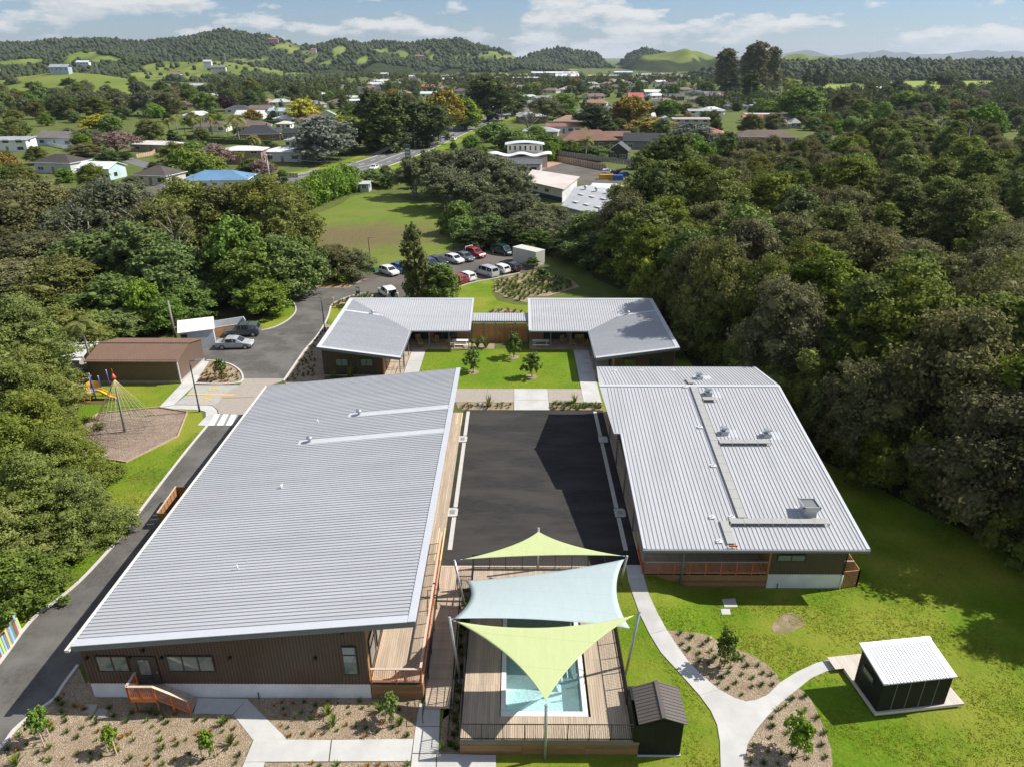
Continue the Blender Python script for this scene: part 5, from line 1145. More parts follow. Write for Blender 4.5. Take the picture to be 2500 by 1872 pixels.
p = G(*zl([(2003, 845)])[0]); t = thing('bollard', 'slim timber marker post beside the drive kerb', 'bollard', p); MB().box((0, 0, .55), (.14, .14, 1.1)).obj('shaft', caprail_m, t); MB().box((0, 0, 1.0), (.15, .15, .08)).obj('band', line_m, t)
# ------------------------------------------------------------------ furniture on the porches
def picnic(label, x, y):
    t = thing('picnic_table', label, 'picnic table', (x, y, .12)); wpl = boxmesh(2.15, .17, .04, white_m, 'plank')
    for dy in (-.27, -.09, .09, .27): put('top_plank', wpl, t, (0, dy, .75))
    for dy in (-.78, .78): put('bench_plank', boxmesh(2.15, .26, .04, white_m, 'plank'), t, (0, dy, .44))
    for xx in (-.75, .75):
        MB().bar((xx, -.78, .4), (xx, .78, .4), .05, .09).obj('cross_beam', white_m, t)
        for s_ in (-1, 1): MB().bar((xx, .28 * s_, .72), (xx, .62 * s_, 0), .05, .09).obj('leg', white_m, t)
picnic('white picnic table on the left porch', -7.05, 85.3); picnic('white picnic table on the right porch', 3.3, 85.3)
wick_m = mat('tan_wicker', (.42, .27, .08), (.5, .34, .11), 14, .8)
def chair(label, x, y, rz, sofa=1.0):
    t = thing('lounge_chair', label, 'chair', (x, y, .12), R(rz), 'tan lounge chairs on the porches'); w = .62 * sofa
    MB().box((0, 0, .38), (w, .55, .1)).obj('seat', wick_m, t); MB().box((0, .3, .68), (w, .08, .55)).obj('backrest', wick_m, t)
    for s_ in (-1, 1):
        MB().box((s_ * w / 2, 0, .56), (.07, .55, .06)).obj('armrest', wick_m, t)
        for dy in (-.24, .26): MB().box((s_ * w / 2, dy, .28), (.05, .05, .56)).obj('leg', wick_m, t)
chair('tan armchair at the left end of the left porch facing the lawn', -12.6, 86.6, 20); chair('tan armchair nearest the lawn on the left porch', -12.1, 85.1, 100); chair('tan armchair standing nearer the posts on the left porch', -10.4, 86.4, -40); chair('tan chair beside the left picnic table', -8.7, 85.8, -80)
chair('tan armchair near the middle post of the right porch', 6.3, 86.5, 30); chair('tan two-seat sofa at the back of the right porch', 8.4, 86.7, 0, 1.9); chair('tan stool in front of the right porch sofa', 7.6, 85.4, 80); chair('tan armchair in the inner corner of the right porch', 9.0, 85.2, -90)
# ------------------------------------------------------------------ cars
CAR = {  # stations from tail to nose: x, bottom, belt, roof ; then which pair spans are glass
    'hatch': (1.74, [(-2.05, .42, .62, .64), (-1.98, .30, .92, .95), (-1.72, .26, .98, 1.36), (-1.0, .24, .96, 1.48), (0.0, .24, .94, 1.49), (.45, .24, .93, 1.42), (1.15, .24, .92, .96), (1.8, .26, .80, .83), (2.05, .34, .62, .64)], 2, 5),
    'sedan': (1.76, [(-2.3, .42, .68, .70), (-2.22, .30, .92, .95), (-1.6, .26, .97, 1.01), (-.95, .24, .96, 1.40), (0.0, .24, .93, 1.43), (.45, .24, .92, 1.36), (1.2, .24, .90, .94), (2.0, .26, .74, .77), (2.25, .34, .58, .60)], 3, 5),
    'suv': (1.86, [(-2.3, .48, .72, .74), (-2.24, .36, 1.02, 1.06), (-1.95, .32, 1.08, 1.55), (-1.0, .30, 1.06, 1.70), (0.0, .30, 1.05, 1.70), (.5, .30, 1.04, 1.62), (1.15, .30, 1.03, 1.08), (2.1, .32, .92, .95), (2.3, .40, .72, .74)], 2, 5),
    'van': (1.84, [(-2.4, .45, .80, .82), (-2.36, .30, 1.05, 1.10), (-2.2, .26, 1.08, 1.68), (-1.0, .25, 1.06, 1.80), (.4, .25, 1.05, 1.79), (1.0, .25, 1.02, 1.66), (1.7, .26, 1.0, 1.04), (2.2, .28, .82, .85), (2.4, .36, .64, .66)], 2, 5),
}
tyre_m = mat('tyre_rubber', (.015, .015, .015), None, 6, .85); alloy_m = mat('alloy_rim', (.45, .46, .47), None, 5, .35, .6)
carglass_m = mat('car_glass', (.015, .018, .02), (.02, .025, .03), 2, .06, spec=.8); red_lens = mat('red_lens', (.45, .02, .02), None, 3, .25); head_m = mat('headlamp_lens', (.7, .72, .74), None, 3, .15)
_carm = {}
def car_meshes(kind, cname, col):
    key = (kind, cname)
    if key in _carm: return _carm[key]
    Wd, st, r, f = CAR[kind]; W2 = Wd / 2
    pm = MATS.get('car_paint_' + cname) or mat('car_paint_' + cname, col, tuple(min(1, c * 1.06) for c in col), 2, .28, .15 if cname in ('silver', 'grey', 'blue', 'navy') else 0, coat=.6, coord='obj')
    mb = MB(); ring = []
    n = len(st)
    for i, (x, zb, zt, zr) in enumerate(st):
        e = .86 if i in (0, n - 1) else .96 if i in (1, n - 2) else 1.0; w = W2 * e; cab = zr - zt > .1; wr = w * (.80 if cab else .86)
        ring.append([(x, -w * .9, zb), (x, -w, zb + .2), (x, -w * .985, zt), (x, -wr, zr), (x, wr, zr), (x, w * .985, zt), (x, w, zb + .2), (x, w * .9, zb)])
    for i in range(n - 1):
        for j in range(8):
            q = (j + 1) % 8; mb.face([ring[i][j], ring[i][q], ring[i + 1][q], ring[i + 1][j]][::-1])
    mb.face(ring[0]); mb.face(ring[-1][::-1])
    body = mb.mesh('body', pm)
    def lerp(a, b, t): return Vector(a).lerp(Vector(b), t)
    def quad(a, b, c, d, out, ins=.08, m=carglass_m):
        a, b, c, d = map(Vector, (a, b, c, d)); cen = (a + b + c + d) / 4
        P = [cen + (p - cen) * (1 - ins) + Vector(out) * .012 for p in (a, b, c, d)]
        return MB().face(P).mesh('glass', m)
    side = []
    for i in range(r, f):
        for a_, b_, sg in ((2, 3, -1), (5, 4, 1)):
            P = [ring[i][a_], ring[i + 1][a_], ring[i + 1][b_], ring[i][b_]]; side.append(quad(*(P if sg < 0 else P[::-1]), (0, sg, .25), .14))
    ws = quad(ring[f][3], ring[f + 1][3], ring[f + 1][4], ring[f][4], (.6, 0, .6), .10); rw = quad(ring[r][4], ring[r - 1][4], ring[r - 1][3], ring[r][3], (-.6, 0, .6), .14)
    wr_ = .33 if kind != 'suv' else .37
    wh = MB().tube([(0, -.11, 0), (0, .11, 0)], wr_, 16).mesh('tyre', tyre_m); rim = MB().tube([(0, -.118, 0), (0, .118, 0)], wr_ * .62, 10).mesh('rim', alloy_m)
    hl = boxmesh(.12, .34, .14, head_m, 'headlight'); tl = boxmesh(.1, .26, .18, red_lens, 'taillight')
    _carm[key] = (body, side, ws, rw, wh, rim, hl, tl, st, W2, wr_); return _carm[key]
def car(label, kind, cname, col, p, rz, detail=True, rack=False, spare=False):
    body, side, ws, rw, wh, rim, hl, tl, st, W2, wr_ = car_meshes(kind, cname, col)
    t = thing('parked_car', label, 'car', p, rz, 'cars')
    put('body', body, t); put('windscreen', ws, t); put('rear_window', rw, t)
    for s_ in side: put('side_window', s_, t)
    L = st[-1][0]
    for x in (-L * .63, L * .66):
        for y in (-W2 + .1, W2 - .1): w_ = put('wheel', wh, t, (x, y, wr_)); put('rim', rim, w_)
    if detail:
        for y in (-W2 * .68, W2 * .68): put('headlight', hl, t, (L - .09, y, .68)); put('taillight', tl, t, (-L + .06, y, .84))
        put('number_plate', boxmesh(.03, .4, .12, white_m, 'plate'), t, (L + .0, 0, .5)); MB().bx(L - .12, L + .02, -W2 * .75, W2 * .75, .26, .42).obj('bumper', tyre_m, t)
    if rack: MB().bx(-.9, -.85, -W2 * .75, W2 * .75, 1.74, 1.78).bx(.2, .25, -W2 * .75, W2 * .75, 1.74, 1.78).obj('roof_rack', tyre_m, t)
    if spare: MB().tube([(-L - .02, .1, .95), (-L - .2, .1, .95)], .36, 14).obj('spare_wheel', tyre_m, t)
    return t
WH, SV, GR, BL, NV, BK, RD, DG = (.74, .74, .74), (.46, .47, .48), (.12, .13, .14), (.02, .09, .30), (.015, .03, .12), (.012, .013, .015), (.30, .015, .02), (.01, .045, .045)
zc = lambda u, v: ZP(700, 560, 3.403, [(u, v)])[0]
ra, rb = G(*zc(855, 385)), G(*zc(1480, 262)); rowd = math.atan2(rb.y - ra.y, rb.x - ra.x); hd_ = rowd - math.pi / 2 + .12
for lab, kd, cn, cl, u, v in (('white hatchback parked at the left end of the far row', 'hatch', 'white', WH, 852, 375), ('bright blue hatchback partly behind the tall narrow tree', 'hatch', 'blue', BL, 948, 352), ('navy blue station wagon right of the tall narrow tree', 'suv', 'navy', NV, 1190, 318),
                              ('black small car between the navy wagon and a white hatchback', 'hatch', 'black', BK, 1258, 292), ('white hatchback parked between the black and the grey car', 'hatch', 'white', WH, 1392, 275), ('grey station wagon beside the red utility truck', 'hatch', 'grey', (.10, .12, .13), 1480, 258), ('dark teal van parked in the shade of the trees', 'van', 'teal', DG, 1790, 205)):
    car(lab, kd, cn, cl, G(*zc(u, v)), hd_)
ut = car('dark red utility truck with a pale bar on its tray', 'suv', 'red', RD, G(*zc(1562, 228)), hd_); MB().bx(-1.6, -1.5, -.9, .9, 1.75, 1.82).bx(-1.6, -1.5, -.9, -.82, 1.0, 1.75).bx(-1.6, -1.5, .82, .9, 1.0, 1.75).obj('ladder_bar', white_m, ut)
la, lb_ = G(*zc(1420, 448)), G(*zc(1865, 350)); hd2 = math.atan2(lb_.y - la.y, lb_.x - la.x) + math.pi / 2 + .1
for lab, kd, cn, cl, u, v in (('silver people mover in the near row by the garden bed', 'van', 'silver', SV, 1658, 382), ('white hatchback with dark windows between the people mover and the black car', 'hatch', 'white', WH, 1768, 356), ('black car at the shaded right end of the near row', 'hatch', 'black', BK, 1862, 342),
                              ('white hatchback beside the red car in the near row', 'hatch', 'white', WH, 1485, 420), ('red hatchback partly behind the round tree', 'hatch', 'red', (.42, .015, .03), 1412, 440), ('dark car hidden behind the tall narrow tree', 'hatch', 'grey', (.10, .12, .13), 1085, 505)):
    car(lab, kd, cn, cl, G(*zc(u, v)), hd2)
car('white four-wheel drive with spare wheel at the drive corner', 'suv', 'white', WH, G(*zc(842, 556)), hd2 - .25, spare=True)
car('silver sedan parked on the turning area', 'sedan', 'silver', SV, (-36.0, 84.9, 0), .06); car('dark grey SUV with roof rack behind the silver sedan', 'suv', 'grey', (.10, .12, .13), (-36.5, 89.3, 0), .12 + math.pi, rack=True)
rd = lambda i: math.atan2(road_c[i + 1].y - road_c[i].y, road_c[i + 1].x - road_c[i].x)
z33 = lambda u, v: ZP(800, 150, 4.424, [(u, v)])[0]
car('white SUV driving on the main road below the cross', 'suv', 'white', WH, G(*z33(1363, 858)), rd(5)); car('black SUV driving on the main road beside the lawn sign', 'suv', 'black', BK, G(*z33(1645, 765)), rd(5)); car('white car farther up the main road', 'suv', 'white', WH, G(*z33(1800, 703)), rd(6)); car('dark car at the far bend of the main road', 'hatch', 'black', BK, G(*z33(1935, 624)), rd(6))
car('white car near the junction of the main road', 'suv', 'white', WH, G(914, 415), rd(3) + math.pi)
z11 = lambda u, v: ZP(0, 280, 4.916, [(u, v)])[0]
car('white camper van on the side street behind the pale turquoise house', 'van', 'white', WH, G(*z11(1225, 530)), 2.8); car('white SUV parked on the side street', 'suv', 'white', WH, G(*z11(1350, 568)), 2.7); car('red car beside the pale turquoise house', 'hatch', 'red', (.42, .015, .03), G(*z11(1365, 705)), .3)
z77 = lambda u, v: ZP(1150, 320, 4.916, [(u, v)])[0]
car('dark car beside the white wedge-roofed workshop', 'hatch', 'black', BK, G(*z77(905, 552)), .1); car('white and black car by the retaining wall', 'hatch', 'white', WH, G(*z77(1640, 515)), .3); car('black SUV under the trees by the retaining wall', 'suv', 'black', BK, G(*z77(1765, 530)), .3); car('dark blue car at the edge of the yard', 'hatch', 'navy', NV, G(*z77(1850, 548)), .3)

# ------------------------------------------------------------------ foliage
def leaf_quads(pos, nrm, size, rng, asp=.62):
    n = len(pos); t = rng.normal(size=(n, 3)); t -= nrm * np.sum(t * nrm, 1, keepdims=True); t /= np.linalg.norm(t, axis=1, keepdims=True) + 1e-9
    b = np.cross(nrm, t); s = size[:, None]
    v = np.stack([pos - t * s, pos - b * s * asp + nrm * s * .12, pos + t * s, pos + b * s * asp + nrm * s * .12], 1).reshape(-1, 3)
    return v, np.arange(n * 4).reshape(-1, 4)
def crown_mesh(name, m, seed, Rr, z0, z1, nl, lr, flat, leaf, nleaf, shape='dome', core=.62, up=.35, hang=0.0):
    rng = np.random.default_rng(seed); L = []
    H = z1 - z0; g = 2.39996
    for i in range(nl):
        t = (i + .5) / nl
        if shape == 'dome': t = t ** .75; rp = math.sqrt(max(0, 1 - (t * 1.02 - .28) ** 2 / .62)) if t > .28 else .82 + .6 * t
        elif shape == 'cone': rp = (1 - t) ** .8 * .98 + .05
        elif shape == 'column': rp = .75 + .25 * math.sin(t * 3.0) if t < .8 else (1 - t) * 3.6 + .12
        elif shape == 'umbrella': t = .55 + .45 * t; rp = math.sqrt(max(0, 1 - ((t - .55) / .5) ** 2))
        elif shape == 'tall': rp = .62 + .38 * math.sin(t * 7 + seed) * .6 if t < .85 else .45
        elif shape == 'pyr': rp = (1 - .9 * t) ** .75 + .03
        else: rp = 1
        r_ = Rr * lr * rng.uniform(.6, 1.35) * (1.0 if shape not in ('cone',) else (.55 + .6 * (1 - t)))
        rad = max(0, Rr * rp - r_ * .55) * (rng.uniform(.55, 1.22) if i % 4 else rng.uniform(.05, .5)); a = i * g + rng.uniform(-.5, .5)
        L.append((rad * math.cos(a), rad * math.sin(a), z0 + r_ * .5 * flat + (H - r_ * flat * 1.2) * t + rng.uniform(-.075, .075) * H, r_))
    L = np.array(L); V = []; Q = []; nv = 0
    area = L[:, 3] ** 2; cnt = np.maximum(20, (nleaf * area / area.sum()).astype(int))
    for (x, y, z, r_), c in zip(L, cnt):
        nc_ = max(4, c // 20); cl = rng.normal(size=(nc_, 3)); cl[:, 2] += .2; cl /= np.linalg.norm(cl, axis=1, keepdims=True)   # leaves grow in sprays
        k_ = rng.integers(0, nc_, c); rk = rng.uniform(.66, 1.22, (nc_, 1)); d = cl[k_]; off = rng.normal(size=(c, 3)) * r_ * .19; along = rng.uniform(-.25, .22, (c, 1)) * r_
        pos = np.array([x, y, z]) + (d * (r_ * rk[k_] + along) + off) * np.array([1, 1, flat]); pos[:, 2] -= hang * rng.random(c) * r_
        dd = np.linalg.norm((pos[:, None, :] - L[None, :, :3]) / np.array([1, 1, flat]), axis=2) / L[None, :, 3]
        keep = dd.min(1) > .5
        pos, d = pos[keep], d[keep]
        nrm = d * .55 + np.array([0, 0, up]) + rng.normal(size=pos.shape) * .42; nrm /= np.linalg.norm(nrm, axis=1, keepdims=True)
        v, q = leaf_quads(pos, nrm, leaf * rng.uniform(.6, 1.25, len(pos)), rng); V.append(v); Q.append(q + nv); nv += len(v)
    if core:   # inner foliage mass of each clump: lumpy, same leaves' colour
        bm = bmesh.new(); bmesh.ops.create_icosphere(bm, subdivisions=2, radius=1); cv = np.array([v.co[:] for v in bm.verts]); cf = [[v.index for v in f.verts] for f in bm.faces]; bm.free()
        for (x, y, z, r_) in L:
            k_ = rng.uniform(.82, 1.12, (len(cv), 1)); vv = cv * r_ * core * k_ * np.array([1, 1, flat]) + np.array([x, y, z])
            V.append(vv); Q.append(np.array([[a, b, c, c] for a, b, c in cf]) + nv); nv += len(vv)
    V = np.concatenate(V); Q = np.concatenate(Q)
    if core:   # triangles were padded; write as mixed mesh
        tri = Q[:, 2] == Q[:, 3]; me = bpy.data.meshes.new(name); loops = np.concatenate([Q[~tri].ravel(), Q[tri][:, :3].ravel()]).astype(np.int32)
        n4, n3 = int((~tri).sum()), int(tri.sum()); me.vertices.add(len(V)); me.vertices.foreach_set('co', V.astype(np.float32).ravel()); me.loops.add(len(loops)); me.loops.foreach_set('vertex_index', loops)
        me.polygons.add(n4 + n3); me.polygons.foreach_set('loop_start', np.concatenate([np.arange(n4) * 4, n4 * 4 + np.arange(n3) * 3]).astype(np.int32)); me.polygons.foreach_set('loop_total', np.concatenate([np.full(n4, 4), np.full(n3, 3)]).astype(np.int32))
        me.update(calc_edges=True); me.materials.append(m); return me, L
    return np_mesh(name, V, Q, m), L
def trunk_mesh(name, m, seed, L, z0, h, r0, lean=.3, ntr=1, bare=False):
    rng = random.Random(seed); mb = MB()
    for k_ in range(ntr):
        bx_, by_ = (0, 0) if ntr == 1 else (rng.uniform(-.5, .5), rng.uniform(-.5, .5)); top = (bx_ * 3 + rng.uniform(-lean, lean), by_ * 3 + rng.uniform(-lean, lean), z0 + (h - z0) * .55)
        pts = [(bx_, by_, -.3), (bx_ * 1.3, by_ * 1.3, .8), ((bx_ + top[0]) / 2 + rng.uniform(-.2, .2), (by_ + top[1]) / 2, top[2] * .55), top]
        mb.tube(pts, [r0 * 1.35 / ntr ** .5, r0 / ntr ** .5, r0 * .7 / ntr ** .5, r0 * .3 / ntr ** .5], 7)
    for i in range(0, len(L), max(1, len(L) // 12)):
        x, y, z, r_ = L[i]; zs = max(1.2, z - r_ - math.hypot(x, y) * .7); mb.tube([(0, 0, zs), (x * .5, y * .5, (zs + z) / 2 + .1), (x * .92, y * .92, z)], [r0 * .4, r0 * .24, r0 * .08], 5)
    return mb.mesh(name, m)
bark_m = mat('bark', (.10, .085, .07), (.16, .14, .115), 3, .9, coord='obj', stretch=(4, 4, .6)); bark2_m = mat('pale_bark', (.24, .215, .185), (.33, .30, .26), 3, .9, coord='obj', stretch=(4, 4, .6))
LM = dict(
    totara=leafmat('totara_leaf', (.07, .10, .015), (.26, .31, .055), .26, trans=.3), totara_light=leafmat('young_totara_leaf', (.09, .12, .014), (.31, .36, .06), .10, trans=.3),
    kanuka=leafmat('kanuka_leaf', (.09, .092, .032), (.25, .245, .095), .24, trans=.3), olive=leafmat('olive_leaf', (.085, .10, .02), (.26, .28, .065), .18, trans=.3),
    broad=leafmat('broad_leaf', (.06, .11, .016), (.22, .31, .06), .22, gloss=.1, trans=.28), bright=leafmat('bright_leaf', (.075, .15, .010), (.23, .35, .035), .18, gloss=.06),
    dark=leafmat('dark_leaf', (.038, .065, .018), (.14, .185, .05), .25, trans=.28), grey=leafmat('grey_leaf', (.08, .095, .045), (.23, .25, .12), .15), silver=leafmat('silver_leaf', (.11, .125, .095), (.26, .28, .22), .12),
    yellow=leafmat('yellow_leaf', (.28, .27, .008), (.60, .52, .012), .12), golden=leafmat('golden_leaf', (.20, .15, .02), (.42, .31, .05), .15), lime=leafmat('lime_leaf', (.12, .18, .008), (.27, .33, .02), .12),
    purple=leafmat('purple_leaf', (.03, .012, .014), (.085, .035, .035), .15), pink=leafmat('blossom_leaf', (.22, .15, .125), (.36, .26, .23), .1), euc=leafmat('gum_leaf', (.08, .09, .026), (.24, .225, .075), .18, trans=.3), palm=leafmat('palm_leaf', (.12, .14, .02), (.30, .32, .07), .15), tuft=leafmat('tuft_leaf', (.09, .15, .02), (.24, .32, .05), .2), rust=leafmat('rust_leaf', (.30, .15, .02), (.48, .27, .04), .2), dkt=leafmat('dark_tuft_leaf', (.06, .10, .018), (.15, .21, .035), .2))
KINDS = {}   # kind -> list of (crown mesh, trunk mesh, height, radius)
def kind(name, leafm, seeds, Rr, z0, h, nl, lr, flat, leaf, nleaf, shape='dome', bark=None, r0=.3, ntr=1, core=.62, up=.35, hang=0):
    KINDS[name] = []
    for s in seeds:
        cm, L = crown_mesh('crown', LM[leafm], s, Rr, z0, h, nl, lr, flat, leaf, nleaf, shape, core, up, hang)
        KINDS[name].append((cm, trunk_mesh('trunk', bark or bark_m, s, L, z0, h, r0, ntr=ntr), h, Rr))
kind('totara', 'totara', (1, 2, 3), 5.0, .8, 14, 60, .25, .62, .19, 26000)
for s_ in (53, 54):
    cm_, L_ = crown_mesh('crown', LM['totara'], s_, 4.6, .6, 15, 66, .23, .6, .18, 24000, 'pyr'); KINDS['totara'].append((cm_, trunk_mesh('trunk', bark_m, s_, L_, .6, 15, .3), 15, 4.6))
kind('edge', 'totara', (51, 52), 3.2, .0, 6, 30, .32, .8, .17, 9000, r0=.12)
kind('totara_light', 'totara_light', (4, 5), 5.5, .6, 12.5, 96, .19, .6, .12, 50000, 'pyr')
kind('kanuka', 'kanuka', (6, 7, 8), 4.6, 1.6, 11, 46, .27, .75, .16, 24000, r0=.25)
kind('olive', 'olive', (9, 10), 5.2, 1.6, 11, 46, .27, .72, .19, 22000)
kind('broad', 'broad', (11, 12, 13), 4.6, 1.0, 11, 42, .28, .9, .23, 17000)
kind('bright', 'bright', (14, 15), 3.6, .8, 8, 28, .31, .9, .22, 10000)
kind('dark', 'dark', (16, 17), 4.6, 1.0, 12, 42, .28, .85, .22, 16000)
kind('grey', 'grey', (18, 19), 5.2, 2.0, 11, 40, .26, .8, .19, 15000, bark=bark2_m, core=.45)
kind('silver', 'silver', (20,), 6.0, 1.5, 11, 40, .26, .85, .30, 12000, bark=bark2_m)
kind('yellow', 'yellow', (21,), 4.6, 2.0, 8, 24, .34, .75, .36, 7000)
kind('golden', 'golden', (22, 23), 4.4, 2.0, 8.5, 24, .33, .85, .34, 7000)
kind('lime', 'lime', (24,), 4.4, 1.0, 9, 28, .32, .9, .34, 8000)
kind('purple', 'purple', (25,), 4.0, 1.5, 7, 20, .36, .85, .34, 5000)
kind('pink', 'pink', (26, 27), 4.2, 2.2, 7.5, 26, .28, .8, .22, 5500, core=0, bark=bark2_m)
kind('conifer', 'dark', (28, 29), 3.2, 1.0, 12, 40, .38, .7, .28, 8000, 'cone')
kind('column', 'dark', (30,), 1.6, .4, 10, 26, .55, 1.1, .24, 6000, 'column')
kind('slimtree', 'olive', (31,), 1.9, .6, 10.5, 36, .42, .9, .22, 8500, 'column')
kind('gum', 'euc', (32, 33), 7.0, 4.0, 24, 46, .26, .9, .55, 12000, 'tall', bark=bark2_m, r0=.6)
kind('umbrella', 'grey', (34, 35), 5.6, 3.4, 10.5, 46, .24, .8, .2, 18000, 'dome', bark=bark2_m, r0=.28, ntr=4, core=.66)
kind('shrub', 'broad', (36,), 1.6, .1, 2.4, 14, .42, .85, .16, 3200, core=.7, r0=.06)
kind('hedge', 'bright', (37, 38), 3.4, .1, 5.2, 24, .36, .9, .26, 8000, r0=.2)
kind('bare', 'kanuka', (39,), 4.0, 2.0, 8, 34, .16, .8, .12, 900, core=0, bark=bark2_m, r0=.25, ntr=2)
kind('sapling_mid', 'bright', (43,), 1.0, .85, 2.7, 14, .42, .95, .10, 2000, core=.5, r0=.035)
kind('sapling', 'broad', (40,), .85, .75, 2.6, 12, .42, .95, .10, 1500, core=.5, r0=.035)
kind('sapling_light', 'bright', (41,), .75, .8, 2.3, 12, .42, .95, .09, 1400, core=.4, r0=.03)
kind('willow', 'tuft', (42,), 4.2, .8, 6.5, 26, .33, .9, .24, 8000, hang=.5)
def frond_tree(name, leafm, seed, h, nf, fl, r0):
    rng = random.Random(seed); V = []; F = []
    for i in range(nf):
        a = i * 2.4 + rng.uniform(-.2, .2); el = rng.uniform(-.15, 1.15); px, pz = 0.0, h; d = el; prev = None; segs = 7
        for s in range(segs + 1):
            t = s / segs; w = .40 * fl / 2.6 * math.sin(math.pi * min(1, .12 + t * .9)) + .03
            c, sn = math.cos(a), math.sin(a); lat = (-sn, c)
            base = len(V)
            for sg, dz in ((-1, -.35 * w), (0, 0), (1, -.35 * w)): V.append((px * c + lat[0] * w * sg, px * sn + lat[1] * w * sg, pz + dz))
            if s:
                for k_ in (0, 1): F.append((base - 3 + k_, base - 2 + k_, base + 1 + k_, base + k_))
            px += fl / segs * math.cos(d); pz += fl / segs * math.sin(d); d -= rng.uniform(.22, .34)
    # split each blade into leaflets: jagged edges come from narrow wedges
    V2 = []; F2 = []
    for f in F:
        P = [Vector(V[k_]) for k_ in f]
        for k_ in range(3):
            t0, t1 = k_ / 3, (k_ + .72) / 3; a0, a1 = P[0].lerp(P[3], t0), P[0].lerp(P[3], t1); b0, b1 = P[1].lerp(P[2], t0), P[1].lerp(P[2], t1); b = len(V2); V2 += [a0[:], b0[:], b1[:], a1[:]]; F2.append((b, b + 1, b + 2, b + 3))
    cm = np_mesh('crown', V2, F2, LM[leafm]); tm = MB().tube([(0, 0, -.2), (.1, 0, h * .5), (0, 0, h)], [r0 * 1.3, r0, r0 * .85], 7).tube([(0, 0, h - .35), (0, 0, h + .15)], [r0 * 1.1, r0 * .5], 7).mesh('trunk', bark2_m)
    KINDS.setdefault(name, []).append((cm, tm, h + fl * .6, fl * .8))
frond_tree('palm', 'palm', 1, 6.0, 22, 2.6, .16); frond_tree('palm', 'palm', 2, 5.0, 20, 2.8, .18)
frond_tree('nikau', 'palm', 3, 6.5, 14, 2.4, .12)
TREES = []
def tree(kd, x, y, h=None, Rr=None, label=None, region='bush', rng=random, name=None):
    v = KINDS[kd][rng.randrange(len(KINDS[kd]))]; h = h or v[2]; Rr = Rr or v[3] * h / v[2]
    nm = name or {'totara': 'totara_tree', 'totara_light': 'totara_tree', 'edge': 'undergrowth_shrub', 'kanuka': 'kanuka_tree', 'broad': 'broadleaf_tree', 'bright': 'leafy_tree', 'dark': 'evergreen_tree', 'conifer': 'conifer_tree', 'column': 'cypress_tree', 'palm': 'palm_tree', 'nikau': 'palm_tree', 'gum': 'gum_tree', 'hedge': 'hedge_bush', 'shrub': 'shrub', 'sapling': 'young_tree', 'sapling_light': 'young_tree', 'sapling_mid': 'young_tree', 'pink': 'blossom_tree', 'bare': 'bare_tree', 'yellow': 'yellow_tree', 'golden': 'golden_tree'}.get(kd, 'garden_tree')
    t = empty(nm, (x, y, hgt(x, y) - .02), rng.uniform(0, 6.28)); t.scale = (Rr / v[3], Rr / v[3], h / v[2])
    put('crown', v[0], t); put('trunk', v[1], t)
    TREES.append((t, kd, region, label, PX(x, y, h * .6))); return t
def ttop(kd, u, v, Y, Rr=None, label=None, region='bush', rng=random, name=None):
    p = AT(u, v, Y); h = max(1.5, p.z - hgt(p.x, Y)); return tree(kd, p.x, Y, h, Rr, label, region, rng, name)
def tbase(kd, u, v, vb, Rr=None, label=None, region='suburb', rng=random, name=None):
    return ttop(kd, u, v, G(u, vb).y, Rr, label, region, rng, name)
random.seed(11)
# courtyard, car park and bed trees
zw = lambda u, v: ZP(700, 700, 4.424, [(u, v)])[0]; ze = lambda u, v: ZP(1200, 700, 4.424, [(u, v)])[0]
for uv, h, lb in ((zw(2015, 925), 3.0, 'young tree on the courtyard lawn, left of three'), (ze(238, 765), 3.3, 'rounder young tree on the courtyard lawn near the slatted gate'), (ze(435, 975), 3.1, 'young tree on the courtyard lawn, the one nearest the path')):
    p = G(*uv); tree('sapling', p.x, p.y, h, 1.05, lb, 'court'); pp = ring(Vector((p.x, p.y)), 0, .7, 12); patch('tree_mulch', pp[:12], mulch_m, .045)
p = G(1003, 732); tree('slimtree', AT(1006, 557, 103.5).x, 103.5, AT(1006, 557, 103.5).z, 1.75, 'tall narrow dark olive tree between the car park rows', 'park')
p = G(1075, 730); tree('broad', p.x, p.y, AT(1072, 655, p.y).z + .3, 3.6, 'round glossy tree beside the red parked car', 'park')
ttop('kanuka', 808, 603, 115.5, 3.6, 'bronze green shrub tree in the island where the drive forks', 'park'); ttop('grey', 862, 612, 116, 3.0, 'grey green shrub tree in the island where the drive forks', 'park'); ttop('sapling_light', 832, 672, 112.5, .8, 'small bright shrub in the island planting', 'park')
for u, v, vb, lb in ((1325, 655, 692, 'dark young tree in the far garden bed'), (1303, 628, 655, 'slim young tree in front of the cream container')): tbase('sapling', u, v, vb, 1.3, lb, 'park')
p = G(*zl([(1335, 1290)])[0]); tree('sapling', p.x, p.y, 2.6, .7, 'thin young tree in the kerbed island by the garage', 'park')
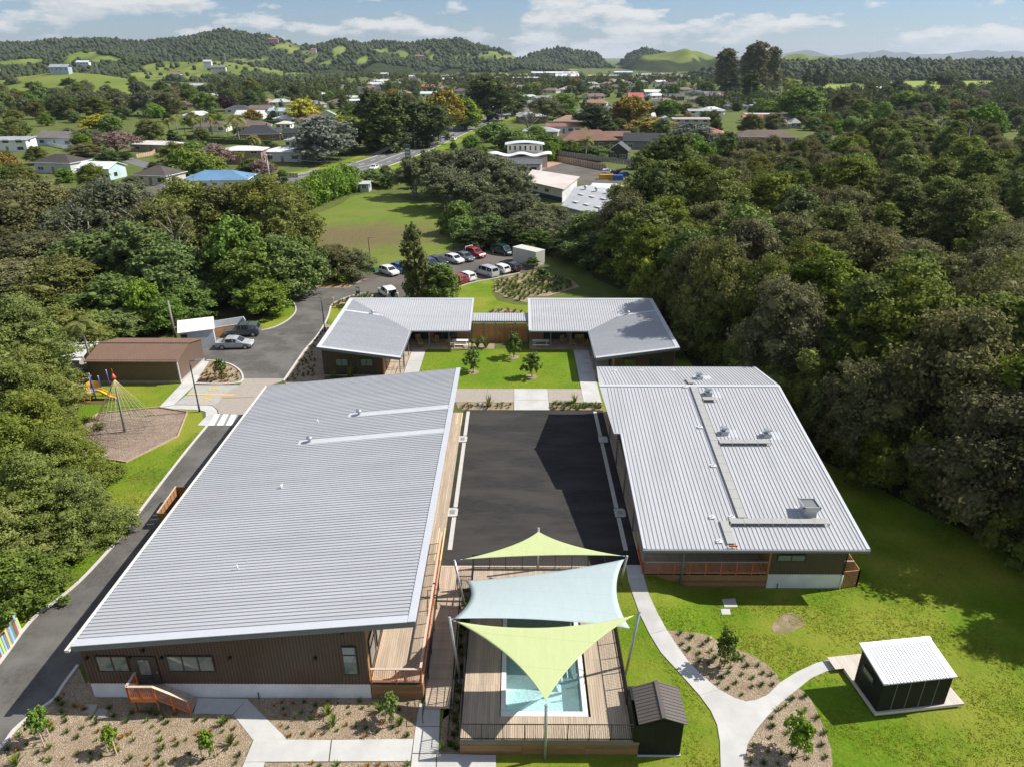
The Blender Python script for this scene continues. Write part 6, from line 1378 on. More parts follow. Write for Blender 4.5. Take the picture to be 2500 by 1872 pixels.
for (u, v), h, r_, lb, kd in ((z4([(345, 1452)])[0], 2.5, .6, 'dense pale green conical young tree by the driveway kerb', 'sapling_light'), (z4([(880, 1528)])[0], 1.9, .5, 'staked young tree in the front mulch bed below the landing', 'sapling_light'), (z4([(1620, 1570)])[0], 2.0, .5, 'staked young tree in the front mulch bed near the path corner', 'sapling_light'),
                              (z7([(775, 945)])[0], 3.0, .75, 'staked young tree in the upper bed of the forked path', 'sapling'), (z7([(1290, 1560)])[0], 2.7, .85, 'staked young tree in the lower bed of the forked path', 'sapling_mid'), (z5([(1132, 1310)])[0], 2.2, .6, 'feathery young tree in the mulch bed below the deck', 'sapling_light')):
    p = G(u, v); t = tree(kd, p.x, p.y, h, r_, lb, 'bed')
    st_ = boxmesh(.05, .05, 1.5, caprail_m, 'stake')
    for dx, dy in ((-.35, .1), (.35, .12)):
        o = put('stake', st_, t, (dx / t.scale.x, dy / t.scale.y, .7 / t.scale.z)); o.scale = (1 / t.scale.x, 1 / t.scale.y, 1 / t.scale.z)
# tufts and flaxes
def tuft_mesh(name, m, seed, n, h, spread, w):
    rng = random.Random(seed); V = []; F = []
    for i in range(n):
        a = rng.uniform(0, 6.28); s = rng.uniform(.25, 1) * spread; hh = h * rng.uniform(.6, 1.1); c, sn = math.cos(a), math.sin(a); b = len(V)
        for t, ww in ((0, w), (.5, w * .9), (1, w * .1)):
            r_ = .03 + s * t ** 1.6; z = hh * (t - .35 * t * t * (s / spread)); V += [(r_ * c - sn * ww, r_ * sn + c * ww, z), (r_ * c + sn * ww, r_ * sn - c * ww, z)]
        F += [(b, b + 1, b + 3, b + 2), (b + 2, b + 3, b + 5, b + 4)]
    return np_mesh(name, V, F, m)
TU = dict(green=[tuft_mesh('tuft', LM['tuft'], s, 46, .42, .34, .02) for s in (1, 2)], dark=[tuft_mesh('tuft', LM['dkt'], s, 50, .40, .36, .022) for s in (3, 4)], rust=[tuft_mesh('tuft', LM['rust'], 5, 50, .36, .28, .016)], flax=[tuft_mesh('flax', LM['tuft'], s, 40, .95, .6, .035) for s in (6, 7)], palmy=[tuft_mesh('flax', LM['palm'], 8, 26, 1.25, .85, .05)])
TUFTS = []
def tuft(kd, p, s, label, group, nm='grass_tuft'):
    if group: TUFTS.append((kd, group))
    o = put(nm, random.choice(TU[kd]), None, (p.x, p.y, hgt(p.x, p.y) + .03), (0, 0, random.uniform(0, 6.28)), (s, s, s)); tag(o, label, 'plant', group)
    if group: TUFTS[-1] = (o, group)
def inside(p, poly):
    c = False; n = len(poly)
    for i in range(n):
        (x0, y0), (x1, y1) = poly[i], poly[(i + 1) % n]
        if (y0 > p[1]) != (y1 > p[1]) and p[0] < (x1 - x0) * (p[1] - y0) / (y1 - y0) + x0: c = not c
    return c
def joined(name, label, L):
    by = {}
    for me, p, s_ in L: by.setdefault(me.name, (me, []))[1].append((p, s_))
    V = []; Q = []; nv = 0; m_ = None
    for me, ps in by.values():
        co = np.zeros(len(me.vertices) * 3, np.float32); me.vertices.foreach_get('co', co); co = co.reshape(-1, 3); qd = np.zeros(len(me.loops), np.int32); me.loops.foreach_get('vertex_index', qd); qd = qd.reshape(-1, 4); m_ = me.materials[0]
        for p, s_ in ps:
            a = random.uniform(0, 6.28); c, sn = math.cos(a), math.sin(a); v = co * s_; V.append(np.stack([v[:, 0] * c - v[:, 1] * sn + p.x, v[:, 0] * sn + v[:, 1] * c + p.y, v[:, 2] + hgt(p.x, p.y) + .03], 1)); Q.append(qd + nv); nv += len(co)
    tag(put(name, np_mesh(name, np.concatenate(V), np.concatenate(Q), m_)), label, 'plants', None, 'stuff')
def lawn_tufts(name, label, poly, n, seed):
    rg_ = np.random.default_rng(seed); xs_ = [p[0] for p in poly]; ys_ = [p[1] for p in poly]; P = []
    while len(P) < n:
        x, y = rg_.uniform(min(xs_), max(xs_)), rg_.uniform(min(ys_), max(ys_))
        if not inside((x, y), poly) or any(inside((x, y), q_) for q_ in LAWN_OFF) or math.sin(x * .9 + 2 * math.sin(y * .7)) + math.sin(y * 1.3 + x * .4) < rg_.uniform(-1.6, 1.2): continue
        u, v, _ = PX(x, y, -1)
        if -20 < u < 2520 and v < 1900: P.append((x, y, hgt(x, y) + .01))
    P = np.repeat(np.array(P), 4, 0); m_ = len(P); a = rg_.uniform(0, 6.28, m_); w_ = rg_.uniform(.02, .045, m_); h_ = rg_.uniform(.02, .06, m_); l_ = rg_.uniform(.03, .10, m_); c, s_ = np.cos(a), np.sin(a); P[:, :2] += rg_.normal(0, .06, (m_, 2))
    A = P + np.stack([-s_ * w_, c * w_, 0 * a], 1); B = P + np.stack([s_ * w_, -c * w_, 0 * a], 1); T = P + np.stack([c * l_, s_ * l_, h_], 1)
    tag(put(name, np_mesh(name, np.stack([A, B, T], 1).reshape(-1, 3), np.arange(m_ * 3).reshape(-1, 3), GRASSLEAF)), label, 'grass', None, 'stuff')
GRASSLEAF = leafmat('grass_blade', (.12, .18, .008), (.28, .32, .03), .0, 0, .35)
LAWN_OFF = [xy(GP(z7(YL + [(905, 1700), (940, 1500), (1000, 1400), (1080, 1300), (1180, 1200), (1080, 1150), (1000, 1185), (930, 1195), (850, 1170), (740, 1110)] + YR[::-1]))), xy(GP(z7(YB + YC))), xy(GP(z7([(372, 690), (530, 920), (740, 1110), (930, 1200), (1080, 1150), (1172, 1060), (1080, 930), (830, 810), (690, 730), (450, 690)]))), xy(GP(z7([(1300, 1105), (1080, 1300), (940, 1500), (905, 1700), (1545, 1700), (1535, 1530), (1440, 1280), (1340, 1120)]))), [(20, 29), (27.2, 29.6), (26.5, 35), (20, 34.6)], [(6.4, 26.8), (9.5, 26.8), (9.5, 31), (6.4, 31)]]
lawn_tufts('lawn_grass', 'tufts of grass in the lawn round the garden hut', [(6.6, 24), (42, 24), (42, 44), (33, 52), (27, 62), (24.8, 60), (24.8, 41), (9.6, 41), (9.4, 33), (11, 30)], 11000, 1)
lawn_tufts('lawn_grass', 'tufts of grass in the verge beside the driveway', xy(GP([(495, 1046), (310, 1283), (255, 1347), (185, 1423), (120, 1475), (215, 1250), (280, 1180), (400, 1120)])), 1600, 2)
lawn_tufts('lawn_grass', 'tufts of grass in the courtyard lawn', [(-11.3, 72.6), (7.3, 72.6), (7.3, 84.3), (-11.3, 84.3)], 2000, 3)
def scatter(polypx, n, mind, where, mixk, smin=.7, smax=1.2, poly=None, mass=False):
    P = poly or xy(GP(polypx)); xs_ = [p[0] for p in P]; ys_ = [p[1] for p in P]; got = []; tries = 0; bag = {}
    nmk = dict(green='green', dark='dark green', rust='rust orange', flax='broad-bladed green flax', palmy='yellow green cabbage')
    while len(got) < n and tries < n * 60:
        tries += 1; p = Vector((random.uniform(min(xs_), max(xs_)), random.uniform(min(ys_), max(ys_))))
        if not inside(p, P) or any((p - q).length < mind for q in got): continue
        got.append(p); kd = random.choice(mixk)
        if mass: bag.setdefault(kd, []).append((random.choice(TU[kd]), p, random.uniform(smin, smax))); continue
        tuft(kd, p, random.uniform(smin, smax), f'{nmk[kd]} tuft among many alike {where}', f'{nmk[kd]} tufts {where}', 'flax_plant' if kd in ('flax', 'palmy') else 'grass_tuft')
    for kd, L in bag.items(): joined('ground_cover', f'low {nmk[kd]} ground cover {where}', L)
scatter(z4([(520, 1060), (700, 1150), (1000, 1180), (1480, 1250), (1790, 1260), (1930, 1440), (1860, 1640), (20, 1640), (20, 1530), (120, 1410), (350, 1220)]), 84, .42, 'in the front mulch bed by the driveway', ['green'] * 4 + ['rust'] * 3 + ['dark'] * 4, .5, 1.0)
scatter(z5([(30, 1140), (950, 1150), (1320, 1150), (1290, 1430), (300, 1430)]), 46, .42, 'in the mulch bed below the big block', ['green', 'rust', 'rust', 'dark', 'dark'], .45, .85)
scatter(z5([(180, 1630), (1260, 1625), (1250, 1700), (160, 1700)]), 12, .5, 'in the lowest mulch strip', ['green', 'rust'], .6, 1)
scatter(z7([(420, 710), (560, 920), (740, 1090), (930, 1180), (1080, 1130), (1150, 1040), (1050, 930), (830, 830), (680, 750), (500, 715)]), 34, .5, 'in the upper bed of the forked path', ['dark', 'dark', 'green'], .55, .95)
scatter(z7([(1290, 1130), (1100, 1310), (960, 1500), (930, 1650), (1520, 1650), (1500, 1450), (1420, 1270), (1350, 1140)]), 26, .6, 'in the lower bed of the forked path', ['dark', 'dark', 'green'], .55, .95)
scatter(zl([(1250, 1195), (1330, 1200), (1400, 1225), (1440, 1260), (1440, 1295), (1330, 1312), (1190, 1312)]), 46, .32, 'in the kerbed island by the garage', ['rust', 'green', 'rust'], .7, 1.2)
scatter(zl([(1720, 1300), (1840, 1130), (1950, 980), (1890, 1120), (1890, 1280)]), 46, .45, 'in the shaded bed beside the left wing', ['dark'], .6, .9, mass=True)
scatter(None, 22, .35, 'in the planting strip left of the court path', ['green', 'dark', 'rust'], .6, 1.1, [(-5.9, 67.4), (-.3, 67.4), (-.3, 68.8), (-6.2, 68.8)]); scatter(None, 40, .26, 'in the planting strip right of the court path', ['green', 'dark'], .7, 1.3, [(3.85, 67.4), (9.2, 67.4), (9.2, 68.8), (3.85, 68.8)], mass=True)
scatter(None, 26, .3, 'between the ramp and the pool deck', ['dark', 'dark', 'green'], .7, 1.2, [(-3.55, 27), (-3.1, 27), (-3.1, 38.8), (-3.55, 38.8)], mass=True)
scatter(zm([(1250, 710), (1300, 700), (1500, 655), (1680, 700), (1720, 740), (1560, 785), (1440, 800), (1420, 830), (1330, 800), (1260, 765)]), 120, .8, 'in the far garden bed behind the wings', ['green', 'green', 'dark'], 1.2, 2.4, mass=True)
scatter(zm([(1200, 900), (1260, 880), (1330, 877), (1400, 890), (1440, 908), (1440, 925), (1210, 925)]), 30, .5, 'in the mound behind the link canopy', ['dark', 'rust'], 1, 1.6, mass=True)
scatter(zl([(1890, 705), (2050, 695), (2190, 695), (2120, 722), (2080, 742), (1940, 744)]), 30, .8, 'in the island where the drive forks', ['rust', 'green'], 1.2, 2, mass=True); scatter(zl([(2000, 855), (2050, 826), (2110, 802), (2220, 782), (2250, 800), (2090, 826)]), 30, .6, 'in the corner bed beside the left wing roof', ['rust', 'green'], 1.1, 1.8, mass=True)
for i, (px, s, kd, lb) in enumerate(((z5([(640, 1250)])[0], 1.0, 'flax', 'bright flax clump, upper of two large ones in the mulch below the big block'), (z5([(680, 1340)])[0], 1.0, 'flax', 'bright flax clump, lower of two large ones in the mulch below the big block'), (z5([(1040, 1230)])[0], .9, 'flax', 'bright flax clump beside the feathery young tree'), (z5([(1200, 1330)])[0], .8, 'flax', 'bright flax clump near the ramp handrail end'),
        (z4([(1720, 1330)])[0], .8, 'flax', 'flax clump near the bend of the front path'), (z4([(1780, 1480)])[0], .9, 'flax', 'flax clump at the right end of the front mulch bed'), (z4([(130, 1640)])[0], 1.0, 'flax', 'large spiky flax at the lower left corner of the front bed'), (z5([(1520, 1530)])[0], .7, 'flax', 'dark flax at the corner of the pool skirt'),
        (zw(690, 985), 1.6, 'palmy', 'yellow green cabbage palm rising behind the big roof beside the left wing wall'), (zw(505, 1000), 1.1, 'palmy', 'small palm left of the cabbage palm behind the big roof'), (zw(1010, 960), .9, 'palmy', 'small palm by the porch corner behind the big roof'), (zw(2180, 1290), 1.2, 'palmy', 'cabbage palm beside the manhole beyond the court'), (ze(900, 1250), 1.0, 'palmy', 'cabbage palm in the strip beside the hall corner'),
        (zw(2060, 660), 1.9, 'flax', 'large spiky bush left of the slatted gate'), (zw(2150, 665), 2.0, 'flax', 'large spiky bush against the slatted gate'), (ze(210, 620), 1.4, 'flax', 'spiky bush right of the slatted gate'))):
    tuft(kd, G(*px), s, lb, None, 'flax_plant')
# ------------------------------------------------------------------ bush and trees round the school
rt = random.Random(5)
FOR = [(41, 22), (40, 38), (38.5, 45), (34, 52), (29.5, 59), (27, 66), (26, 74), (21.5, 79), (20.8, 94), (18.5, 100), (17, 110)] + xy(GP([(1450, 680), (1425, 645), (1450, 610), (1545, 575), (1605, 520), (1665, 470), (1730, 438), (1850, 418), (2000, 405), (2250, 396), (2620, 388), (2800, 600), (2780, 900)])) + [(62, 46), (56, 24)]
patch('forest_floor', FOR, litter_m, .018)
LBUSH = xy(GP([(-260, 1500), (60, 1470), (140, 1400), (215, 1250), (190, 1080), (150, 960), (190, 880), (330, 830), (440, 815), (520, 790), (640, 780), (690, 745), (730, 700), (700, 640), (640, 560), (560, 500), (300, 500), (-100, 520), (-300, 800)]))
patch('forest_floor', LBUSH, litter_m, .018)
got = []
for _ in range(9000):
    x, y = rt.uniform(18, 190), rt.uniform(22, 265)
    if not inside((x, y), FOR): continue
    d = math.hypot(x, y); sp = 5.2 + max(0, d - 55) * .026
    if any((x - a) ** 2 + (y - b) ** 2 < sp * sp for a, b in got): continue
    u, v, dep = PX(x, y, 10)
    if u > 2500 + 2600 / max(8, d - 20) * 4 and y > 50: continue
    got.append((x, y))
for x, y in got:
    d = math.hypot(x, y); k_ = rt.random(); e = inside((x - 7, y - 3), FOR)
    cl = math.sin(x * .06 + 1.3) + math.sin(y * .045 + x * .02)
    kd = 'totara' if k_ < .42 + .12 * cl else 'kanuka' if k_ < .74 else 'olive' if k_ < .81 else 'broad' if k_ < .92 else 'dark' if k_ < .96 else 'bright'
    h = rt.uniform(10.5, 15.5) * (1.08 if kd in ('totara', 'dark') else .9); h *= 1 if e else .95
    if x < 27 and y > 74: h = rt.uniform(11, 14)
    if x < 52 and y < 72: h = rt.uniform(13, 16)
    if y < 48: h = rt.uniform(12.5, 15)
    if y > 150: h *= .92
    if 38 < y < 71: h = min(h, max(5.5, 4.6 + (x - 25.5)))
    Rr = rt.uniform(.36, .46) * h * (.9 if d < 100 else 1.0)
    if x < 30 and 70 < y < 100: Rr = min(Rr, 4.6)
    tree(kd, x, y, h, Rr, None, 'rbush', rt)
ed = [(40.5, 30), (40, 38), (38.5, 45), (34, 52), (29.5, 59), (27, 66), (26, 74), (21.9, 79), (21.3, 94), (19, 100), (17.5, 110)]
for (ax_, ay_), (bx_, by_) in zip(ed[:-1], ed[1:]):
    n_ = max(1, int(math.hypot(bx_ - ax_, by_ - ay_) / 2.6))
    for i in range(n_): tree('edge', ax_ + (bx_ - ax_) * (i + .5) / n_ + rt.uniform(.3, 2.2), ay_ + (by_ - ay_) * (i + .5) / n_ + rt.uniform(-.5, .5), rt.uniform(3.5, 7.5), rt.uniform(2.0, 3.2), None, 'rbush', rt)
for u, v, Y, r_, kd, lb in ((1640, 335, 150, 8, 'totara', 'tallest dark tree at the left edge of the bush beside the silver factory roof'), (1600, 420, 128, 7, 'dark', None), (1535, 545, 116, 5, 'totara', None), (1600, 500, 114, 6.5, 'totara', None), (1950, 470, 135, 5, 'olive', 'yellow-tipped slender tree standing out of the bush'), (2080, 390, 170, 7, 'broad', None), (2240, 290, 290, 12, 'totara', None), (2420, 262, 300, 9, 'bright', 'bright green tree near the bare branches at the far bush edge'), (2300, 275, 300, 9, 'bare', 'grey leafless tree at the far edge of the bush'), (2380, 285, 285, 8, 'bare', 'second grey leafless tree at the far edge of the bush')):
    ttop(kd, u, v, Y, r_, lb, 'rbush', rt)
for u, v, Y, r_, kd in ((70, 440, 130, 8, 'kanuka'), (-40, 470, 120, 8, 'kanuka'), (255, 440, 128, 9, 'grey'), (175, 505, 122, 8, 'grey'), (225, 575, 106, 7.5, 'broad'), (330, 560, 104, 6.5, 'broad'), (405, 600, 100, 6, 'broad'), (440, 452, 126, 7, 'olive'), (540, 455, 128, 7.5, 'olive'), (630, 450, 127, 8.5, 'olive'), (690, 480, 122, 6, 'olive'), (560, 540, 106, 5.4, 'bright'), (620, 600, 103, 5.2, 'broad'), (690, 590, 105, 5.4, 'broad'), (640, 690, 98, 3.6, 'broad'), (505, 620, 104, 5, 'dark'),
                        (150, 640, 97, 6.5, 'olive'), (70, 575, 110, 7.5, 'kanuka'), (20, 640, 98, 7, 'kanuka'), (260, 680, 94, 5, 'broad'), (335, 690, 92, 3, 'bright'), (395, 730, 91, 3.2, 'broad'), (290, 760, 89, 3.5, 'broad'), (205, 770, 86, 4, 'broad'), (735, 585, 112, 3.4, 'broad'), (440, 700, 95, 4, 'broad'), (120, 760, 80, 5, 'olive'), (380, 500, 118, 6, 'olive')):
    ttop(kd, u, v, Y, r_, None, 'lbush', rt)
for u, v, Y, r_ in ((30, 735, 69, 5.4), (55, 850, 62, 4.2), (0, 880, 58, 5.2), (50, 960, 54, 4.6), (-50, 1010, 50, 5.6), (115, 1040, 50.5, 4.0), (60, 1120, 45, 4.2), (-60, 1230, 41, 4.4), (165, 1150, 46, 3.3), (-90, 800, 62, 7)):
    ttop('totara_light', u, v, Y, r_, None, 'lnear', rt)
for u, v, Y, r_ in ((-40, 1370, 38, 2.6), (95, 1375, 39.8, 2.0)): ttop('broad', u, v, Y, r_, None, 'lnear', rt)
for u, v, Y, r_, lb in ((330, 468, 117, 7, 'bare pale-limbed tree in the middle of the left bush'), (175, 472, 119, 6, 'bare pale-limbed tree at the left end of the left bush'), (410, 515, 112, 5, 'smaller bare pale-limbed tree leaning out of the left bush')): ttop('bare', u, v, Y, r_, lb, 'lbush', rt)
tbase('nikau', 187, 762, 910, 2.1, 'tall slim palm with a pale trunk between the totara and the garage', 'lnear', rt)
tree('nikau', -45.5, 51, 6, 2.6, 'low palm crown poking out of the near totara', 'lnear', rt)
# field edge
hz_ = GP(zm([(20, 300), (75, 285), (120, 262), (170, 245), (215, 225), (262, 205), (310, 185), (350, 172), (395, 160)]))
for i, p in enumerate(hz_): tree('hedge', p.x, p.y, rt.uniform(5.5, 7), rt.uniform(3.6, 4.4), None, 'hedge', rt)
for u, v, Y, r_ in ((1010, 388, 192, 6.5), (1065, 372, 194, 8), (1140, 368, 192, 8), (1205, 385, 184, 7.5), (1090, 415, 176, 7), (1160, 430, 172, 7), (1235, 415, 178, 6)): ttop('umbrella', u, v, Y, r_, None, 'fieldgrove', rt)
for u, v, Y, r_, kd in ((1210, 478, 152, 6, 'grey'), (1275, 472, 150, 5.5, 'grey'), (1340, 500, 146, 5, 'grey'), (1300, 515, 140, 5, 'grey'), (1395, 540, 138, 5, 'umbrella'), (1190, 530, 140, 4.6, 'broad'), (1245, 540, 138, 4.6, 'dark'), (1160, 560, 137, 3.6, 'dark'), (1440, 520, 134, 6, 'broad'), (1400, 575, 130, 5, 'dark'), (1455, 570, 124, 5, 'broad'), (1310, 560, 134, 4, 'dark'), (1120, 500, 150, 4, 'hedge'), (1130, 535, 144, 3.4, 'hedge')): ttop(kd, u, v, Y, r_, None, 'parkbush', rt)
for u, v, vb, r_, kd in ((905, 418, 452, 4, 'broad'), (935, 440, 456, 3.5, 'palm')): tbase(kd, u, v, vb, r_, None, 'fieldgrove', rt)

# ------------------------------------------------------------------ houses of the suburb
HM = {}
def hm(c, rough=.7):
    k_ = tuple(round(x, 3) for x in c) + (rough,)
    if k_ not in HM: HM[k_] = mat('house_paint_%d' % len(HM), c, tuple(min(1, x * 1.1) for x in c), .5, rough, c3=tuple(x * .9 for x in c), s3=.2)
    return HM[k_]
WHT, CRM, GRY, DGR, BRN, RED, BLU, BLK, GRN, TAN, PNK, BRK = (.72, .72, .70), (.60, .56, .46), (.34, .35, .36), (.13, .135, .145), (.14, .085, .06), (.46, .11, .06), (.13, .25, .40), (.035, .037, .042), (.38, .47, .38), (.34, .25, .18), (.42, .30, .27), (.26, .12, .08)
FOOT = []
def house(label, u, vb, wpx, dep, hw, rtype, rc, wc, rot=0, pitch=.36, nm='house', win=3, over=.5, z=0, gwin=True):
    p = G(u, vb); dist = PX(p.x, p.y, 0)[2]; w = wpx * dist / FPX; r_ = R(rot); c = Vector((p.x - math.sin(r_) * dep / 2, p.y + math.cos(r_) * dep / 2))
    T = thing(nm, label, 'house' if nm == 'house' else nm.split('_')[-1], (c.x, c.y, z), r_); FOOT.append((c.x, c.y, max(w, dep) * .62 + 1.5)); wm_, rm_ = hm(wc), hm(rc, .6); X, Y = w / 2, dep / 2
    MB().bx(-X, X, -Y, Y, -.3, hw).obj('wall', wm_, T); xo, yo = X + over, Y + over
    if rtype == 'hip':
        rise = min(xo, yo) * pitch; a = max(xo - yo, 0); b = max(yo - xo, 0); E = [(-xo, -yo, hw), (xo, -yo, hw), (xo, yo, hw), (-xo, yo, hw)]; r0, r1 = (-a, -b, hw + rise), (a, b, hw + rise); mb = MB()
        if a >= b: mb.face([E[0], E[1], r1, r0]).face([E[2], E[3], r0, r1]).face([E[1], E[2], r1]).face([E[3], E[0], r0])
        else: mb.face([E[0], E[1], r0]).face([E[1], E[2], r1, r0]).face([E[2], E[3], r1]).face([E[3], E[0], r0, r1])
        mb.face(E[::-1]); rf_ = mb.obj('roof', rm_, T); MB().bx(-xo - .06, xo + .06, -yo - .06, yo + .06, hw - .14, hw + .03).obj('gutter', hm(WHT), rf_)
    elif rtype in ('gable', 'gabley'):
        if rtype == 'gable':
            rise = yo * pitch; rf_ = MB().slab([(-xo, -yo, hw), (xo, -yo, hw), (xo, 0, hw + rise), (-xo, 0, hw + rise)], .14).slab([(-xo, 0, hw + rise), (xo, 0, hw + rise), (xo, yo, hw), (-xo, yo, hw)], .14).obj('roof', rm_, T); g_ = Y * pitch
            MB().face([(X, -Y, hw), (X, Y, hw), (X, 0, hw + g_)]).face([(-X, Y, hw), (-X, -Y, hw), (-X, 0, hw + g_)]).obj('gable', wm_, T)
        else:
            rise = xo * pitch; rf_ = MB().slab([(-xo, yo, hw), (-xo, -yo, hw), (0, -yo, hw + rise), (0, yo, hw + rise)], .14).slab([(0, yo, hw + rise), (0, -yo, hw + rise), (xo, -yo, hw), (xo, yo, hw)], .14).obj('roof', rm_, T); g_ = X * pitch
            MB().face([(-X, -Y, hw), (X, -Y, hw), (0, -Y, hw + g_)]).face([(X, Y, hw), (-X, Y, hw), (0, Y, hw + g_)]).obj('gable', wm_, T)
            MB().bar((-xo, -yo - .03, hw - .02), (0, -yo - .03, hw + rise - .02), .06, .2).bar((0, -yo - .03, hw + rise - .02), (xo, -yo - .03, hw - .02), .06, .2).obj('barge_board', hm(WHT), rf_)
    else:
        rise = 2 * yo * pitch; rf_ = MB().slab([(-xo, -yo, hw), (xo, -yo, hw), (xo, yo, hw + rise), (-xo, yo, hw + rise)], .2).obj('roof', rm_, T); MB().face([(X, -Y, hw), (X, Y, hw), (X, Y, hw + 2 * Y * pitch)]).face([(-X, Y, hw), (-X, -Y, hw), (-X, Y, hw + 2 * Y * pitch)]).face([(-X, Y, hw), (-X, Y, hw + 2 * Y * pitch), (X, Y, hw + 2 * Y * pitch), (X, Y, hw)]).obj('gable', wm_, T)
    lev = [1.45] if hw < 4 else [1.3, 4.0]; ww = min(2.2, w / (win + 1)); fm = hm(WHT) if sum(wc) < 1.6 else wframe_m
    for zl_ in lev:
        for i in range(win):
            if i == win // 2 and zl_ == lev[0] and win > 2: 
                d_ = put('door', boxmesh(1.0, .1, 2.05, hm((.25, .2, .16)), 'door'), T, (-X + w * (i + .5) / win, -Y - .01, 1.0)); continue
            window(T, (-X + w * (i + .5) / win, -Y - .01, zl_), ww, 1.15, 0, 2, gm=darkglass_m, fm=fm, bars=.09)
        if gwin:
            for sg in (-1, 1):
                window(T, (sg * (X + .01), -dep * .15, zl_), 1.5, 1.1, sg * math.pi / 2, 1, gm=darkglass_m, fm=fm, bars=.09)
    if w > 9 and rtype in ('hip', 'gable') and hash(label) % 1 == 0 and len(label) % 3 == 0: MB().bx(X * .35, X * .35 + .6, .2, .8, hw, hw + rise + .7).obj('chimney', hm(BRK), rf_)
    return T
house('white two-storey flat-roofed house at the left edge of the photo', 20, 372, 90, 9, 4.4, 'mono', GRY, WHT, 8, .06)
house('pale blue gabled house with grey brown roof and white paling fence', 135, 356, 112, 10, 3.0, 'gable', (.19, .165, .145), (.56, .66, .74), -14, .42)
house('long cream house with flat white metal roof and brick panels', 370, 372, 112, 9, 2.8, 'hip', (.62, .60, .55), (.42, .36, .30), -12, .2)
house('grey house with dark hipped roof and white balcony', 132, 424, 100, 9, 3.3, 'hip', (.06, .05, .045), (.50, .50, .48), -10, .42)
house('pale turquoise cottage with plain white gable roof', 232, 440, 84, 8, 3.4, 'gable', (.74, .76, .76), (.50, .64, .66), -8, .34)
house('cream house with dark brown tiled hip roof and dormer vent', 370, 452, 88, 9, 2.7, 'hip', (.085, .07, .06), (.60, .55, .50), -12, .44)
house('grey tiled house half hidden behind the left bush', 372, 502, 92, 9, 2.8, 'hip', (.17, .155, .145), (.5, .48, .45), -20, .36)
house('white house with bright blue hipped roof beside the side road', 528, 466, 150, 10, 2.9, 'hip', BLU, (.70, .74, .78), 6, .36, win=5)
house('brick two-storey house with white roof among the palms', 592, 402, 96, 9, 4.6, 'hip', (.66, .66, .64), (.34, .21, .17), 2, .22, win=3)
house('white house with pale gabled roof beside the silver tree', 690, 396, 96, 9, 3.4, 'hip', (.66, .67, .67), (.60, .62, .62), -4, .25)
house('house with black hipped roof and timber gable porch', 632, 345, 100, 12, 2.9, 'hip', BLK, (.22, .13, .09), 12, .5)
house('dark roofed wing right of the black hipped house', 712, 342, 42, 8, 2.8, 'gable', BLK, (.3, .3, .3), 0, .4)
house('small white house in front of the silver tree', 715, 360, 34, 6, 2.8, 'hip', GRY, (.62, .68, .70), 0, .3)
house('white roofed house beside the golden tree', 698, 303, 58, 9, 2.8, 'hip', (.72, .72, .70), WHT, 4, .26)
house('pale blue gabled bungalow beneath the conifers', 680, 284, 52, 8, 2.8, 'gable', (.40, .50, .58), (.66, .70, .72), -8, .4)
house('white cottage with pale green gable roof', 800, 296, 40, 8, 3.0, 'gabley', (.34, .45, .33), WHT, 10, .5)
house('cream roofed house behind the black one', 692, 316, 34, 7, 2.6, 'hip', CRM, WHT, 0, .3)
house('brown hipped brick house above the cypresses', 910, 240, 62, 10, 3.6, 'hip', (.085, .06, .05), (.38, .22, .18), 4, .42)
house('white gabled hall above the brown hipped house', 915, 214, 44, 9, 3.4, 'gable', (.62, .62, .62), WHT, 0, .5)
house('long pale green roofed house below the brown hipped one', 882, 248, 78, 9, 2.8, 'gable', (.50, .60, .52), WHT, 0, .3)
house('white roofed house left of the small white tower', 868, 256, 50, 8, 2.8, 'hip', (.72, .72, .72), WHT, 0, .25)
house('small white two-storey tower house behind the yellow tree', 883, 296, 22, 5, 5.4, 'gable', WHT, (.66, .70, .72), 0, .3, win=2)
house('bungalow with bright orange red roof in mid distance', 1046, 218, 44, 9, 2.8, 'hip', RED, WHT, 0, .4)
house('white walled house below the orange red roof', 1048, 238, 42, 9, 3.0, 'gable', (.60, .62, .62), WHT, 0, .35)
house('house with orange tiled roof left of the big dark tree', 1235, 219, 42, 9, 2.8, 'hip', (.52, .22, .12), CRM, 0, .4)
house('small coral roofed cottage near the far junction', 1222, 240, 24, 7, 2.6, 'gable', (.52, .16, .11), CRM, 0, .4)
house('tan tiled house with hipped wings above the red roof', 1388, 312, 70, 12, 3.0, 'hip', (.34, .22, .15), (.36, .34, .30), -6, .42)
house('white columned house with red brown roof', 1376, 325, 84, 8, 2.9, 'gable', (.26, .12, .09), WHT, -4, .3, win=5)
house('pale grey hipped house next to the bushes by the main road', 1318, 336, 84, 10, 2.6, 'hip', (.36, .37, .38), (.40, .40, .40), -8, .3)
house('large brown house with sweeping chocolate roofs above the retaining wall', 1440, 362, 140, 13, 3.0, 'hip', (.20, .10, .065), (.16, .09, .065), 6, .5, win=5)
house('brown lean-to wing of the chocolate roofed house', 1510, 350, 60, 9, 2.8, 'gable', (.19, .10, .07), (.18, .1, .075), 4, .35)
house('black roofed house with white gable edge beside the bush', 1570, 366, 96, 10, 3.2, 'gable', BLK, (.20, .20, .21), -10, .5)
house('small black gabled cottage above the factory yard', 1508, 392, 46, 8, 3.2, 'gabley', (.07, .072, .078), (.05, .052, .056), -14, .7, win=2)
house('grey two-storey house with pinkish flat roof', 1686, 316, 88, 8, 4.8, 'gable', (.42, .36, .32), (.38, .40, .42), -2, .16, win=4)
house('pale two-storey house with grey roof behind the pinkish roof', 1722, 292, 82, 9, 4.6, 'gable', (.34, .36, .37), (.62, .68, .66), -2, .2, win=4)
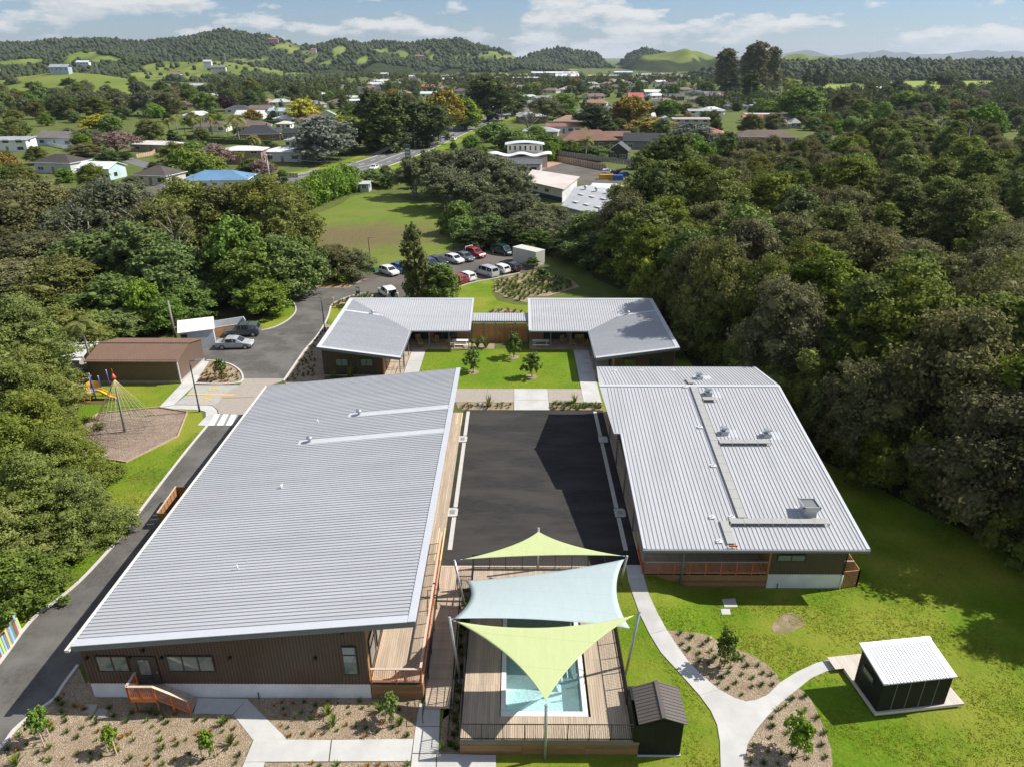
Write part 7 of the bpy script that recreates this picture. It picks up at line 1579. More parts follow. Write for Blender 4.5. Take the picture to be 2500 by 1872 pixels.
house('small white gabled shed house left of the pinkish roof', 1628, 306, 30, 7, 2.8, 'gabley', (.5, .52, .54), (.58, .64, .66), 0, .4, win=2)
house('white two-storey house with red hipped roof at the bush edge', 1738, 354, 46, 8, 4.8, 'hip', (.40, .13, .09), WHT, -10, .36, win=2)
house('long low house with wide brown roof above the bush', 1868, 352, 140, 11, 2.8, 'hip', (.135, .085, .068), (.25, .18, .14), -5, .4, win=5)
house('long pink walled building with flat roof', 1880, 296, 116, 7, 3.6, 'mono', (.56, .50, .47), (.55, .44, .40), -2, .03, win=6)
house('red tiled wing joined to the pink walled building', 1850, 302, 70, 6, 2.8, 'gable', (.42, .14, .10), WHT, -4, .4, win=4)
for i, (u, v, lb) in enumerate(((1888, 314, 'leftmost of three grey pyramid-roofed units'), (1916, 316, 'middle of three grey pyramid-roofed units'), (1942, 314, 'rightmost of three grey pyramid-roofed units'))): house(lb, u, v, 25, 6.5, 2.6, 'hip', (.28, .28, .26), GRY, 0, .7, win=2)
house('long grey roofed units behind the pyramid roofs', 1930, 302, 90, 9, 3.0, 'gable', (.17, .18, .19), (.4, .42, .44), -3, .4, win=4)
house('dark house with three dormers below the gum trees', 1875, 240, 56, 9, 3.0, 'gable', (.12, .11, .105), (.22, .2, .19), 0, .6)
house('grey hipped house left of the dormered house', 1803, 252, 34, 8, 2.8, 'hip', (.11, .11, .12), GRY, 0, .4)
house('hipped house with mint green front gable', 1800, 270, 54, 9, 2.8, 'hip', (.12, .12, .13), (.45, .55, .48), 0, .36)
house('modern grey house with angled roofs', 1890, 270, 80, 10, 3.4, 'mono', (.18, .18, .19), (.40, .36, .34), 6, .12)
house('low pale roofed house beside the willow', 1856, 268, 40, 8, 2.6, 'hip', (.46, .44, .43), (.5, .46, .44), 0, .2)
house('dark roofed house beside the power pole', 1700, 234, 46, 9, 2.8, 'hip', (.09, .092, .10), GRY, 0, .35)
house('charcoal house left of the round green tree', 1645, 246, 50, 9, 3.0, 'gable', (.10, .105, .105), (.09, .095, .10), 0, .45)
house('brown hipped house beside the bright green tree', 1682, 272, 40, 9, 2.8, 'hip', (.17, .10, .08), BRN, 0, .42)
house('brown roofed house at mid distance behind the gum', 1768, 238, 40, 9, 2.8, 'hip', (.18, .105, .085), BRN, 0, .36)
house('brown hipped house left of the bright green tree', 1610, 274, 30, 8, 2.8, 'hip', (.17, .10, .075), CRM, 0, .4)
house('house with steep coral red roof in the trees', 1552, 250, 36, 9, 3.6, 'gable', (.50, .13, .11), BRN, 0, .7)
house('brown roofed house by the blossom near the paddock', 2270, 250, 42, 9, 2.9, 'gable', (.19, .13, .11), (.30, .27, .27), 0, .4)
house('white roofed barn at the paddock corner', 2146, 222, 48, 9, 2.6, 'gable', (.74, .75, .76), WHT, 0, .3)
house('low brown roofed house by the left paddock', 2012, 246, 44, 8, 2.4, 'hip', (.30, .18, .14), BRN, 0, .3)
house('small white house facing the far paddock', 2252, 220, 14, 5, 3.0, 'gable', WHT, WHT, 0, .3, win=1)
house('white clubhouse on the far verge by the road bend', 1222, 278, 40, 8, 3.0, 'gable', (.66, .66, .64), WHT, 10, .35)
house('low grey house behind the bare tree at the road bend', 1290, 262, 52, 9, 2.8, 'hip', (.30, .31, .33), (.6, .62, .62), 0, .3)
house('tiny low white roof behind the pink bare tree', 1190, 408, 16, 4, 2.2, 'mono', (.5, .5, .5), GRY, 0, .1, win=1)
house('pale garden shed at the end of the hedge', 890, 470, 22, 4, 2.3, 'gable', (.5, .52, .52), (.45, .5, .52), 0, .2, win=1, nm='garden_shed')
house('low white-roofed shed under the trees left of the garage', 168, 912, 62, 5, 1.9, 'gable', (.66, .66, .64), (.4, .36, .33), 0, .25, win=1, nm='garden_shed')
# workshops and halls
house('long white industrial shed in the distance', 1354, 187, 112, 26, 6.0, 'gable', (.70, .70, .70), (.52, .55, .58), -1, .16, nm='warehouse', win=5)
house('second white industrial shed with a pale gable', 1385, 196, 56, 24, 5.5, 'gable', (.72, .72, .72), (.55, .58, .54), -1, .3, nm='warehouse', win=2)
house('low white and blue roofed depot', 1286, 197, 66, 18, 3.6, 'gable', (.68, .70, .73), WHT, 0, .12, nm='warehouse', win=4)
house('blue walled shed in the far distance', 1522, 183, 44, 18, 4.5, 'gable', (.60, .64, .68), (.16, .34, .52), 0, .2, nm='warehouse', win=3)
house('long grey low building left of the blue shed', 1496, 190, 54, 14, 3.4, 'mono', (.60, .60, .58), (.42, .42, .40), 0, .04, nm='warehouse', win=5)
house('pale roof right of the blue shed', 1572, 187, 36, 14, 3.2, 'gable', (.64, .66, .68), WHT, 0, .15, nm='warehouse', win=3)
house('olive walled hall left of the grey building', 1455, 192, 36, 16, 4.0, 'gable', (.44, .40, .33), (.35, .36, .28), 0, .2, nm='warehouse', win=2)
for i, (u, w_) in enumerate(((940, 40), (982, 34), (1010, 22), (1042, 30), (1062, 16))): house(['first', 'second', 'third', 'fourth', 'fifth'][i] + ' from left of the dark-roofed white-gabled school blocks under the hills', u, 176, w_, 24, 4, 'gable', (.05, .055, .065), WHT, 0, .5, nm='school_block', win=3)
# white studio with wavy roof, wedge-roofed workshop, silver factory
ST_ = thing('studio_building', 'cream two-storey studio with wavy white canopy roof by the factory yard', 'building'); a = G(1336, 410); b = G(1230, 405); wst = hm((.62, .58, .47))
MB().bx(a.x - 19, a.x, a.y, a.y + 12, 0, 3.5).obj('wall', wst, ST_); MB().bx(a.x - 13.5, a.x - 1.5, a.y + 6, a.y + 12, 3.5, 6.8).obj('upper_wall', wst, ST_)
n = 30; top = []; 
for i in range(n + 1):
    x = a.x - 20 + 21.5 * i / n; top.append((x, 3.9 + .4 * math.sin(i / n * 15) + .35))
mb = MB()
for (x0, z0), (x1, z1_) in zip(top[:-1], top[1:]): mb.slab([(x0, a.y - 1.5, z0), (x1, a.y - 1.5, z1_), (x1, a.y + 6, z1_), (x0, a.y + 6, z0)], .25)
mb.obj('wavy_roof', hm(WHT), ST_)
mb = MB()
for i in range(10):
    x0 = a.x - 14.3 + 1.35 * i; f0, f1 = math.sin(i / 10 * 3.14) * .7, math.sin((i + 1) / 10 * 3.14) * .7; mb.slab([(x0, a.y + 5.4, 6.8 + f0), (x0 + 1.36, a.y + 5.4, 6.8 + f1), (x0 + 1.36, a.y + 12.5, 6.8 + f1), (x0, a.y + 12.5, 6.8 + f0)], .2)
mb.obj('upper_roof', hm((.6, .66, .70)), ST_)
for i in range(7): window(ST_, (a.x - 12.6 + 1.75 * i, a.y + 5.98, 5.6), .55, 1.4, 0, 1, gm=darkglass_m)
for x in (-2.2, -5.0): window(ST_, (a.x + x, a.y - .02, 2.8), 1.5, .6, 0, 1, gm=darkglass_m)
for x in (-9, -13, -16.5): window(ST_, (a.x + x, a.y - .02, 1.8), 2.4, 1.6, 0, 3, gm=darkglass_m)
MB().bx(a.x - 11, a.x - 3.5, a.y - 3, a.y, 2.5, 2.7).obj('porch_roof', hm(WHT), ST_); rebase(ST_, a)
house('dark flat-roofed shop with low parapet in front of the cream studio', 1268, 424, 100, 10, 3.0, 'mono', (.10, .105, .115), (.55, .55, .53), -6, .03, nm='shop_building', win=3)
WDG = thing('workshop_building', 'white workshop with wedge-shaped pale roof and navy skirt', 'building'); P = GP([(1282, 474), (1372, 496), (1408, 472), (1302, 454)]); 
MB().slab([Vector((p.x, p.y, 3.4)) for p in P], 3.6).obj('wall', hm(WHT), WDG); cen = sum(P, Vector()) / 4
MB().slab([Vector((cen.x + (p.x - cen.x) * 1.08, cen.y + (p.y - cen.y) * 1.08, z_)) for p, z_ in zip(P, (3.6, 3.6, 4.4, 4.4))], .25).obj('roof', hm((.62, .54, .49)), WDG)
for t_ in (.3, .6): q_ = P[0].lerp(P[1], t_); window(WDG, (q_.x, q_.y - .03, 2.3), 1.6, .7, math.atan2(P[1].y - P[0].y, P[1].x - P[0].x), 1, gm=darkglass_m)
MB().bar(P[0] + Vector((0, -.06, .7)), P[1] + Vector((0, -.06, .7)), .1, 1.2).obj('skirt', hm((.03, .04, .10)), WDG); rebase(WDG, cen)
FAC = thing('factory_building', 'large factory with low silver gabled roof and skylights beside the bush', 'building'); fc_ = G(1440, 545); 
P = [G(1375, 545), G(1500, 580), G(1560, 512), G(1430, 492)]; ctr = sum(P, Vector()) / 4; MB().slab([Vector((p.x, p.y, 3.8)) for p in P], 4).obj('wall', hm((.45, .45, .44)), FAC)
e = [ctr + (p - ctr) * 1.06 for p in P]; m0, m1 = (e[0] + e[3]) / 2, (e[1] + e[2]) / 2; V3 = lambda p, z_: Vector((p.x, p.y, z_))
MB().slab([V3(e[0], 3.9), V3(e[1], 3.9), V3(m1, 5.6), V3(m0, 5.6)], .2).slab([V3(m0, 5.6), V3(m1, 5.6), V3(e[2], 3.9), V3(e[3], 3.9)], .2).obj('roof', hm((.40, .41, .43)), FAC)
for s_ in (.2, .4, .6, .8):
    for t_ in (.3, .7):
        q_ = m0.lerp(m1, s_).lerp(e[0].lerp(e[1], s_), t_); MB().box((q_.x, q_.y, 5.62 - 1.7 * t_ + .1), (1.6, .8, .12), math.atan2(e[1].y - e[0].y, e[1].x - e[0].x)).obj('skylight', hm((.62, .62, .58)), FAC)
    q_ = m0.lerp(m1, s_); cowl(FAC, (q_.x, q_.y, 5.6), 2.2)
rebase(FAC, ctr)
t = sail('white shade sail stretched beside the silver factory', [AT(1445, 447, 205), AT(1527, 449, 200), AT(1530, 456, 190), AT(1412, 470, 188)], hm((.66, .68, .68)), .12)
RW = thing('retaining_wall', 'timber retaining wall with pale posts and long grey fence behind the factory yard', 'wall'); ra_, rb2 = G(*z77(940, 345)), G(*z77(1620, 480)); L = (rb2 - ra_).length
for i in range(26): p = ra_.lerp(rb2, i / 25); MB().box((p.x, p.y - .1, .9), (.9, .3, 1.9), math.atan2(rb2.y - ra_.y, rb2.x - ra_.x)).obj('panel', hm((.46, .36, .24)), RW)
MB().bar(ra_ + Vector((0, .4, 1)), rb2 + Vector((0, .4, 1)), .3, 2).obj('backing', hm((.12, .10, .08)), RW)
for i in range(40): p = ra_.lerp(rb2 + Vector((12, -6, 0)), i / 39) + Vector((-3, 3, 0)); MB().box((p.x, p.y, 2.7), (L / 30, .05, 1.7), math.atan2(rb2.y - ra_.y, rb2.x - ra_.x)).obj('fence_board', hm((.26, .245, .22)), RW)
rebase(RW, ra_)
t = thing('skip_bin', 'yellow skip bin in the factory yard', 'skip', G(*z77(1625, 580)), .1); MB().box((0, 0, .7), (4.2, 1.7, 1.3), 0, 1.1).obj('body', hm((.62, .36, .02)), t); MB().box((0, 0, 1.37), (4.4, 1.9, .1)).obj('rim', hm((.5, .3, .02)), t)
t = thing('skip_bin', 'blue skip bin right of the yellow one in the factory yard', 'skip', G(*z77(1765, 592)), .1); MB().box((0, 0, .75), (2.6, 1.7, 1.4), 0, 1.1).obj('body', hm((.03, .14, .42)), t); MB().box((0, 0, 1.47), (2.8, 1.9, .1)).obj('rim', hm((.03, .1, .3)), t)
# fences and hedges in the suburb
def lowfence(label, pts, h, c, sp=.6, nm='garden_fence'):
    P = GP(pts); t = thing(nm, label, 'fence')
    for a, b in zip(P[:-1], P[1:]):
        n_ = max(1, int((b - a).length / sp)); m_ = boxmesh(sp * .92, .06, h, hm(c), 'panel')
        for i in range(n_): p = a.lerp(b, (i + .5) / n_); put('panel', m_, t, (p.x, p.y, h / 2), (0, 0, math.atan2(b.y - a.y, b.x - a.x)))
    rebase(t, P[0])
lowfence('white panel fence in front of the pale blue gabled house', ZP(0, 280, 4.916, [(385, 355), (560, 370), (820, 425)]), 1.5, (.70, .70, .68), 1.6)
lowfence('tan timber fence curving along the side street', ZP(0, 280, 4.916, [(1640, 525), (1830, 490), (1890, 440)]), 1.4, (.46, .33, .22), 1.2)
lowfence('grey and white upright board fence along the main road corner', ZP(400, 230, 4.424, [(1320, 900), (1450, 905), (1540, 885), (1680, 840)]), 1.3, (.34, .33, .30), 1.0)
lowfence('cream block fence beside the church lawn', ZP(800, 150, 4.424, [(920, 880), (1050, 830), (1180, 800)]), 1.6, (.45, .43, .40), 1.6)
for i, (a, b, lb) in enumerate((((262, 490), (860, 530), 'long clipped dark hedge behind the white roofs'), ((480, 530), (1180, 560), 'lower clipped dark hedge in front of the long one'), ((1000, 325), (1290, 330), 'clipped hedge in front of the white roofed house'))):
    pa_, pb_ = GP(ZP(400, 230, 4.424, [a, b])); d_ = pb_ - pa_; t = thing('clipped_hedge', lb, 'hedge', pa_, math.atan2(d_.y, d_.x)); Lh = d_.length; rngh = np.random.default_rng(i); n_ = int(Lh * 130)
    ps = np.stack([rngh.uniform(0, Lh, n_), rngh.uniform(-.9, .9, n_), rngh.uniform(.1, 1.9, n_)], 1); ax = rngh.integers(0, 2, n_); ps[ax == 0, 2] = 1.9 + rngh.normal(0, .06, (ax == 0).sum()); ps[ax == 1, 1] = -.9 + rngh.normal(0, .06, (ax == 1).sum()); nn_ = rngh.normal(size=(n_, 3)) * .5; nn_[ax == 0, 2] += 1; nn_[ax == 1, 1] -= 1; nn_ /= np.linalg.norm(nn_, axis=1, keepdims=True)
    v_, q_ = leaf_quads(ps, nn_, rngh.uniform(.12, .22, n_), rngh); put('foliage', np_mesh('foliage', v_, q_, LM['broad']), t); MB().bx(0, Lh, -.8, .8, 0, 1.8).obj('inner_foliage', LM['broad'], t)
# church cross, signs, street lights, poles and wires, pylons
p = G(*z33(1228, 752)); t = thing('cross_sign', 'white cross standing on a white plinth on the church lawn', 'cross', p); MB().bx(-.25, .25, -.2, .2, 3, 8).bx(-1.7, 1.7, -.2, .2, 5.6, 6.2).obj('cross', hm(WHT), t); MB().bx(-1.2, 1.2, -.5, .5, 0, 3).obj('plinth', hm(WHT), t); MB().bx(-1.6, 1.6, -.8, .8, 0, .8).obj('step', hm(GRY), t)
p = G(*z33(1425, 740)); t = thing('banner_sign', 'low pale blue banner sign on the church lawn', 'sign', p, .15); MB().bx(-3.3, 3.3, -.05, .05, .3, 1.7).obj('board', hm((.55, .64, .68)), t); MB().bx(-3.2, -3.0, -.04, .04, 0, .3).bx(3.0, 3.2, -.04, .04, 0, .3).obj('leg', hm(GRY), t)
p = G(*z33(1512, 715)); t = thing('kiosk_cabinet', 'tall pale blue cabinet beside the main road', 'cabinet', p); MB().bx(-1, 1, -.7, .7, 0, 3.1).obj('body', hm((.45, .62, .66)), t); MB().bx(-1.1, 1.1, -.8, .8, 3.1, 3.3).obj('cap', hm(WHT), t)
p = G(*z33(868, 1075)); t = thing('pylon_sign', 'dark grey upright business sign by the main road', 'sign', p); MB().bx(-1, 1, -.2, .2, 0, 5.5).obj('panel', hm((.06, .065, .07)), t)
for i in range(3): MB().bx(-.8, .8, -.24, -.21, 1.4 + i * 1.1, 2.1 + i * 1.1).obj('sign_face', hm((.4, .46, .44)), t)
p = G(*ZP(400, 230, 4.424, [(1022, 1010)])[0]); t = thing('street_sign', 'teal signboard seen from behind by the side road', 'sign', p); MB().bx(-.9, .9, -.05, .05, .4, 3.4).obj('panel', hm((.02, .30, .32)), t); MB().bx(-.7, -.6, .05, .1, 0, 3).bx(.6, .7, .05, .1, 0, 3).obj('leg', galv_m, t)
def pole(label, u, vb, vt, c=(.16, .13, .10), arms=1, curved=False, nm='power_pole'):
    p = G(u, vb); h = AT(u, vt, p.y).z; t = thing(nm, label, 'pole', p); MB().tube([(0, 0, -.3), (0, 0, h)], [.2, .13], 8).obj('shaft', hm(c), t)
    if curved: MB().tube([(0, 0, h - .3), (.3, 0, h + .5), (1.2, 0, h + .9), (3.6, 0, h + 1.1)], .09, 6).obj('arm', hm(c), t); MB().box((4, 0, h + 1.1), (1.1, .35, .16)).obj('lamp_head', hm(c), t)
    for i in range(arms):
        MB().bx(-1.25, 1.25, -.06, .06, h - .5 - .9 * i, h - .36 - .9 * i).obj('crossarm', hm((.2, .16, .12)), t)
        for x in (-1.1, -.5, .5, 1.1): MB().tube([(x, 0, h - .36 - .9 * i), (x, 0, h - .12 - .9 * i)], .06, 6).obj('insulator', hm(WHT), t)
    return p + Vector((0, 0, h - .15))
w1 = pole('pale concrete power pole at the side road junction', 661, 454, 377, (.55, .54, .52)); w0 = pole('dark timber pole left of the hedge', 680, 474, 433); w2 = pole('pale pole on the verge of the main road', 863, 437, 395, (.5, .49, .46), 2); w3 = pole('timber pole beside the curved street light', 1013, 366, 322, (.2, .17, .14), 1); w4 = pole('slim pole at the bend of the main road', 1225, 304, 266); w5 = pole('white power pole among the dark roofs at right', 1660, 225, 196, (.5, .5, .48))
pole('tall curved street light beside the main road', 1006, 360, 296, (.45, .46, .46), 0, True, 'street_light'); pole('slim white marker pole in the grass by the junction', 707, 462, 443, (.6, .6, .58), 0, nm='marker_pole'); pole('slim pole with white diamond sign at the corner', 778, 436, 415, (.6, .6, .58), 0, nm='marker_pole'); pole('timber pole standing in the left bush beside the white shed', 430, 832, 735, (.25, .22, .19), 0)
wire_m = hm((.05, .05, .05), .5)
def wires(label, a, b, offs_, sag):
    t = thing('power_line', label, 'wire'); d = (b - a); nrm_ = Vector((-d.y, d.x, 0)).normalized()
    for o in offs_: MB().tube([a + nrm_ * o + d * s + Vector((0, 0, -sag * 4 * s * (1 - s))) for s in np.linspace(0, 1, 13)], .035, 4).obj('wire', wire_m, t)
    rebase(t, a)
wires('overhead wires from the dark pole to the pole on the verge', w0, w2, (-1, -.4, .4, 1), .9); wires('overhead wires from the verge pole to the street light pole', w2, w3, (-1, -.4, .4, 1), 1.2); wires('overhead wires rising to the far bend pole', w3, w4, (-1, 0, 1), 1.6); wires('single overhead wire crossing to the white pole at right', AT(1400, 228, 420), w5, (0,), 2.0); wires('overhead wire from the concrete pole across to the verge pole', w1, w2, (-.5, .5), .8)
def pylon(label, u, vb, vt, Y):
    p = AT(u, vb, Y); h = AT(u, vt, Y).z - p.z; t = thing('transmission_pylon', label, 'pylon', p); st_ = hm((.42, .44, .46)); mb = MB(); w = h * .13
    for sx, sy in ((-1, -1), (1, -1), (1, 1), (-1, 1)): mb.bar((sx * w, sy * w, 0), (sx * w * .12, sy * w * .12, h), h * .014, h * .014)
    for i in range(7):
        z0, z1_ = h * i / 7, h * (i + 1) / 7; a, b = w * (1 - .88 * i / 7), w * (1 - .88 * (i + 1) / 7)
        for sy in (-1, 1): mb.bar((-a, sy * a, z0), (b, sy * b, z1_), h * .008, h * .008).bar((a, sy * a, z0), (-b, sy * b, z1_), h * .008, h * .008)
    mb.obj('tower', st_, t); arm = MB()
    for z in (.7, .8, .9): arm.bar((-h * .16, 0, h * z), (h * .16, 0, h * z), h * .012, h * .02)
    arm.obj('crossarm', st_, t)
pylon('steel lattice pylon on the green slope below the wooded ridge', 551, 157, 130, 1350); pylon('steel lattice pylon in front of the pale green trees at left', 238, 175, 150, 1000); pylon('steel lattice pylon among the flat-land trees at right', 2122, 147, 134, 1500)
# ------------------------------------------------------------------ notable garden trees
z22 = lambda u, v: ZP(400, 230, 4.424, [(u, v)])[0]
for kd, u, v, vb, r_, lb in (('yellow', 240, 284, 322, 9, 'bright yellow flowering tree left of the palms'), ('yellow', 735, 246, 300, 9, 'yellow topped round tree beside the white roof'), ('lime', 855, 292, 372, 12, 'large yellow green tree beside the dark cypresses'), ('yellow', 828, 288, 362, 7, 'yellow flowering crown left of the yellow green tree'), ('golden', 617, 270, 302, 5, 'small golden orange tree between the palms and the conifers'), ('pink', 275, 325, 378, 8, 'pink blossom tree on the side street, the larger one'), ('pink', 520, 358, 412, 6.5, 'pink blossom tree beside the brick two-storey house'),
        ('silver', 780, 292, 396, 13, 'big silver grey tree above the main road corner'), ('column', 897, 230, 362, 5, 'leftmost dark cypress of the row by the main road'), ('column', 925, 240, 376, 6, 'second dark cypress of the row by the main road'), ('column', 955, 240, 372, 6, 'third dark cypress of the row by the main road'), ('column', 998, 250, 362, 6, 'rightmost dark cypress of the row by the main road'), ('dark', 1040, 252, 358, 11, 'dark spreading evergreen beside the cypress row'), ('golden', 1088, 226, 322, 10, 'bronze gold tree behind the church cross'), ('lime', 1135, 246, 318, 10, 'round lime green tree beside the bronze gold one'), ('dark', 1190, 188, 296, 15, 'largest dark tree in the suburb beside the main road'), ('dark', 1250, 222, 284, 9, 'dark tree right of the largest one'), ('bare', 1292, 262, 318, 10, 'leafless brownish tree at the road bend'),
        ('umbrella', 1332, 240, 300, 10, 'spreading green tree behind the pale grey house'), ('broad', 1375, 232, 292, 9, 'round green tree beside the palm trunk at mid distance'), ('dark', 1452, 256, 322, 10, 'dark egg-shaped evergreen above the chocolate roof'), ('golden', 1537, 240, 318, 10, 'tall golden tree right of the dark egg-shaped evergreen'), ('golden', 1585, 290, 334, 11, 'wide golden tree beside the pinkish roofed house'), ('bright', 1630, 246, 286, 8, 'fresh green tree beside the brown hipped house'), ('silver', 1690, 305, 360, 11, 'pale flowering bush below the pinkish roofed house'), ('willow', 1885, 248, 286, 9, 'pale green willow below the modern grey house'), ('broad', 1960, 215, 300, 13, 'large green tree right of the modern grey house'),
        ('gum', 1775, 122, 222, 16, 'left crown of the giant gum trees'), ('gum', 1850, 106, 224, 20, 'tallest of the giant gum trees'), ('gum', 1890, 118, 222, 14, 'right crown of the giant gum trees'), ('conifer', 1795, 158, 232, 11, 'bright green conical tree in front of the gum trees'), ('column', 1836, 180, 252, 7, 'tall dark column tree in front of the gum trees'), ('dark', 2195, 194, 236, 9, 'dark dome tree in front of the right paddock'), ('umbrella', 2312, 176, 228, 17, 'large round tree standing in the right paddock'), ('lime', 2215, 226, 268, 11, 'pair of olive domes, the left one, at the bush edge'), ('broad', 2252, 232, 272, 9, 'pair of olive domes, the right one, at the bush edge'), ('pink', 2400, 222, 250, 7, 'small pinkish tree near the right edge of the photo'), ('conifer', 1975, 165, 212, 7, 'leftmost dark conifer by the left paddock'), ('conifer', 2000, 162, 212, 7, 'middle dark conifer by the left paddock'), ('conifer', 2021, 162, 212, 6, 'rightmost dark conifer by the left paddock'),
        ('broad', 435, 395, 432, 8, 'dark green tree in front of the side street houses'), ('willow', 480, 372, 428, 7, 'pale green tree beside the pink blossom tree'), ('umbrella', 205, 318, 352, 7, 'brown green tree beside the pale blue gabled house'), ('kanuka', 200, 352, 385, 6, 'bronze round tree by the side street'), ('purple', 548, 240, 272, 9, 'dark purple leaved tree in the far belt'), ('broad', 612, 388, 432, 4, 'green tree beside the white concrete pole'), ('pink', 640, 395, 436, 4, 'leafless pinkish tree beside the side road'), ('dark', 300, 372, 392, 3, 'small dark garden bush by the side street'), ('hedge', 1205, 305, 345, 8, 'lush bright bushes beside the main road, upper'), ('hedge', 1250, 322, 362, 8, 'lush bright bushes beside the main road, middle'), ('hedge', 1290, 335, 370, 7, 'lush bright bushes beside the main road, lower'), ('bright', 1340, 330, 372, 6, 'pale green tree beside the lush bushes'), ('broad', 1395, 345, 388, 6, 'olive bush by the palm above the retaining wall'), ('broad', 1455, 358, 392, 6, 'round green bush above the retaining wall'), ('bright', 1150, 332, 374, 4, 'fresh green young tree beside the main road')):
    tbase(kd, u, v, vb, r_, lb, 'suburb', rt)
for (a, b, c) in ((110, 200, 440), (290, 205, 450), (480, 175, 440), (560, 275, 440), (670, 290, 450), (765, 175, 545), (930, 415, 700), (972, 420, 690), (812, 600, 820), (1210, 130, 250), (1440, 250, 400), (30, 240, 440), (200, 260, 450), (380, 230, 440), (620, 330, 470)):
    u, v = z22(a, b); tbase('palm', u, v, z22(a, c)[1], None, None, 'palms', rt)
for u, v, vb in ((1432, 325, 395), (1310, 195, 240), (1090, 205, 240), (1450, 180, 215), (1935, 182, 265)): tbase('palm', u, v, vb, None, None, 'palms', rt)
# random garden trees of the suburb
def blocked(x, y, r_):
    for a, b, c in FOOT:      # keep the view of a house clear
        if 0 < b - y < 10 + b * .035 and abs(x - a * y / b) < c * .8 + r_ * .6: return True
    if any((x - a) ** 2 + (y - b) ** 2 < (c + r_ * .5) ** 2 for a, b, c in FOOT): return True
    for i in range(2, len(road_c) - 1):
        a, b = road_c[i], road_c[i + 1]; ab = b - a; t_ = max(0, min(1, ((x - a.x) * ab.x + (y - a.y) * ab.y) / ab.length_squared)); q_ = a + ab * t_
        if math.hypot(x - q_.x, y - q_.y) < 11 + r_: return True
    return any(inside((x, y), P_) for P_ in NOGO)
NOGO = [FOR, xy(GP(zm([(0, 385), (240, 280), (390, 195), (620, 190), (1060, 310), (1080, 360), (960, 540), (430, 665), (-40, 480)]))), xy(GP(ZP(1150, 320, 4.916, [(640, 380), (1150, 350), (1700, 480), (1950, 520), (2000, 980), (1100, 900), (500, 600)]))), xy(GP([(1900, 232), (1955, 205), (2115, 206), (2112, 224)])), xy(GP([(2150, 218), (2190, 190), (2370, 181), (2460, 184), (2390, 218), (2250, 230)])), xy(GP([(1205, 188), (1230, 168), (1430, 158), (1300, 186)])), LBUSH, xy(GP([(1060, 345), (1190, 310), (1210, 330), (1090, 370)]))]
gp = []
# far estate of small houses
fr_ = random.Random(9); nh = 0; used = [(a, b, c) for a, b, c in FOOT]
for _ in range(2500):
    k0 = fr_.random(); u, v = (fr_.uniform(870, 1680), fr_.uniform(184, 236)) if k0 < .55 else (fr_.uniform(430, 1000), fr_.uniform(212, 330)) if k0 < .78 else (fr_.uniform(1260, 1760), fr_.uniform(215, 300)); p = G(u, v)
    if any((p.x - a) ** 2 + (p.y - b) ** 2 < (c + 5) ** 2 for a, b, c in used) or blocked(p.x, p.y, 2) or any((p.x - a) ** 2 + (p.y - b) ** 2 < (c + 7) ** 2 for a, b, c in gp): continue
    used.append((p.x, p.y, 8)); cn, rc = fr_.choice((('brown', (.15, .10, .08)), ('brown', (.19, .13, .105)), ('grey', (.24, .24, .25)), ('grey', (.15, .155, .165)), ('dark', (.07, .072, .08)), ('terracotta', (.34, .16, .11)), ('pale', (.56, .56, .56)), ('pale', (.62, .62, .60)), ('brown', (.22, .14, .11)), ('pale', (.45, .47, .49))))
    wc = fr_.choice((WHT, CRM, (.45, .40, .36), (.38, .26, .21))); o = house('x', u, v, 16 * FPX / PX(p.x, p.y, 0)[2], 10, 2.7, fr_.choice(('hip', 'hip', 'gable')), rc, wc, fr_.uniform(-35, 35), .4, win=3, gwin=False); o['_estate'] = cn; nh += 1
    if nh >= 105: break

for _ in range(6000):
    v = 212 + (470 - 212) * rt.random() ** 1.25; u = rt.uniform(-30, 2530); p = G(u, v)
    r_ = rt.uniform(2.6, 5.2)
    if 560 < u < 1260 and v > 330 and v > 330 + (u - 560) * 0: r_ *= .6
    if blocked(p.x, p.y, r_) or any((p.x - a) ** 2 + (p.y - b) ** 2 < (c + r_) ** 2 * .6 for a, b, c in gp): continue
    gp.append((p.x, p.y, r_)); k_ = rt.random()
    kd = 'broad' if k_ < .34 else 'dark' if k_ < .50 else 'olive' if k_ < .64 else 'bright' if k_ < .74 else 'kanuka' if k_ < .82 else 'conifer' if k_ < .86 else 'golden' if k_ < .89 else 'grey' if k_ < .94 else 'hedge'
    far_ = 1 + max(0, p.y - 260) / 420
    tree(kd, p.x, p.y, r_ * rt.uniform(1.3, 1.9) * far_ ** .4, r_ * far_ ** .4, None, 'fill', rt)
    if len(gp) > 330: break
# tall shelter belts behind the houses on the left and round the paddocks on the right
for _ in range(1500):
    if rt.random() < .55: u, v = rt.uniform(-30, 640), rt.uniform(232, 292); k0 = 0
    else: u, v = rt.uniform(1930, 2530), rt.uniform(214, 330); k0 = 1
    p = G(u, v); r_ = rt.uniform(4, 8) if not k0 else rt.uniform(3.5, 7)
    if blocked(p.x, p.y, r_ * .5) or any((p.x - a) ** 2 + (p.y - b) ** 2 < (c + r_) ** 2 * .42 for a, b, c in gp): continue
    gp.append((p.x, p.y, r_)); tree(rt.choice(('dark', 'kanuka', 'broad', 'olive', 'dark', 'umbrella', 'totara', 'broad', 'grey')), p.x, p.y, r_ * rt.uniform(1.5, 2.2), r_, None, 'belt', rt)
    if len(gp) > 330 + 150: break
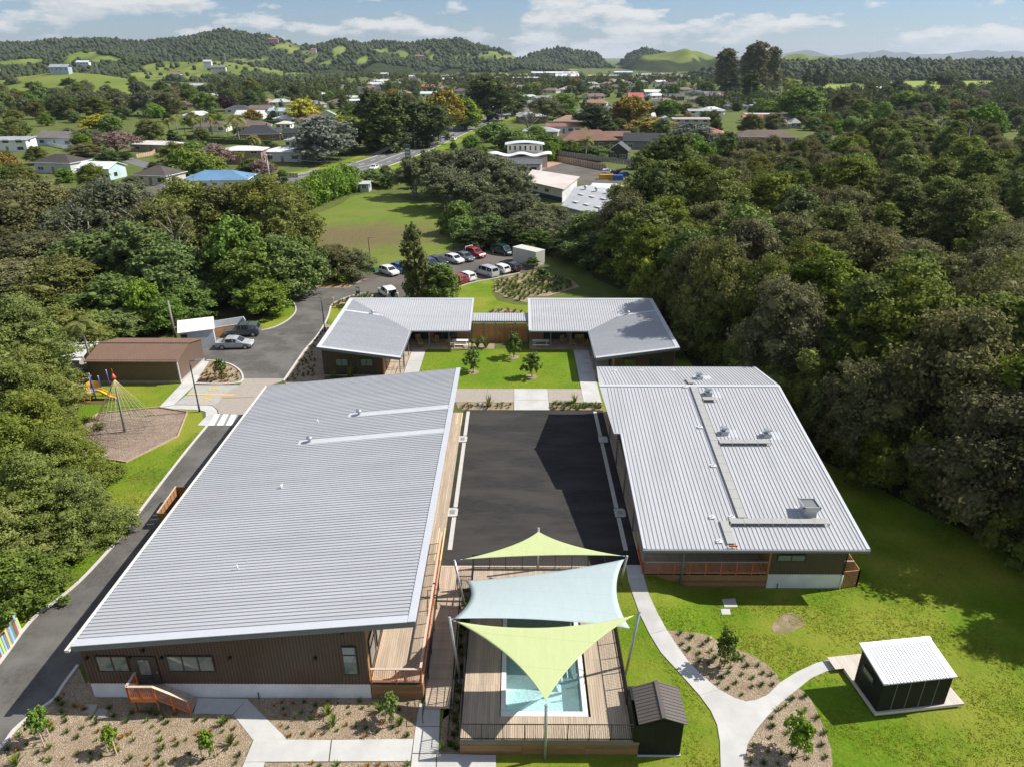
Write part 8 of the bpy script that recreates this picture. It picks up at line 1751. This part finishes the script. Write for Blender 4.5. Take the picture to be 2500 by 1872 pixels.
# ------------------------------------------------------------------ hills, mountains and distant woods
hillm = bpy.data.materials.new('hill_cover'); hillm.use_nodes = True; q = NT(hillm.node_tree); q.n.clear()
bs = q.add('ShaderNodeBsdfPrincipled', i_Roughness=.95); bs.inputs['Specular IOR Level'].default_value = .05; at = q.add('ShaderNodeAttribute', attribute_name='pasture'); ps_ = q.add('ShaderNodeNewGeometry').outputs['Position']
pas = q.mix(q.ramp(q.noise(ps_, .012, 4, .6), [(.35, 0), (.65, 1)]), (.12, .165, .035), (.195, .225, .055)); fo_ = q.mix(q.ramp(q.noise(ps_, .05, 5, .7), [(.3, 0), (.7, 1)]), (.022, .034, .014), (.055, .07, .025))
q.l.new(q.mix(q.ramp(at.outputs['Fac'], [(.35, 0), (.6, 1)]), fo_, pas), bs.inputs['Base Color']); q.l.new(bs.outputs[0], q.add('ShaderNodeOutputMaterial').inputs[0])
def interp(prof, u):
    for (u0, v0), (u1, v1) in zip(prof[:-1], prof[1:]):
        if u0 <= u <= u1: t = (u - u0) / (u1 - u0); t = t * t * (3 - 2 * t) * .6 + t * .4; return v0 + (v1 - v0) * t
    return prof[0][1] if u < prof[0][0] else prof[-1][1]
hill_pts = {}
def hill(label, prof, Y, depth, step, patches, base=0.0, m=None, rough=1.0, nm='hill'):
    """a ridge whose crest follows the given skyline; pasture where listed, bush elsewhere"""
    us = np.arange(prof[0][0], prof[-1][0] + step, step); rows = [(-1.0, 0), (-.8, .10), (-.6, .30), (-.45, .44), (-.3, .62), (-.15, .84), (0, 1.0), (.3, .72), (.7, .28), (1.1, 0)]; V = []; A = []; rg = np.random.default_rng(int(Y)); ph = rg.uniform(0, 6.28, 8)
    for fy, fz in rows:
        for u in us:
            cr = AT(u, interp(prof, u), Y); yy_ = Y + depth * fy; zc_ = max(0, cr.z - base) * min(1, ((u - us[0]) / (us[-1] - us[0]) + .002) * 9, ((us[-1] - u) / (us[-1] - us[0]) + .002) * 9) ** .7; ruff = 0
            if 0 < fz < 1: ruff = rough * zc_ * .10 * (math.sin(u * .021 + ph[0] + fy * 5) + math.sin(u * .047 + ph[1] - fy * 7) + .6 * math.sin(u * .09 + ph[2]))
            z = base - 2 + zc_ * fz * 1.0 + ruff + 2 * fz if fz > 0 else base - 6
            x = cr.x * (yy_ / Y) ** .25; V.append((x, yy_, z)); uu, vv, _d = PX(x, yy_, z); a = 0.0
            for (pu, pv, ru, rv) in patches:
                a = max(a, 1.25 - math.hypot((uu - pu) / ru, (vv - pv) / rv) * .75 + .22 * math.sin(uu * .11 + vv * .3) + .15 * math.sin(uu * .05 - vv * .21))
            A.append(min(1, max(0, a)))
    n = len(us); Q = [(j * n + i, j * n + i + 1, (j + 1) * n + i + 1, (j + 1) * n + i) for j in range(len(rows) - 1) for i in range(n - 1)]
    me = np_mesh(nm, V, Q, m or hillm, True); at_ = me.attributes.new('pasture', 'FLOAT', 'POINT'); at_.data.foreach_set('value', np.array(A, np.float32)); o = put(nm, me); tag(o, kind='structure')
    hill_pts[label] = (np.array(V).reshape(len(rows), n, 3), np.array(A).reshape(len(rows), n)); return o
main_prof = [(-250, 118), (-120, 112), (0, 110), (60, 108), (160, 101), (250, 99), (330, 104), (420, 100), (470, 92), (500, 87), (540, 82), (600, 84), (640, 89), (690, 100), (725, 110), (765, 117), (800, 111), (840, 107), (885, 109), (940, 104), (985, 110), (1010, 108), (1035, 104), (1085, 102), (1130, 105), (1170, 113), (1200, 120), (1222, 119), (1240, 121), (1262, 129), (1300, 136), (1360, 139)]
hill('main', main_prof, 2600, 1000, 9, [(690, 112, 30, 8), (700, 124, 34, 7), (760, 132, 36, 7), (820, 126, 22, 8), (640, 97, 22, 4), (1030, 132, 60, 6), (1100, 140, 70, 5), (980, 138, 40, 6), (1210, 143, 60, 6), (1280, 144, 60, 5), (780, 150, 50, 7), (870, 150, 36, 6), (590, 150, 60, 6), (930, 126, 30, 5), (1180, 132, 40, 5)])
hill('mid', [(-250, 165), (-100, 158), (0, 152), (60, 143), (110, 146), (190, 127), (250, 128), (300, 140), (380, 150), (460, 152), (530, 150), (600, 160), (700, 175), (780, 188), (860, 195)], 1450, 420, 9, [(20, 158, 70, 12), (100, 142, 40, 8), (195, 130, 44, 5), (235, 147, 62, 10), (400, 165, 80, 9), (520, 160, 120, 11), (620, 172, 100, 11), (450, 182, 120, 12), (330, 190, 80, 8), (700, 185, 60, 8)])
hill('near', [(-300, 206), (-100, 200), (0, 197), (60, 187), (120, 180), (170, 177), (230, 181), (300, 193), (380, 205), (450, 216), (520, 222)], 800, 210, 9, [(150, 205, 330, 50), (300, 215, 200, 30)], rough=.3)
hill('east', [(1270, 140), (1300, 134), (1340, 123), (1372, 120), (1400, 126), (1430, 132), (1470, 138)], 3000, 700, 6, [])
hill('east2', [(1520, 141), (1550, 128), (1573, 121), (1600, 126), (1640, 138)], 3200, 500, 6, [])
hill('green', [(1530, 142), (1590, 134), (1640, 127), (1668, 121), (1700, 126), (1745, 139), (1790, 146)], 2300, 500, 6, [(1660, 132, 110, 16)])
hill('green', [(1850, 148), (1905, 142), (1935, 133), (1955, 131), (1990, 139), (2012, 138), (2040, 142), (2075, 149)], 2100, 400, 6, [(1960, 142, 120, 14)])
hill('right', [(1700, 158), (1850, 156), (2000, 155), (2150, 152), (2300, 153), (2500, 152), (2700, 152)], 1500, 380, 14, [(2600, 160, 60, 3)], rough=.2)
mt_m = mat('mountain_bush', (.03, .042, .045), (.05, .06, .055), .002, .95)
hill('mountain', [(1740, 140), (1850, 136), (1915, 134), (1945, 127), (1970, 122), (1985, 129), (2003, 136), (2030, 139), (2043, 135), (2063, 139), (2090, 132), (2108, 127), (2127, 129), (2140, 126), (2156, 123), (2172, 128), (2181, 130), (2196, 130), (2210, 127), (2226, 133), (2260, 133), (2292, 132), (2316, 134), (2339, 128), (2360, 126), (2384, 123), (2396, 129), (2409, 123), (2425, 126), (2441, 130), (2460, 127), (2477, 124), (2500, 127), (2560, 128), (2620, 134), (2700, 139)], 15500, 2600, 4, [], m=mt_m, rough=.5, nm='mountain')
def blobs(name, label, cat_, items, m, sub=1, con=.0, seed=1):
    """many small crowns as one mass: items = (x, y, z, radius, height)"""
    bm = bmesh.new(); bmesh.ops.create_icosphere(bm, subdivisions=sub, radius=1); cv = np.array([v.co[:] for v in bm.verts]); cf = np.array([[v.index for v in f.verts] for f in bm.faces]); bm.free()
    it = np.array(items); rng = np.random.default_rng(seed); n = len(it); j = rng.uniform(.72, 1.25, (n, len(cv), 1)); base = cv[None] * j
    isc = rng.random(n) < con; taper = np.where(isc[:, None], np.clip(1.15 - (cv[None, :, 2] + 1) * .5, .12, 1.2), 1.0)
    base[:, :, 0] *= taper; base[:, :, 1] *= taper
    V = base * it[:, None, [3, 3, 4]] * np.array([1, 1, .55]) + it[:, None, :3] + np.array([0, 0, 1]) * it[:, None, [4]] * .48
    F = cf[None] + (np.arange(n) * len(cv))[:, None, None]; o = put(name, np_mesh(name, V.reshape(-1, 3), F.reshape(-1, 3), m)); tag(o, label, cat_, None, 'stuff'); return o
rg = np.random.default_rng(21); items = []
for key, n_, r0, sc_ in (('main', 10500, 5.6, 1), ('mid', 2600, 4.2, 1), ('east', 900, 6, 1), ('east2', 700, 6, 1), ('right', 2600, 4.6, 1)):
    V, A = hill_pts[key]; nr_, nc = A.shape; c_ = 0
    for _ in range(n_ * 4):
        i, j = rg.integers(1, 7), rg.integers(0, nc - 1); s, t = rg.random(), rg.random(); a = (A[i, j] * (1 - s) + A[i, j + 1] * s) * (1 - t) + t * (A[min(i + 1, nr_ - 1), j] * (1 - s) + A[min(i + 1, nr_ - 1), j + 1] * s)
        if a > .35 and rg.random() > .03: continue
        p = (V[i, j] * (1 - s) + V[i, j + 1] * s) * (1 - t) + t * (V[i + 1, j] * (1 - s) + V[i + 1, j + 1] * s); u, v, _d = PX(*p)
        if not (-30 < u < 2530): continue
        r_ = r0 * rg.uniform(.6, 1.3); items.append((p[0], p[1], p[2] - 1, r_, r_ * rg.uniform(1.3, 2.2))); c_ += 1
        if c_ >= n_: break
farleaf = leafmat('far_leaf', (.042, .06, .022), (.085, .108, .04), .0, 0, .15)
blobs('hill_forest', 'dense dark bush covering the distant hills', 'forest', items, farleaf, 1, .3)
items = []
for _ in range(9000):
    Y = 520 + 950 * rg.random() ** 1.15; u = rg.uniform(-40, 2540); v_ = PX(0, Y, 0)[1]; p = G(u, v_)
    if any(inside((p.x, p.y), P_) for P_ in NOGO[3:6]) or any((p.x - a) ** 2 + (p.y - b) ** 2 < (c * .9 + 2) ** 2 for a, b, c in FOOT): continue
    if 860 < u < 1720 and Y < 780 and rg.random() < .86: continue
    if u < 520 and Y > 640: continue
    cl = math.sin(p.x * .013 + 2) + math.sin(p.y * .011 + p.x * .006)
    if cl < -.5 and rg.random() < .8: continue
    r_ = rg.uniform(2.6, 5.2); items.append((p.x, p.y, -.5, r_, r_ * rg.uniform(1.3, 2.1)))
    if len(items) > 2600: break
woodleaf = leafmat('wood_leaf', (.035, .055, .014), (.13, .155, .042), .0, 0, .2)
TPL = []
for sd_ in range(4):
    me, _L = crown_mesh('tpl', woodleaf, 60 + sd_, 1.0, .0, 1.7, 7, .46, .9, .15, 170, ('dome', 'dome', 'cone', 'column')[sd_], core=0)
    co = np.zeros(len(me.vertices) * 3, np.float32); me.vertices.foreach_get('co', co); qd = np.zeros(len(me.loops), np.int32); me.loops.foreach_get('vertex_index', qd); TPL.append((co.reshape(-1, 3), qd.reshape(-1, 4))); bpy.data.meshes.remove(me)
V = []; Q = []; nv = 0
for (x, y, z, r_, h_) in items:
    co, qd = TPL[int(rg.choice(4, p=(.45, .4, .1, .05)))]; a = rg.uniform(0, 6.28); c, sn = math.cos(a), math.sin(a); V.append(np.stack([(co[:, 0] * c - co[:, 1] * sn) * r_ + x, (co[:, 0] * sn + co[:, 1] * c) * r_ + y, co[:, 2] * h_ * .62 + z], 1)); Q.append(qd + nv); nv += len(co)
tag(put('distant_woodland', np_mesh('distant_woodland', np.concatenate(V), np.concatenate(Q), woodleaf)), 'distant belts of mixed trees beyond the suburb', 'woodland', None, 'stuff')
blobs('woodland_core', 'inner foliage of the distant tree belts', 'woodland', [(x, y, z, r_ * .72, h_ * .8) for x, y, z, r_, h_ in items], woodleaf, 1, .1, 4)
# scattered farm houses on the slopes
for lb, u, vb, wpx, rc, wc, Y in (('blue grey farmhouse on the green hill at left', 150, 176, 42, (.3, .34, .38), (.36, .44, .52), 790), ('white farmhouse on the pasture left of the pylon', 508, 158, 18, (.5, .5, .5), WHT, 1300), ('long low house on the slope below the pylon', 535, 172, 34, (.2, .2, .2), CRM, 1250), ('white house in the valley left of the round tree', 430, 190, 26, (.24, .15, .12), WHT, 1150), ('white house among the trees on the left slope', 205, 160, 28, (.55, .58, .6), WHT, 1250), ('red roofed house near the top of the wooded ridge', 668, 100, 22, (.42, .13, .10), (.5, .3, .26), 2350), ('red roofed house on the saddle of the ridge', 766, 125, 12, (.42, .13, .10), WHT, 2200), ('terracotta roofed house on the central green slope', 1024, 142, 20, (.42, .16, .12), (.45, .3, .25), 2000)):
    p = AT(u, vb, Y); T = thing('farm_house', lb, 'house', p, R(8)); w = wpx * PX(*p)[2] / FPX; hh = 4.5; MB().bx(-w / 2, w / 2, -5, 5, -6, hh).obj('wall', hm(wc), T)
    MB().slab([(-w / 2 - .6, -5.6, hh), (w / 2 + .6, -5.6, hh), (w / 2 + .6, 0, hh + 2.6), (-w / 2 - .6, 0, hh + 2.6)], .2).slab([(-w / 2 - .6, 0, hh + 2.6), (w / 2 + .6, 0, hh + 2.6), (w / 2 + .6, 5.6, hh), (-w / 2 - .6, 5.6, hh)], .2).obj('roof', hm(rc, .6), T)
    for i in range(4): window(T, (-w / 2 + w * (i + .5) / 4, -5.02, 2.4), w / 7, 1.6, 0, 1, gm=darkglass_m, fm=hm(WHT), bars=.2)

# ------------------------------------------------------------------ labels of trees and estate houses
ORD = ['first', 'second', 'third', 'fourth', 'fifth', 'sixth', 'seventh', 'eighth', 'ninth', 'tenth', 'eleventh', 'twelfth', 'thirteenth', 'fourteenth', 'fifteenth', 'sixteenth', 'seventeenth', 'eighteenth', 'nineteenth']
TENS = ['', '', 'twenty', 'thirty', 'forty', 'fifty', 'sixty', 'seventy', 'eighty', 'ninety']
def ordn(n):
    if n < 20: return ORD[n - 1]
    h_ = ''
    if n >= 100: h_ = 'hundred-and-' ; n -= 100
    if n == 0: return 'hundredth'
    if n < 20: return h_ + ORD[n - 1]
    return h_ + (TENS[n // 10][:-1] + 'ieth' if n % 10 == 0 else TENS[n // 10] + '-' + ORD[n % 10 - 1])
DESC = dict(edge='undergrowth shrub', totara='dark feathery totara', totara_light='yellow green totara', kanuka='brownish kanuka', olive='olive green tree', broad='glossy mid green tree', bright='bright green tree', dark='very dark evergreen', grey='pale grey green tree', conifer='pointed conifer', golden='golden tree', hedge='bright green bushy shrub', palm='palm', umbrella='grey green pale-trunked tree', bare='leafless tree', nikau='slim palm')
REG = dict(belt='in the shelter belts', rbush='in the right-hand bush', lbush='in the bush left of the drive', lnear='at the near left edge', hedge='along the field edge', fieldgrove='in the grove beside the field', parkbush='behind the car park', palms='in the suburb gardens', fill='among the suburb gardens', suburb='in the suburb', park='in the car park', bed='in the beds', court='in the courtyard')
CATS = dict(hedge='bush', edge='bush', shrub='bush')
grp = {}
for t, kd, reg, lab, px in TREES:
    if lab: tag(t, lab, CATS.get(kd, 'tree'), 'trees ' + REG[reg])
    else:
        band = ''
        if reg in ('rbush', 'fill', 'belt'):
            y = t.location.y; band = (' near the lawn' if y < 85 else ' midway back' if y < 140 else ' farther back') if reg == 'rbush' else (' nearer the road' if y < 300 else ' at mid distance' if y < 420 else ' far off')
        grp.setdefault((kd, reg, band), []).append((px[0], t))
for (kd, reg, band), L in grp.items():
    L.sort(key=lambda a: a[0])
    for i, (_u, t) in enumerate(L): tag(t, (f'{ordn(i + 1)} {DESC[kd]} from left {REG[reg]}{band}' if len(L) > 1 else f'lone {DESC[kd]} {REG[reg]}{band}'), CATS.get(kd, 'tree'), 'trees ' + REG[reg])
tg = {}
for o, g_ in TUFTS: tg.setdefault(g_, []).append(o)
for g_, L in tg.items():
    L.sort(key=lambda o: PX(*o.location)[0]); kd_, wh = g_.split(' tufts ', 1)
    for i, o in enumerate(L): o['label'] = f'{ordn(i + 1)} {kd_} tuft from left {wh}'
eg = {}
for o in list(COL.objects):
    if '_estate' in o: eg.setdefault(o['_estate'], []).append(o)
for cn, L in eg.items():
    L.sort(key=lambda o: PX(*o.location)[0])
    for i, o in enumerate(L): o['label'] = f'{ordn(i + 1)} {cn} roofed house from left in the far estate'; o['group'] = 'houses of the far estate'; del o['_estate']
# ------------------------------------------------------------------ the air
HAZE = 5e-5
if HAZE:
    hz = MB().bx(-16500, 16500, -420, 18800, -8, 260).obj('haze', hillm); hz.data.materials.clear(); vm = bpy.data.materials.new('haze_air'); vm.use_nodes = True; q = NT(vm.node_tree); q.n.clear()
    pv = q.add('ShaderNodeVolumePrincipled', i_Density=HAZE, i_Anisotropy=.2); pv.inputs['Color'].default_value = (.72, .82, .95, 1); q.l.new(pv.outputs[0], q.add('ShaderNodeOutputMaterial').inputs['Volume']); hz.data.materials.append(vm); tag(hz, 'thin pale blue haze in the air', 'haze', None, 'stuff')
